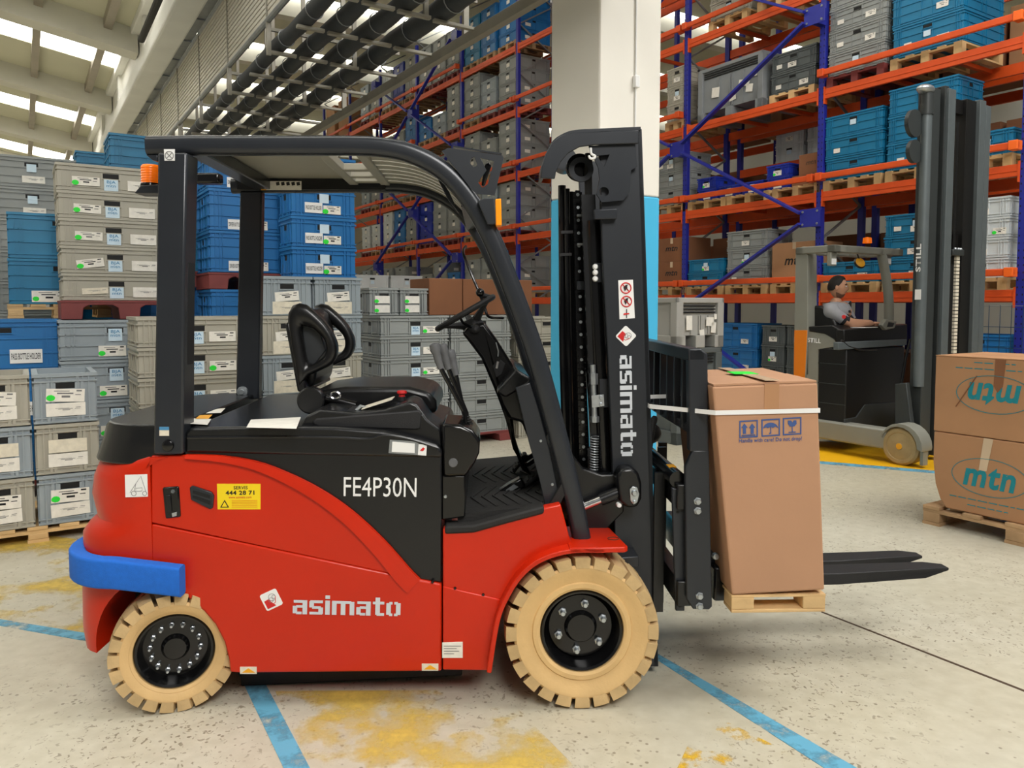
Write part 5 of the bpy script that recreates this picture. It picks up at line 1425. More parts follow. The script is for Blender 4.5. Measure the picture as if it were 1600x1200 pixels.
bin_(rpos(x0 + .28, .0, R0 + RS * 2 - .2), A_X, 1.35, .95, .86, 'large grey pallet bin on third rack beam right of column')
carton(rpos(x0 + 2.2, .3, R0 + RS * 2 - .056 + .6), A_X, .4, .4, .12, 'flat brown carton on dark crates, third beam right of column', parts=False) if False else None
# ---- bay -2 (only its near end shows beside the column)
x0 = posts(-2)
stack(-2, 2, x0 + 2.18, .5, .6, .31, 3, 'crate_beige', 'far2', 'right', 'wood', near=True)
stack(-2, 1, x0 + 1.9, .8, .6, .3, 3, 'crate_grey', 'far2', 'right', 'wood', near=True)
carton(rpos(x0 + 2.0, .02, R0 - .056), A_X, .72, .6, .45, 'lower brown printed carton on lowest beam beside column', 'carton_dark', text='ink_black')
carton(rpos(x0 + 2.0, .02, R0 - .056 + .45), A_X, .72, .6, .42, 'upper brown printed carton on lowest beam beside column', 'carton_dark', text='ink_black')
rpallet(-2, 0, x0 + 1.95, .8, 'wooden pallet under brown cartons on lowest beam beside column')
# ---- floor level under the rack, right of the column
x0 = posts(-1)
for s_, n_, l_ in ((x0 + 1.62, 4, 'left dark'), (x0 + 2.08, 4, 'right dark')):
    stack(-1, -1, s_, .44, .6, .31, n_, 'crate_dark', 'open', l_, None, y=.1, near=True)
stack(-1, -1, x0 + .62, .9, .6, .42, 3, 'crate_blue', 'far2', 'blue', None, y=.12, near=True)
# ---- far bays, left of the column
rf = random.Random(11)
SPECIAL = {(-4, 4): ['crate_teal', 'crate_blue', 'crate_blue'], (-5, 4): ['crate_grey', 'crate_grey', 'crate_grey'], (-6, 4): ['crate_white', 'crate_navy', 'crate_grey'],
           (-5, 1): ['crate_navy', 'crate_grey', 'crate_grey'], (-6, 1): ['crate_white', 'crate_blue', 'crate_grey'], (-7, 1): ['crate_white', 'crate_white', 'crate_white'],
           (-5, 3): ['crate_blue', 'crate_cool', 'crate_grey'], (-5, 0): ['crate_grey', 'crate_grey', 'crate_blue'], (-6, 3): ['crate_grey', 'crate_grey', 'crate_blue']}
ROWS = {(-4, 3): [4, 3, 4], (-4, 2): [4, 3, 4], (-5, 3): [2, 2, 4], (-5, 2): [0, 3, 3], (-6, 3): [2, 2, 3], (-6, 2): [3, 3, 3], (-7, 4): [0, 4, 4], (-7, 3): [0, 2, 2], (-7, 2): [0, 3, 3], (-7, 1): [0, 3, 3], (-7, 0): [0, 3, 3], (-6, 0): [3, 3, 0], (-5, 0): [2, 3, 2], (-4, 0): [3, 3, 3]}
for b in (-4, -5, -6, -7):
    for k in range(5):
        cs = SPECIAL.get((b, k), ['crate_grey', 'crate_cool' if (b + k) % 2 else 'crate_grey', 'crate_grey']); ns = ROWS.get((b, k), [4, 4, 4])
        for i in range(3):
            if not ns[i]: continue
            stack(b, k, posts(b) + .09 + i * .86, .80 if (b + i) % 3 else .72, .95, .285, ns[i], cs[i], 'far', ('left', 'middle', 'right')[i], rf.choice(('wood_grey', 'wood_grey', 'red_plastic')), y=.04)
# goods in the back-to-back rack behind, closing the view through the bays
for b in (0, -1, -2):
    for k in (-1, 0, 1, 2):
        if b == -1 and k == 1: continue
        for i in range(3):
            if b == -2 and i == 0: continue
            zb_ = R0 + RS * k - .20 if k >= 0 else 0
            lv_ = LEVN[k] + ' beam' if k >= 0 else 'floor'
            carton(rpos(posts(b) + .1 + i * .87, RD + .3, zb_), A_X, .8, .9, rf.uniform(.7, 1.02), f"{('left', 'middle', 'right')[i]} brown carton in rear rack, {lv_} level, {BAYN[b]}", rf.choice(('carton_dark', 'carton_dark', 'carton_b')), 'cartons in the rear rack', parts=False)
for s_, w_, k, l_ in ((.2, .9, 4, 'left'), (1.5, 1.0, 4, 'right')):
    x0 = posts(-8)
    carton(rpos(x0 + s_, .05, R0 + RS * k - .2), A_X, w_, .9, 1.3, f'tall wrapped brown carton, {l_}, fifth beam, farthest bay', 'carton_b', parts=False)
carton(rpos(posts(-5) + .82, .1, R0 + RS * 4 - .056), A_X, .3, .8, 1.35, 'tall brown carton between grey stacks, fifth beam, second bay left of column', 'carton_b', parts=False) if False else None
print('rack crates', NCR[0])
# ================================================================== crate wall on the left, standing parallel to U
def L0(px, py, zc):
    p = at_depth(px, py, zc); return p
def zlabels(kind, w, h, i, near=True):
    """cards on the front of one crate"""
    def mk(e):
        r = random.Random(hash((kind, i)) % 1000 if False else i * 7 + len(kind) * 13)
        if kind == 'bja':
            c = card(e, w / 2, h * .29, .105, .092, 'paper_blue', 'blue_label')
            place_text('label_text', text_mesh('BJA\nmtn', 'ink_lightblue', .01, 1), c, (0, -.0025, .012), width=.07, height=.055)
            c = card(e, w * .78, h * .32, .2, .085, 'paper', 'torn_label'); prints(c, .2, .03, i)
            if i in (1, 2, 3, 4):
                c = card(e, w * .27, h * .38, .2, .07, 'paper', ang=(-.14, .02, .03, 0)[i - 1]); prints(c, .2, .07, 1 + i); green(c, .2, .07)
            elif i == 0:
                c = card(e, w * .3, h * .36, .19, .05, 'paper_cream', 'torn_label', ang=-.06); prints(c, .19, .02, i)
        elif kind == 'pass':
            c = card(e, w * .34 if w < .7 else w * .7, h * .30, .15 if w < .7 else .22, .085 if w < .7 else .11, 'white', 'name_label')
            place_text('label_text', text_mesh('PASS BOTTLE HOLDER', 'ink_black', .012, .8), c, (0, -.0025, 0), width=.135 if w < .7 else .2, height=.035 if w < .7 else .05)
            if w < .7:
                c = card(e, w * .62, h * .26, .15, .07, 'paper'); prints(c, .15, .07, 1 + i); green(c, .15, .07)
                c = card(e, w * .5, h * .62, .08, .075, 'paper_blue', 'blue_label')
        elif kind == 'driver':
            c = card(e, w * .34, h * .16, .16, .085, 'white', 'name_label')
            place_text('label_text', text_mesh('DRIVER BOTTLE HOLDER', 'ink_black', .012, .8), c, (0, -.0025, 0), width=.145, height=.035)
            c = card(e, w * .62, h * .16, .12, .075, 'paper'); prints(c, .12, .07, 1 + i)
        elif kind == 'open':
            c = card(e, w * .5, h * .55, .22, .085, 'paper' if i != 1 else 'paper_cream', 'torn_label', ang=(.02, .0, .06)[i % 3]); 
            if i != 1: prints(c, .22, .085, 1 + i); green(c, .22, .085)
            c = card(e, w * .5, h * .27, .225, .085, 'paper', 'torn_label', ang=-.03 if i == 0 else 0); prints(c, .2, .03, i * 3)
        elif kind == 'tall':
            c = card(e, w * .5, h * .5, .19, .075, 'paper', 'torn_label', ang=-.08); prints(c, .19, .06, 1 + i)
            c = card(e, w * .5, h * .2, .23, .1, 'paper_cream', 'torn_label'); prints(c, .2, .02, 3)
        elif kind == 'far':
            c = card(e, w * .5, h * .62, .085, .08, 'paper_blue', 'blue_label'); c = card(e, w * .52, h * .26, .2, .07, 'paper', 'torn_label'); prints(c, .2, .03, 3)
        elif kind == 'bja2':
            c = card(e, w / 2, h * .29, .1, .09, 'paper_blue', 'blue_label')
            place_text('label_text', text_mesh('BJA\nmtn', 'ink_lightblue', .01, 1), c, (0, -.0025, .012), width=.07, height=.05)
            c = card(e, w * .73, h * .32, .19, .075, 'paper'); prints(c, .19, .07, 1 + i)
            if i % 2: green(c, .19, .07)
        elif kind == 'jz':
            c = card(e, w / 2, h * .62, .1, .1, 'paper_blue', 'blue_label')
            place_text('label_text', text_mesh('BJA\nmtn', 'ink_lightblue', .01, 1), c, (0, -.0025, .012), width=.07, height=.055)
            c = card(e, w * .47, h * .22, .2, .085, 'paper'); prints(c, .2, .085, 2); green(c, .2, .085)
    return (mk,)
ALLW = {}
def wall_stack(px, py, zc, w, d, h, n, m, style, what, kind, base=None, pal=None, top=None, first=0):
    """front-left-bottom corner at a pixel and depth; n crates upward"""
    p = at_depth(px, py, zc)
    z = max(p.z, 0.0)
    for i in range(n):
        pos = p.copy(); pos.z = z + i * h
        lab = f'{COLN[m]} crate, {row_word(i, n)} of {what}' if n > 1 else f'{COLN[m]} crate, {what}'
        crate(tuple(pos), A_U, w, d, h - .003, m, style, lab, 'crates stacked on the left', zlabels(kind, w, h, i))
    return p, z
def fill_down(p, z, w, d, h, m, style, what, kind='none', gap=0.0):
    """crates that carry a visible stack down to the floor pallet"""
    ph_ = .14
    if z < .26: n, ph_, hh = 0, z - .002, 1
    else: n = max(1, round((z - .14) / h)); hh = (z - .14) / n
    if ph_ < .03: return
    for i in range(n):
        crate((p.x, p.y, .14 + i * hh), A_U, w, d, hh - .003, m, style, f'{COLN[m]} crate, {row_word(i, n)} of {what}', 'crates stacked on the left', zlabels(kind, w, hh, i))
    o = link('pallet', pallet_mesh(w, d, ph_, 'red_plastic'), None); o.location = (p.x, p.y, 0); o.rotation_euler = (0, 0, A_U)
    tag(o, f'red plastic floor pallet under {what}', 'pallet', 'pallets below the crate wall')
def red_pallet(p, z, w, d, h, label):
    e = thing('pallet', label, 'pallet', (p.x, p.y, z), A_U)
    prof_ = [(0, 0), (.16, 0), (.17, h * .5), (.2, h * .72), (.2 + (w - .56) / 2 - .03, h * .72), (.2 + (w - .56) / 2, h * .5)]
    g = G(); a, b = .17, .15
    nx = 2; lw = (w - (nx + 1) * b) / nx
    pts = [(0, 0)]
    for k in range(nx):
        x_ = b * (k + 1) + lw * k
        pts += [(x_, 0), (x_ + .01, h * .6), (x_ + .05, h * .76), (x_ + lw - .05, h * .76), (x_ + lw - .01, h * .6), (x_ + lw, 0)]
    pts += [(w, 0), (w, h), (0, h)]
    g.prism(pts, 0, d); g.build('pallet_frame', 'red_plastic', e, smooth=0, bevel=.006)
    G().box(-.006, w + .006, -.006, d + .006, h - .016, h - .001).build('pallet_lip', 'red_plastic', e, smooth=0)
    return e
# A: near pallet of open grey crates
pA = at_depth(60, 823, 5.0); wA, hA = .372, .333
zA = pA.z
for ci, (cx_, cname, mm) in enumerate(((0, 'right column', 'crate_cool'), (-wA - .012, 'left column', 'crate_beige'))):
    for i in range(3):
        q = pA + U * cx_ + U * (-.004 * i)
        crate((q.x, q.y, zA + i * hA), A_U, wA, .57, hA - .006, 'crate_cool' if (i + ci) % 2 == 0 else 'crate_beige', 'open',
              f"{('cool grey' if (i + ci) % 2 == 0 else 'beige')} open crate, {row_word(i, 3)} of {cname} on near wooden pallet", 'open crates on the near pallet', zlabels('open', wA, hA, i))
q = pA - U * (wA + .05)
pallet_parts('pallet', 'wooden pallet under the open grey crates behind the forklift', (q.x, q.y, 0), A_U, .84, .8, zA, 'wood')
# B: blue name-labelled crates, C: cool grey stack
p, z = wall_stack(-84, 672, 5.86, .762, .58, .42, 2, 'crate_blue', 'blue', 'large blue stack behind the near open crates', 'pass')
fill_down(p, z, .762, .58, .42, 'crate_blue', 'blue', 'hidden base below large blue stack')
pB = p; zB = z + .84
p, z = wall_stack(99, 756, 6.1, .8, .6, .325, 4, 'crate_cool', 'blue', 'cool grey stack beside the large blue crates', 'jz')
pC = p; zC = z + 1.3
fill_down(p, z, .8, .6, .3, 'crate_cool', 'far', 'base below cool grey stack')
# J: pale stack on a red pallet above C
pJ = at_depth(96, 471, 6.3); 
red_pallet(at_depth(96, 500, 6.22), zC, 1.0, .62, .155, 'red plastic pallet under the pale grey crate stack on the left')
for i in range(5):
    q = at_depth(97 - i * 1.0, 471, 6.25)
    crate((q.x, q.y, zC + .156 + i * .2235), A_U, .8, .58, .222, 'crate_beige', 'tall', f'pale grey shallow crate, {row_word(i, 5)} of stack on red pallet behind rear pillar', 'shallow crates on the red pallet', zlabels('bja', .8, .22, i))
# K: blue pair on a wooden pallet above B
q = at_depth(12, 500, 6.6)
pallet_parts('pallet', 'wooden pallet under the two tall blue crates at far left', (q.x, q.y, zB), A_U, .8, .6, .12, 'wood')
for i in range(2):
    q = at_depth(14 + i * 1, 480, 6.65)
    crate((q.x, q.y, zB + .12 + i * .40), A_U, .8, .58, .398, 'crate_blue' if False else 'crate_teal', 'blue', f'teal crate, {row_word(i, 2)} of the two on the wooden pallet at far left', 'crates stacked on the left', zlabels('far' if i == 9 else 'x', .8, .4, i) if i else (lambda e: (lambda c: (prints(c, .26, .1, 2), green(c, .26, .1)))(card(e, .3, .07, .26, .1, 'paper', 'torn_label')),))
# L: tall grey stack in the far left corner
p, z = wall_stack(-16, 490, 7.7, .8, .6, .32, 5, 'crate_grey', 'blue', 'tall grey stack in the left corner', 'far')
fill_down(p, z, .8, .6, .32, 'crate_grey', 'far', 'base below tall left corner stack')
# M: blue stack behind the rear pillar, N: one behind it
p, z = wall_stack(176, 421, 7.36, .8, .58, .325, 4, 'crate_teal', 'blue', 'teal stack seen behind the beacon', 'pass')
red_pallet(at_depth(176, 447, 7.3), z - .16, .8, .58, .158, 'red plastic pallet between teal stack and blue base behind rear pillar')
fill_down(p, z - .16, .8, .58, .36, 'crate_blue', 'blue', 'blue base behind the rear pillar')
p, z = wall_stack(125, 476, 8.4, .7, .5, .334, 5, 'crate_teal', 'blue', 'narrow teal stack behind pale grey stack', 'x')
fill_down(p, z, .7, .5, .334, 'crate_teal', 'far', 'base of narrow teal stack')
# D: beige shallow crates between the pillars
p, z = wall_stack(219, 735, 5.5, .8, .6, .2195, 5, 'crate_beige', 'tall', 'beige stack directly behind the rear pillar', 'bja2')
fill_down(p, z, .8, .6, .21, 'crate_beige', 'far', 'base of beige stack behind the rear pillar')
# O: blue stack between the pillars
p, z = wall_stack(328, 425, 6.5, .69, .58, .355, 3, 'crate_blue', 'blue', 'blue stack between the two rear pillars', 'driver')
red_pallet(at_depth(327, 449, 6.5), z - .143, .69, .58, .141, 'red plastic pallet between blue stacks behind the far rear pillar')
fill_down(p, z - .143, .69, .58, .42, 'crate_blue', 'blue', 'lower blue stack between the rear pillars', 'pass')
# E: tall open crates behind the seat, P: blue stack on top of them
pE = at_depth(413, 742, 6.1)
for cx_, cn in ((0, 'left'), (.425, 'right')):
    for i in range(5):
        q = pE + U * cx_
        crate((q.x, q.y, pE.z + i * .3155), A_U, .412, .58, .313, 'crate_cool' if (i + (cx_ > 0)) % 3 != 0 else 'crate_beige', 'open', f'tall grey crate, {row_word(i, 5)} of {cn} column behind the driver seat', 'tall crates behind the seat', zlabels('tall', .41, .31, i))
zE = pE.z + 5 * .3155
o = link('pallet', pallet_mesh(.84, .58, max(pE.z, .1), 'wood'), None); o.location = (pE.x, pE.y, 0); o.rotation_euler = (0, 0, A_U); tag(o, 'wooden pallet under the tall grey crates behind the seat', 'pallet')
qP = at_depth(456, 432, 6.33)
for i in range(4):
    crate((qP.x, qP.y, zE + i * .252), A_U, .565, .36, .25, 'crate_blue', 'tall', f'blue crate, {row_word(i, 4)} of stack standing on tall grey crates', 'blue crates on the tall grey ones', zlabels('pass', .565, .252, i))
# F: shallow grey stacks behind the levers
pF = at_depth(596, 693, 8.0)
red_pallet(at_depth(596, 708, 8.0), 0, 1.6, .8, max(pF.z, .12), 'red plastic pallet under grey stacks behind the steering wheel')
for cx_, w_, cn in ((0, .80, 'left'), (.82, .78, 'right')):
    for i in range(6):
        q = pF + U * cx_
        crate((q.x, q.y, pF.z + i * .2215), A_U, w_, .6, .219, 'crate_grey', 'tall', f'grey shallow crate, {row_word(i, 6)} of {cn} stack behind the steering wheel', 'shallow crates behind the steering wheel', zlabels('bja2' if cx_ == 0 else 'x', w_, .22, i))
pF2 = pF + U * 1.7
for i in range(6):
    crate((pF2.x, pF2.y, i * .236), A_U, .8, .6, .233, 'crate_beige', 'tall', f'pale grey crate, {row_word(i, 6)} of stack beside the blue column base', 'crates stacked on the left', ())
zF = pF.z + 6 * .2215
for k, (a, m_) in enumerate(((577, 'crate_dark'), (619, 'crate_dark'))):
    q = at_depth(577, 495, 8.15) + U * (.352 * k)
    crate((q.x, q.y, zF), A_U, .345, .5, .295, 'crate_grey', 'open', f"small grey crate with green dots, {('left', 'right')[k]} of pair on shallow grey stack", 'small crates on the shallow grey stack', (lambda e: [green(c, .17, .08) for c in (card(e, .15, .17, .17, .08, 'paper'), card(e, .15, .07, .17, .08, 'paper'))],))
for k, (a, w_) in enumerate(((662, .42), (713, .95))):
    q = at_depth(577, 495, 8.15) + U * (.722 + .43 * k) + W * .03
    carton((q.x, q.y, zF), A_U, w_, .5, .41, f"plain brown carton, {('left', 'right')[k]} one behind the steering wheel", 'carton_dark', parts=False)
# far floor goods that close the view behind the blue stack
q = at_depth(560, 500, 16)
for k in range(2):
    for i in range(5):
        p_ = at_depth(556, 480, 17) + U * (.84 * k)
        crate((p_.x, p_.y, .14 + i * .42), A_U, .8, .6, .41, 'crate_white', 'far', f"white crate, {row_word(i, 5)} of {('left', 'right')[k]} far stack between blue crates and rack", 'white crates far down the aisle', zlabels('far', .8, .4, i))
    o = link('pallet', pallet_mesh(.8, .6, .14, 'wood'), None); o.location = (p_.x, p_.y, 0); o.rotation_euler = (0, 0, A_U); tag(o, f"wooden pallet under {('left', 'right')[k]} far white crate stack", 'pallet')
# ================================================================== bins behind the mast
q = at_depth(1057, 545, 8.4)
bin_((q.x - .0, q.y, q.z), A_U, .74, 1.0, 0.56, 'grey pallet bin with torn labels behind the load backrest', 'bin_pale')
bin_((q.x + .02, q.y + .02, 0), A_U, .70, .96, q.z - .002, 'dark grey pallet bin carrying the labelled bin behind the backrest', 'crate_dark', False)
# ================================================================== load on the forks: carton on a small pallet
YL = .0
bl = T(1144, 930, YL); br = T(1289, 922, YL); tl = T(1113, 604, YL); tr_ = T(1278, 598, YL)
cz = T(1220, 596, YL)[1]
ld = thing('carton', 'tall brown carton with white strap and care symbols carried on the forks', 'carton', O_T, YAW)
dep = .58
def box_hull(b0, b1, t1, t0, y0, y1, name, m, parent, bulge=0, bevel=.006):
    return G().prism([b0, b1, t1, t0], y0, y1).build(name, m, parent, smooth=0, bevel=bevel)
# body: sides lean as in the loaded carton; built as a tapered hull
vs = []
for y in (YL, YL + dep):
    for (a, b) in (bl, br, tr_, tl): vs.append((a, y, b))
body = G().add(vs, [(0, 1, 2, 3), (7, 6, 5, 4), (0, 4, 5, 1), (1, 5, 6, 2), (2, 6, 7, 3), (3, 7, 4, 0)]).build('box', 'carton', ld, smooth=0, bevel=.008)
ft0, ft1 = (tl[0] + .006, tl[1] + .0), (tr_[0] - .004, tr_[1] + .0)
mid_y = YL + dep * .5
for a, b in ((YL + .004, mid_y - .003), (mid_y + .003, YL + dep - .004)):
    G().add([(ft0[0], a, ft0[1] + .001), (ft1[0], a, ft1[1] + .001), (ft1[0], b, ft1[1] + .002), (ft0[0], b, ft0[1] + .002), (ft0[0], a, ft0[1] + .008), (ft1[0], a, ft1[1] + .008), (ft1[0], b, ft1[1] + .01), (ft0[0], b, ft0[1] + .01)], [(0, 3, 2, 1), (4, 5, 6, 7), (0, 1, 5, 4), (1, 2, 6, 5), (2, 3, 7, 6), (3, 0, 4, 7)]).build('top_flap', 'carton', ld, smooth=0)
cxm = T(1206, 600, YL)[0]
G().box(cxm - .028, cxm + .028, YL - .002, YL, tr_[1] - .11, tr_[1] - .004).build('tape_tail', 'carton_b', ld, smooth=0)
G().box(cxm - .028, cxm + .028, YL - .002, YL + dep, tr_[1] + .009, tr_[1] + .011).build('top_tape', 'tape', ld, smooth=0)
gp = T(1160, 588, YL + .3); G().box(gp[0] - .05, gp[0] + .05, YL + .25, YL + .36, tr_[1] + .0105, tr_[1] + .0125).build('green_tag', 'green', ld, smooth=0)
# strap
s0, s1 = T(1107, 645, YL), T(1281, 641, YL)
x_l = tl[0] + (bl[0] - tl[0]) * .13
stp = thing('strap', 'white plastic strap round the tall carton and load backrest', 'strap', O_T, YAW)
g = G()
xb_ = T(1040, 640, .5)[0]
zs = (s0[1] + s1[1]) / 2; hh = .0085
ring = [(s1[0] - .003, YL - .004), (x_l + .002, YL - .004), (x_l - .20, YL + .22), (x_l - .2, YL + dep - .06), (s1[0] - .003, YL + dep + .004)]
n = len(ring)
def offs(r, d):
    cx_ = sum(a for a, b in r) / n; cy_ = sum(b for a, b in r) / n
    return [(a + d * (1 if a > cx_ else -1), b + d * (1 if b > cy_ else -1)) for a, b in r]
r2 = offs(ring, .002)
def zz(a): return s0[1] + (s1[1] - s0[1]) * (a - s0[0]) / (s1[0] - s0[0])
vs = [(a, b, zz(a) - hh) for a, b in ring] + [(a, b, zz(a) + hh) for a, b in ring] + [(a, b, zz(a) - hh) for a, b in r2] + [(a, b, zz(a) + hh) for a, b in r2]
fs = []
for i in range(n):
    j = (i + 1) % n; fs += [(i, j, n + j, n + i), (2 * n + i, 3 * n + i, 3 * n + j, 2 * n + j), (i, 2 * n + i, 2 * n + j, j), (n + i, n + j, 3 * n + j, 3 * n + i)]
g.add(vs, fs).build('strap_band', 'strap', stp, smooth=0)
# printed symbols
def pr(pts, name='print_symbol', y=YL - .0022): 
    return G().prism([T(a, b, YL) for a, b in pts], y, y + .001).build(name, 'ink_blue', ld, smooth=0)
def frame(x, y, w, h, sk):
    t = 2
    for pts in ([(0, 0), (w, 0), (w, t), (0, t)], [(0, h - t), (w, h - t), (w, h), (0, h)], [(0, t), (t, t), (t, h - t), (0, h - t)], [(w - t, t), (w, t), (w, h - t), (w - t, h - t)]):
        pr([(x + a, y + b - sk * (a)) for a, b in pts], 'print_frame')
for i, x_ in enumerate((1155, 1189.5, 1223)):
    y_ = 657.5 - i * 2.2; frame(x_, y_, 29, 27, .06)
    if i == 0:
        for dx in (8, 20): pr([(x_ + dx - 5, y_ + 11), (x_ + dx, y_ + 4), (x_ + dx + 5, y_ + 10.5), (x_ + dx + 2.4, y_ + 10.7), (x_ + dx + 2.4, y_ + 20), (x_ + dx - 2.4, y_ + 20.2), (x_ + dx - 2.4, y_ + 11)])
        pr([(x_ + 4, y_ + 22), (x_ + 25, y_ + 21), (x_ + 25, y_ + 22.5), (x_ + 4, y_ + 23.5)])
    if i == 1:
        pr([(x_ + 3, y_ + 14)] + [(x_ + 14.5 - 11.5 * math.cos(pi * k / 10), y_ + 13.5 - 8.5 * math.sin(pi * k / 10)) for k in range(11)] + [(x_ + 22, y_ + 11), (x_ + 18, y_ + 13), (x_ + 14.5, y_ + 11.5), (x_ + 10, y_ + 13.5), (x_ + 7, y_ + 12)])
        pr([(x_ + 14, y_ + 11), (x_ + 15.2, y_ + 11), (x_ + 15.4, y_ + 22), (x_ + 12.4, y_ + 23), (x_ + 12, y_ + 21), (x_ + 14, y_ + 20.5)])
    if i == 2:
        pr([(x_ + 8, y_ + 4), (x_ + 13, y_ + 4), (x_ + 15, y_ + 7), (x_ + 17, y_ + 3.5), (x_ + 21, y_ + 3.4), (x_ + 21.5, y_ + 9), (x_ + 18, y_ + 13), (x_ + 11, y_ + 13.4), (x_ + 7.8, y_ + 9)])
        pr([(x_ + 14, y_ + 12), (x_ + 15.2, y_ + 12), (x_ + 15.3, y_ + 21), (x_ + 20, y_ + 21), (x_ + 20, y_ + 22.5), (x_ + 9, y_ + 23), (x_ + 9, y_ + 21.6), (x_ + 14, y_ + 21.2)])
c_ = TP(1203.5, 687.5, YL)
place_text('care_text', text_mesh('Handle with care! Do not drop!', 'ink_blue', .012, 1), ld, (c_.x, YL - .003, c_.z), width=(T(1253, 687, YL)[0] - T(1155, 687, YL)[0]), height=.02, ang=math.radians(-1.8))
# small pallet under it
pz1 = min(bl[1], br[1]) - .001; pz0 = T(1220, 957, YL)[1]
pl_ = thing('pallet', 'small wooden pallet under the tall carton on the forks', 'pallet', O_T, YAW)
xa_, xb_ = T(1143, 940, YL)[0], T(1290, 940, YL)[0]
th = .022
for y_ in (0, .24, .48): 
    G().box(xa_, xb_, YL + y_, YL + y_ + .1, pz0, pz0 + .013).build('base_board', 'wood', pl_, smooth=0, bevel=.003)
    for x_ in (xa_, xb_ - .088): G().box(x_, x_ + .088, YL + y_, YL + y_ + .095, pz0 + .013, pz1 - .008).build('block', 'wood', pl_, smooth=0, bevel=.004)
for k in range(4): G().box(xa_, xb_, YL + .0 + k * .155, YL + .115 + k * .155, pz1 - .008, pz1).build('deck_board', 'wood', pl_, smooth=0)
# ================================================================== cartons on a pallet at the right edge
gq = ground(1441, 817); pl2 = pallet_parts('pallet', 'grey wooden pallet under the two printed cartons at the right edge', (gq.x, gq.y, 0), A_X, 1.2, .8, .135, 'wood_grey')
def XP(px, py, y):
    p = on_plane(px, py, gq + U * y, U) - gq; return (p.dot(RX), p.z)
yc_ = .03
x_b = XP(1474, 788, yc_)[0]; x_t = XP(1462, 560, yc_)[0]
z_m = XP(1461, 674, yc_)[1]; z_t = XP(1463, 556, yc_)[1]
for nm, za, zb_, xoff, up in (('lower', .137, z_m, XP(1459, 680, yc_)[0], True), ('upper', z_m + .004, z_t, x_t, False)):
    e = thing('carton', f'{nm} large brown carton with teal oval logo at the right edge', 'carton', (gq.x, gq.y, za), A_X)
    h = zb_ - za; w_ = .95; g = G()
    if up:
        g.loft([[(xoff + d0, yc_ + y0, z) for d0, y0 in ((a, .0), (w_, .0), (w_, .68), (a, .68))] for z, a in ((0, .10), (.06, .055), (.16, .02), (h * .6, .0), (h, .0))])
    else: g.box(xoff, xoff + w_, yc_, yc_ + .68, 0, h)
    g.build('box', 'carton_b', e, smooth=0, bevel=.008)
    fy = yc_ - .002
    if up: lc = (XP(1545, 747, yc_), 0); tp_ = (1556, 672)
    else: lc = (XP(1553, 617, yc_), pi)
    (lx, lz), an = lc; lz -= za
    place_text('logo', text_mesh('mtn', 'ink_teal', .03, 1.3, shear=.2), e, (lx, fy, lz), width=.33, height=.15, ang=an - math.radians(0))
    G().tube([(lx + .24 * math.cos(t), fy, lz + .125 * math.sin(t)) for t in [2 * pi * k / 36 for k in range(36)]], .0022, 5, closed=True).build('logo_oval', 'ink_teal', e)
    dz_ = -.165 if up else .165
    for r_, (w0, dz2) in enumerate(((.5, dz_), (.26, dz_ * 1.25))):      # illegible small print: rows of word-length marks
        x_ = lx - w0 / 2; g = G(); rr3 = random.Random(r_ + 5)
        while x_ < lx + w0 / 2:
            ww = rr3.uniform(.025, .06); g.box(x_, x_ + ww, fy - .0005, fy + .001, lz + dz2 - .003, lz + dz2 + .003); x_ += ww + .012
        g.build('fine_print', 'ink_teal', e, smooth=0)
    # packing tape, creased
    tx = XP(1562 if not up else 1548, 600, yc_)[0]
    if up: G().prism([(tx - .03, h - .0), (tx + .03, h - .0), (tx - .005, h - .22), (tx - .055, h - .22)], fy - .001, fy + .001).build('tape_tail', 'tape', e, smooth=0)
    else: G().prism([(tx - .03, h), (tx + .035, h), (tx + .02, h - .18), (tx - .01, h - .22), (tx - .035, h - .18)], fy - .001, fy + .001).build('tape_tail', 'carton_dark', e, smooth=0)
    if not up:
        G().box(xoff, xoff + w_, yc_ + .0, yc_ + .335, h, h + .006).build('top_flap', 'carton_b', e, smooth=0); G().box(xoff, xoff + w_, yc_ + .345, yc_ + .68, h, h + .006).build('top_flap', 'carton_b', e, smooth=0)
        cr = XP(1490, 585, yc_); G().bar((xoff + .28, fy, h - .12), (xoff + .15, fy, h - .34), .004, .012, (0, 1, 0)).build('crease', 'carton_dark', e)
# ================================================================== reach truck
gw = ground(1404, 727); A_R = A_X
rt = thing('reach_truck', 'grey reach truck with orange stripe and tall dark mast, carrying a driver', 'reach truck', gw, A_R)
def R_(px, py, y=0.0):
    p = on_plane(px, py, gw + U * y, U) - gw; return Vector((p.dot(RX), y, p.z))
def rpart(pts, y0, y1, name, m, parent=None, bevel=.006):
    g = G(); g.prism([(R_(a, b, y0).x, R_(a, b, y0).z) for a, b in pts], y0, y1); return g.build(name, m, parent or rt, bevel=bevel)
def xface(px, py, x):
    """point of a pixel on the plane local x = const (faces the aisle)"""
    p = on_plane(px, py, gw + RX * x, RX) - gw; return Vector((x, p.dot(U), p.z))
def fpart(pts, x, dx, name, m, parent=None, bevel=.006):
    q = [xface(a, b, x) for a, b in pts]; n_ = len(q); g = G()
    g.add([(x, v.y, v.z) for v in q] + [(x - dx, v.y, v.z) for v in q], [tuple(range(n_)), tuple(range(2 * n_ - 1, n_ - 1, -1))] + [(i, (i + 1) % n_, (i + 1) % n_ + n_, i + n_) for i in range(n_)])
    return g.build(name, m, parent or rt, bevel=bevel)
wr = .185; WR = 1.15
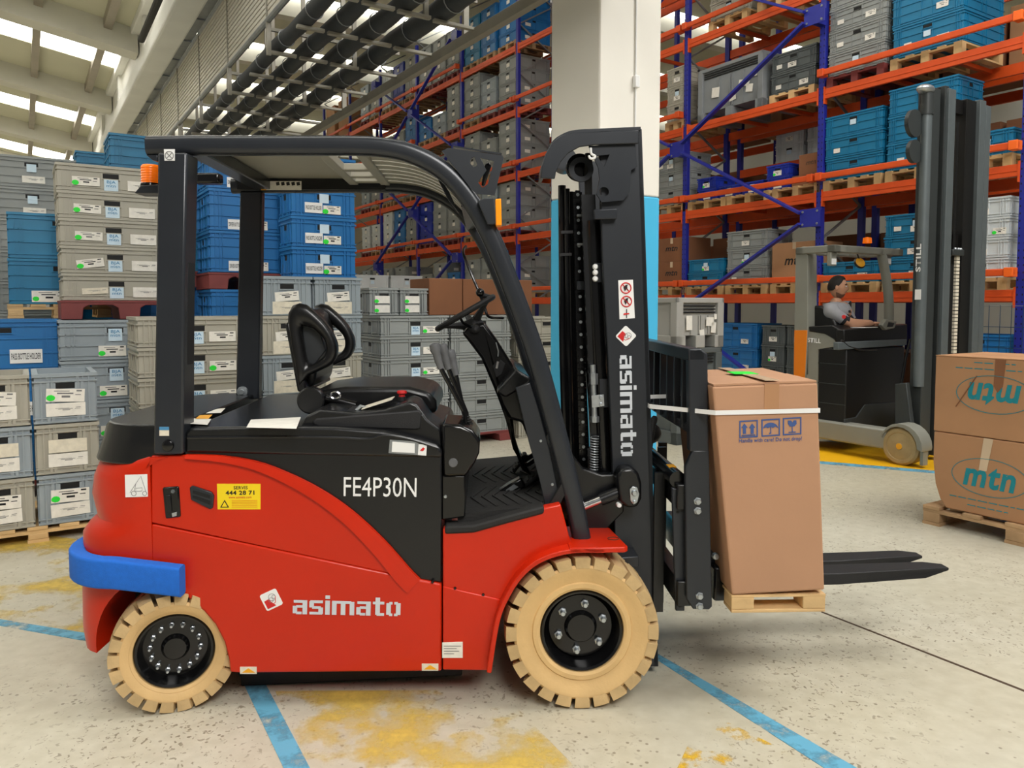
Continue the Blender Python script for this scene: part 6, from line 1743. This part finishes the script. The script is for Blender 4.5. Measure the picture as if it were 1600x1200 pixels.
for yy in (-.0, WR):
    s_ = 1 if yy < .5 else -1
    e = bpy.data.objects.new('load_wheel', None); COL.objects.link(e); e.parent = rt; e.location = (0, yy - (.0 if s_ > 0 else .0), wr)
    G().lathe([(0, .0), (.03, -.004), (.035, .004), (.1, .004), (.13, .008), (.135, 0), (wr - .02, 0), (wr, .02), (wr, .15), (wr - .02, .17), (0, .17)], (0, -.0 if s_ > 0 else -.17, 0), seg=40).build('tyre', 'wheel_tan', e)
    G().lathe([(0, -.006), (.012, -.006), (.03, -.005), (.032, 0)], (0, 0 if s_ > 0 else -.17, 0), seg=20).build('hub', 'amber', e)
    y0, y1 = (-.02, .16) if s_ > 0 else (WR - .16, WR + .02)
    pts = [(.0 + .215 * math.cos(a), wr + .215 * math.sin(a)) for a in [pi * (0.02 + .96 * k / 10) for k in range(11)]]
    pts = [(p0, p1) for p0, p1 in pts] + [(-.19, wr + .04), (.19, wr + .03)]
    g = G(); g.prism([(.23, wr - .02)] + [(.02 + .215 * math.cos(a), wr + .01 + .215 * math.sin(a)) for a in [pi * .9 * k / 10 for k in range(11)]] + [(-.17, wr + .06)] + [(.185 * math.cos(a) + .0, wr + .0 + .19 * math.sin(a)) for a in [pi * (.85 - .85 * k / 8) for k in range(9)]], y0, y1)
    g.build('wheel_guard', 'still_grey', rt, bevel=.004)
    G().box(-1.35, -.14, y0 + .02, y1, .13, .33).build('straddle_leg', 'still_grey', rt, bevel=.02)
    G().box(.19, .22, y0 + .05, y1 - .05, .03, wr + .02).build('leg_deflector', 'still_grey', rt)
xb0 = R_(1320, 670, .06).x
zt_ = R_(1320, 545, .06).z; zbm = R_(1320, 672, .06).z
sd = -.52 if False else R_(1278, 600, .06).x - xb0
G().box(xb0 + sd, xb0, .06, WR - .04, zbm, zt_).build('battery_compartment', 'still_black', rt, bevel=.015)
for k in range(3):
    z_ = zbm + (zt_ - zbm) * (.3 + .25 * k); G().box(xb0 + sd, xb0, .054, .06, z_, z_ + .008).build('panel_seam', 'still_dark', rt, smooth=0)
fpart([(1320, 655), (1338, 652), (1352, 632), (1400, 628), (1400, 668), (1335, 674), (1320, 674)], xb0 + .012, .02, 'front_plate', 'still_dark')
# chassis behind, with the coloured rear pillar
xr0 = R_(1241, 600, .06).x; xr1 = R_(1262, 600, .06).x
zg = R_(1245, 388, .06).z
ch = [(1262, 517), (1285, 520), (1303, 530), (1308, 541), (1278, 548), (1278, 668), (1262, 672)]
rpart([(1262, 517), (1288, 520), (1303, 530), (1309, 541), (1278, 546), (1278, 682), (1241, 690), (1241, 585), (1262, 585)], .06, WR - .04, 'chassis', 'still_grey')
rpart([(1243, 388), (1256, 385), (1262, 400), (1262, 517), (1258, 590), (1240, 585), (1241, 515)], .04, .2, 'rear_pillar', 'still_grey')
rpart([(1241, 516), (1261, 516), (1257, 592), (1240, 592)], .032, .04, 'orange_stripe', 'still_orange', bevel=.002)
place_text('side_lettering', text_mesh('STILL', 'white', .03, 1.2), rt, (R_(1273, 532, .06).x, .052, R_(1273, 532, .06).z), width=.16, height=.05, ang=math.radians(2))
# cockpit: seat bolster, dash, console
rpart([(1263, 482), (1270, 477), (1285, 479), (1300, 495), (1308, 512), (1264, 512)], .16, .55, 'seat_back', 'still_black', bevel=.02)
ck = [(1263, 510), (1300, 508), (1318, 518), (1319, 545), (1306, 531), (1288, 522), (1264, 518)]
rpart(ck, .05, .3, 'seat_side', 'still_black', bevel=.012)
fpart([(1319, 515), (1418, 506), (1418, 534), (1319, 541)], xb0 - .02, .1, 'dash_panel', 'still_black', bevel=.012)
fpart([(1310, 535), (1417, 530), (1417, 539), (1310, 547)], xb0 + .02, .06, 'dash_lip', 'still_mid', bevel=.006)
fpart([(1385, 499), (1402, 502), (1398, 513), (1384, 516), (1378, 508)], xb0 + .02, .05, 'control_console', 'still_grey', bevel=.01)
fpart([(1389, 503), (1398, 505), (1395, 511), (1386, 511)], xb0 + .024, .01, 'console_screen', 'still_black', bevel=.004)
pp3 = xface(1345, 512, xb0 - .1); G().obox((pp3.x, pp3.y, pp3.z + .004), (1, 0, 0), (0, 1, 0), (0, 0, 1), .2, .3, .004).build('document', 'white', rt)
G().tube([xface(a, b, xb0 + .01) for a, b in ((1315, 532), (1325, 541), (1345, 547), (1370, 546))], .012, 8).build('cable', 'still_black', rt)
G().tube([xface(a, b, xb0 + .3) for a, b in ((1422, 530), (1415, 560), (1410, 590), (1408, 600))], .014, 8).build('hydraulic_hose', 'still_black', rt)
# overhead guard
zt2 = R_(1305, 382, .02).z; xg1 = R_(1305, 388, .02).x; xg0 = R_(1243, 388, .02).x
yg1 = xface(1412, 388, xg1).y
gd2 = bpy.data.objects.new('overhead_guard', None); COL.objects.link(gd2); gd2.parent = rt
for (a, b, c, d) in ((xg0, xg1, .02, .12), (xg0, xg1, yg1 - .1, yg1), (xg0, xg0 + .1, .02, yg1), (xg1 - .1, xg1, .02, yg1)): G().box(a, b, c, d, zt2 - .075, zt2).build('guard_frame', 'still_grey', gd2, bevel=.01)
for k in range(5):
    y_ = .12 + (yg1 - .22) * (k + .5) / 5; G().box(xg0, xg1, y_ - .015, y_ + .015, zt2 - .06, zt2 - .02).build('guard_bar', 'still_grey', gd2)
pf = [xface(1376, 392, xg1 - .05), xface(1382, 420, xg1 - .03), xface(1388, 460, xg1 - .0), xface(1389, 502, xg1 + .02)]
G().tube(smooth_pts(pf, 4), .05, 12, squash=1).build('front_pillar', 'still_grey', gd2)
for a, nm in ((1303, 'near'), (1389, 'far')):
    v = xface(a, 404, xg1 - .05); G().box(v.x - .05, v.x + .0, v.y - .05, v.y + .05, v.z - .075, v.z + .07).build('work_lamp', 'still_grey', gd2, bevel=.008)
    G().box(v.x + .0, v.x + .004, v.y - .038, v.y + .038, v.z - .06, v.z + .0).build('lamp_glass', 'white', gd2)
v = xface(1355, 380, xg1 - .25); G().lathe([(.0, .07), (.045, .06), (.05, 0)], v, (0, 0, 1), 20).build('beacon_lens', 'orange_lens', gd2)
v = xface(1343, 411, xg1 - .1)
mr_ = bpy.data.objects.new('mirror', None); COL.objects.link(mr_); mr_.parent = gd2; mr_.location = v
G().lathe([(0, -.01), (.05, -.012), (.068, 0), (.05, .02), (0, .03)], (0, 0, 0), (1, -.4, .5), 24).build('mirror_shell', 'still_black', mr_)
G().lathe([(0, .031), (.04, .028), (.055, .017)], (0, 0, 0), (1, -.4, .5), 24).build('mirror_glass', 'amber', mr_)
G().tube([(0, 0, .03), (-.01, -.03, .1), (0, -.03, .16)], .008, 6).build('mirror_arm', 'still_black', mr_)
# mast: two pairs of rails, cylinders, chains, hoses
xm = .12; zm0 = .06
def mcol(px_top, px_bot, py_top, x, dx, wpx, name, m, parent):
    a0, a1 = xface(px_top, py_top, x), xface(px_top + wpx, py_top, x); y_a, y_b = sorted((a0.y, a1.y))
    return G().box(x - dx, x, y_a, y_b, zm0, a0.z).build(name, m, parent, smooth=0, bevel=.006)
ms = bpy.data.objects.new('mast', None); COL.objects.link(ms); ms.parent = rt
xm = .06
zt3 = xface(1470, 131, xm).z
def mrail(pa, pb, x, dx, name, m, dz=0., z0=.05):
    y0, y1 = xface(pa, 400, x).y, xface(pb, 400, x).y
    return G().box(x - dx, x, y0, y1, z0, zt3 + dz).build(name, m, ms, smooth=0, bevel=.006)
mrail(1446, 1462, xm - .02, .12, 'outer_rail', 'still_dark', -.04)
mrail(1463, 1469, xm - .04, .10, 'rail_web', 'still_black', 0)
mrail(1469, 1475, xm, .05, 'middle_flange', 'still_dark', .0)
mrail(1475.5, 1486, xm + .03, .05, 'inner_rail', 'still_mid', -.03)
mrail(1503, 1524, xm - .02, .14, 'rail_web', 'still_black', -.06)
mrail(1524, 1533, xm + .02, .06, 'inner_rail', 'still_mid', -.05)
mrail(1533.5, 1541, xm, .1, 'outer_rail', 'still_mid', -.08)
yA, yB = xface(1452, 400, xm).y, xface(1526, 400, xm).y
for zz_ in (zt3 - .14, 2.2, .5): G().box(xm - .12, xm - .06, yA, yB, zz_ - .07, zz_ + .07).build('cross_member', 'still_black', ms)
yc2 = xface(1441, 400, xm - .06).y
G().tube([(xm - .06, yc2, .75), (xm - .06, yc2, zt3 - .2)], .05, 16).build('lift_cylinder', 'still_mid', ms)
G().tube([(xm - .06, yc2, zt3 - .3), (xm - .06, yc2, zt3 - .1)], .06, 16).build('cylinder_head', 'still_dark', ms)
G().sphere((xm - .06, yc2 - .03, zt3 - .06), .07, .11, .045).build('cylinder_cap', 'zinc', ms)
for py_, r in ((193, .13), (237, .11)):
    v = xface(1428, py_, xm - .1); G().lathe([(0, -.02), (r, -.02), (r, .02), (0, .02)], v, (1, 0, 0), 24).build('hose_reel', 'still_dark', ms)
ym = xface(1493, 400, xm).y
for k, dy in enumerate((-.05, .03)):
    G().tube([(xm - .04, ym + dy, .5), (xm - .04, ym + dy, zt3 - .3)], .014, 8).build('mast_hose', 'still_black', ms)
lk2 = G().box(-.012, .012, -.03, .03, -.014, .014).mesh('chain_link', 'paper_cream', 0)
zc0 = xface(1492, 395, xm).z
for k in range(52):
    o = link('chain_link', lk2, ms); o.location = (xm, ym + .03, zc0 - .02 - k * .036)
G().tube([(xm - .02, ym - .06, .5), (xm - .02, ym - .06, zc0 - .12)], .035, 12).build('free_lift_cylinder', 'still_black', ms)
G().box(xm - .06, xm + .04, ym - .12, ym + .09, zc0 - .03, zc0 + .03).build('chain_anchor', 'still_dark', ms, bevel=.008)
for dy in (-.03, .03, .07): G().sphere((xm + .01, ym + dy, zc0 + .035), .018).build('anchor_nut', 'zinc', ms)
yl = xface(1433, 403, xm - .02)
place_text('mast_lettering', text_mesh('STILL', 'white', .03, 1.2), ms, (xm - .06, xface(1440, 400, xm - .06).y - .055, xface(1437, 403, xm - .06).z), width=.27, height=.05, ang=math.radians(-90))
G().box(xm - .09, xm - .03, yc2 - .056, yc2 - .053, xface(1436, 468, xm).z, xface(1436, 452, xm).z).build('mast_sticker', 'white', ms, smooth=0)
# reach carriage bracket by the wheel
rpart([(1398, 600), (1416, 598), (1421, 640), (1424, 664), (1436, 682), (1440, 690), (1424, 690), (1398, 686)], .16, .22, 'mast_carriage_bracket', 'still_dark', bevel=.008)

# ================================================================== driver
hp_ = xface(1318, 500, xb0 - .30)     # hip
base_z = hp_.z - .12
hx_, hy_ = hp_.x, hp_.y
dr = thing('person', 'driver in grey polo shirt sitting in the reach truck, looking right', 'person', (gw + RX * hx_ + U * hy_ + Vector((0, 0, base_z))), 0)
dr_o = Vector(dr.location)
fw = Vector((.93, -.10, 0)).normalized(); lf = Vector((-fw.y, fw.x, 0))   # facing, and his left hand side
up_ = Vector((0, 0, 1))
def Q(px, py, zc): return at_depth(px, py, zc) - dr_o
zc_h = (dr_o - CAM).dot(Vector((0, math.cos(TH), -math.sin(TH))))
neck = Q(1306, 474, zc_h); head = Q(1309, 449, zc_h)
hipc = Q(1302, 522, zc_h)
sh_n = Q(1296, 486, zc_h - .17); sh_f = Q(1318, 486, zc_h + .18)
el_n = Q(1327, 505, zc_h - .2); wr_n = Q(1364, 505, zc_h - .08)
el_f = Q(1335, 507, zc_h + .12); wr_f = Q(1362, 508, zc_h + .06)
chest = Q(1306, 492, zc_h); belly = Q(1305, 512, zc_h)
knee_n = hipc + fw * .2 - up_ * .06 - lf * .1; knee_f = hipc + fw * .2 - up_ * .06 + lf * .1
foot_n = knee_n + fw * .02 - up_ * .36; foot_f = knee_f + fw * .02 - up_ * .36
V = [hipc, belly, chest, Q(1306, 480, zc_h), neck, sh_n, el_n, wr_n, sh_f, el_f, wr_f, hipc - lf * .1, knee_n, foot_n, hipc + lf * .1, knee_f, foot_f, Q(1308, 464, zc_h)]
E = [(0, 1), (1, 2), (2, 3), (3, 4), (3, 5), (5, 6), (6, 7), (3, 8), (8, 9), (9, 10), (0, 11), (11, 12), (12, 13), (0, 14), (14, 15), (15, 16), (4, 17)]
RR = [(.17, .15), (.17, .15), (.185, .15), (.12, .105), (.062, .062), (.09, .09), (.056, .056), (.036, .033), (.09, .09), (.056, .056), (.033, .03), (.09, .09), (.07, .07), (.05, .05), (.09, .09), (.07, .07), (.05, .05), (.055, .055)]
def skin_obj(name, V, E, RR, m, parent, root=0, sub=2):
    me = bpy.data.meshes.new(name); me.from_pydata([tuple(v) for v in V], E, []); o = link(name, me, parent)
    md = o.modifiers.new('skin', 'SKIN'); md.use_smooth_shade = True
    for i, r in enumerate(RR): me.skin_vertices[0].data[i].radius = r
    me.skin_vertices[0].data[root].use_root = True
    sb = o.modifiers.new('sub', 'SUBSURF'); sb.levels = sub; sb.render_levels = sub
    bpy.context.view_layer.update()
    m2 = bpy.data.meshes.new_from_object(o.evaluated_get(bpy.context.evaluated_depsgraph_get()))
    o.modifiers.clear(); o.data = m2; m2.materials.clear(); m2.materials.append(MATS[m] if isinstance(m, str) else m)
    m2.polygons.foreach_set('use_smooth', [True] * len(m2.polygons)); return o
bd = skin_obj('body', V, E, RR, 'skin', dr)
mats_ = ['skin', 'shirt', 'shirt_dark']
for m_ in mats_[1:]: bd.data.materials.append(MATS[m_])
def closest(p):
    best = None
    for i, j in E:
        a, b = V[i], V[j]; t = max(0, min(1, (p - a).dot(b - a) / (b - a).length_squared)); d = (p - a.lerp(b, t)).length
        if best is None or d < best[0]: best = (d, i, j, t)
    return best
for pl_i in bd.data.polygons:
    c = pl_i.center.copy(); _, i, j, t = closest(c)
    if (i, j) in ((6, 7), (9, 10)): mi = 0 if t > .0 else 1
    elif (i, j) in ((5, 6), (8, 9)): mi = 1 if t < .72 else (2 if t < .86 else 0)
    elif (i, j) in ((4, 17),): mi = 0
    elif (i, j) == (3, 4): mi = 1 if t < .55 else 2
    elif j >= 11: mi = 2
    else: mi = 1
    pl_i.material_index = mi
# head with face, one continuous mesh: shaped sphere
hg = G(); hs = .104
fw_h = Vector((.90, -.42, 0)).normalized(); lf_h = Vector((-fw_h.y, fw_h.x, 0))
seg, rgs = 28, 20; vs = []
for i in range(rgs + 1):
    t = pi * i / rgs
    for k in range(seg):
        a = 2 * pi * k / seg; x, y, z = math.sin(t) * math.cos(a), math.sin(t) * math.sin(a), math.cos(t)
        fx, fy, fz = x * .098, y * .076, z * .122
        if z < 0: fy *= 1 - .28 * (-z); fx *= 1 - .10 * (-z)
        if x > 0:
            fx += .020 * math.exp(-((y / .16) ** 2) - (((z + .12) / .17) ** 2))     # nose
            fx += .007 * math.exp(-((y / .5) ** 2) - (((z - .26) / .1) ** 2))       # brow
            fx -= .008 * math.exp(-(((abs(y) - .42) / .17) ** 2) - (((z - .06) / .10) ** 2))   # eye sockets
            fx += .006 * math.exp(-((y / .28) ** 2) - (((z + .52) / .07) ** 2))     # lips
            fx += .010 * math.exp(-((y / .3) ** 2) - (((z + .86) / .16) ** 2))      # chin
        if x < -.1 and z < 0: fx *= .88
        vs.append(head + fw_h * fx + lf_h * fy + up_ * fz)
fs = []
for i in range(rgs):
    for k in range(seg): fs.append((i * seg + k, (i + 1) * seg + k, (i + 1) * seg + (k + 1) % seg, i * seg + (k + 1) % seg))
hg.add(vs, fs); hd_o = hg.build('head', 'skin', dr, smooth=1.5)
hair = G(); vs = []
for i in range(13):
    for k in range(seg):
        a = 2 * pi * k / seg; ca = math.cos(a)
        # lower edge of the hair: high on the forehead, above the ears, low on the nape
        tmax = pi * (.27 if ca > .75 else .27 + .16 * (.75 - ca) / .5 if ca > .25 else .43 + .16 * min(1, (.25 - ca) / .7))
        t = tmax * i / 12; x, y, z = math.sin(t) * ca, math.sin(t) * math.sin(a), math.cos(t)
        sc_ = 1.075 + .012 * math.sin(7 * a + i) - (.05 if i == 12 else 0) + (.03 if ca > .3 and i > 6 and i < 12 else 0)
        vs.append(head + fw_h * (x * .098 * sc_) + lf_h * (y * .078 * sc_) + up_ * (z * .122 * sc_))
fs = []
for i in range(12):
    for k in range(seg): fs.append((i * seg + k, (i + 1) * seg + k, (i + 1) * seg + (k + 1) % seg, i * seg + (k + 1) % seg))
hair.add(vs, fs); hair.build('hair', 'hair', dr, smooth=1.5)
for s_ in (-1, 1):
    e_ = head + fw_h * .083 + lf_h * (.032 * s_) + up_ * .007
    G().sphere(e_, .0125, .0125, .008, 10, 8).build('eye', 'white', dr); G().sphere(e_ + fw_h * .008, .006, .006, .006, 8, 6).build('iris', 'hair', dr)
    G().tube([head + fw_h * .092 + lf_h * (.014 * s_) + up_ * .030, head + fw_h * .09 + lf_h * (.034 * s_) + up_ * .034, head + fw_h * .078 + lf_h * (.052 * s_) + up_ * .028], .0045, 6).build('eyebrow', 'hair', dr)
    G().sphere(head - fw_h * .005 + lf_h * (.076 * s_) - up_ * .005, .018, .012, .03, 10, 8).build('ear', 'skin', dr)
G().tube([head + fw_h * .092 + lf_h * -.022 - up_ * .062, head + fw_h * .097 - up_ * .061, head + fw_h * .092 + lf_h * .022 - up_ * .062], .004, 6).build('mouth', 'red_plastic', dr)
vs = []; na, nt_ = 14, 6      # short stubble over jaw and chin
for i in range(nt_ + 1):
    for k in range(na + 1):
        a = -1.75 + 3.5 * k / na; t = pi * (.70 + (.02 if abs(a) > .5 else 0) - .10 * max(0, abs(a) - .9) + (.24 + .10 * max(0, abs(a) - .9)) * i / nt_)
        x, y, z = math.sin(t) * math.cos(a), math.sin(t) * math.sin(a), math.cos(t); fx, fy, fz = x * .101, y * .079, z * .124
        fy *= 1 - .28 * (-z); fx *= 1 - .10 * (-z)
        if x > 0: fx += .010 * math.exp(-((y / .3) ** 2) - (((z + .86) / .16) ** 2))
        vs.append(head + fw_h * fx + lf_h * fy + up_ * fz)
G().add(vs, [(i * (na + 1) + k, i * (na + 1) + k + 1, (i + 1) * (na + 1) + k + 1, (i + 1) * (na + 1) + k) for i in range(nt_) for k in range(na)]).build('stubble', 'stubble', dr, smooth=1.5)
def hand(w, d, s_, name):
    d = d.normalized(); side = d.cross(up_).normalized() * s_
    Vh = [w, w + d * .045, w + d * .085]; Eh = [(0, 1), (1, 2)]; Rh = [(.026, .02), (.036, .018), (.036, .016)]
    for f in range(4):
        b = w + d * .085 + side * (-.03 + .02 * f); L_ = (.055, .066, .062, .048)[f]
        i0 = len(Vh); Vh += [b, b + d * L_ * .5 - up_ * .012, b + d * L_ * .75 - up_ * .035]; Eh += [(2, i0), (i0, i0 + 1), (i0 + 1, i0 + 2)]; Rh += [(.010, .010), (.009, .009), (.008, .008)]
    i0 = len(Vh); b = w + d * .03 - side * .035; Vh += [b, b + d * .03 - side * .02 - up_ * .01, b + d * .055 - side * .018 - up_ * .022]; Eh += [(1, i0), (i0, i0 + 1), (i0 + 1, i0 + 2)]; Rh += [(.012, .012), (.010, .010), (.009, .009)]
    return skin_obj(name, Vh, Eh, Rh, 'skin', dr, 0, 1)
hand(wr_n - (wr_n - el_n).normalized() * .01, wr_n - el_n, 1, 'hand'); hand(wr_f - (wr_f - el_f).normalized() * .01, wr_f - el_f, -1, 'hand')
p_ = sh_n.lerp(el_n, .55) + Vector((.01, -.062, .01)); G().lathe([(0, -.003), (.02, -.002), (.022, 0)], p_, (.2, 1, 0), 16).build('sleeve_badge', 'ink_red', dr)
c1 = neck - up_ * .01
G().tube([c1 + fw * .062 * math.cos(a) + lf * .062 * math.sin(a) + up_ * (.004 - .012 * math.cos(a)) for a in [2 * pi * k / 20 for k in range(20)]], .014, 8, closed=True).build('collar', 'shirt_dark', dr)
# ================================================================== wire fence at the rack foot, right edge
wf = thing('wire_fence', 'low wire mesh fence in front of blue crates at the rack foot', 'fence', P0 - RY * .35 + RX * 1.7, A_X)
for k in range(12): G().tube([(k * .12, 0, 0), (k * .12, 0, 1.55)], .004, 5).build('vertical_wire', 'wire', wf)
for k in range(7): G().tube([(0, 0, .1 + k * .24), (1.32, 0, .1 + k * .24)], .004, 5).build('cross_wire', 'galv' if k == 6 else 'wire', wf)
for x_ in (0, 1.32): G().box(x_ - .02, x_ + .02, -.02, .02, 0, 1.6).build('fence_post', 'rack_blue', wf)
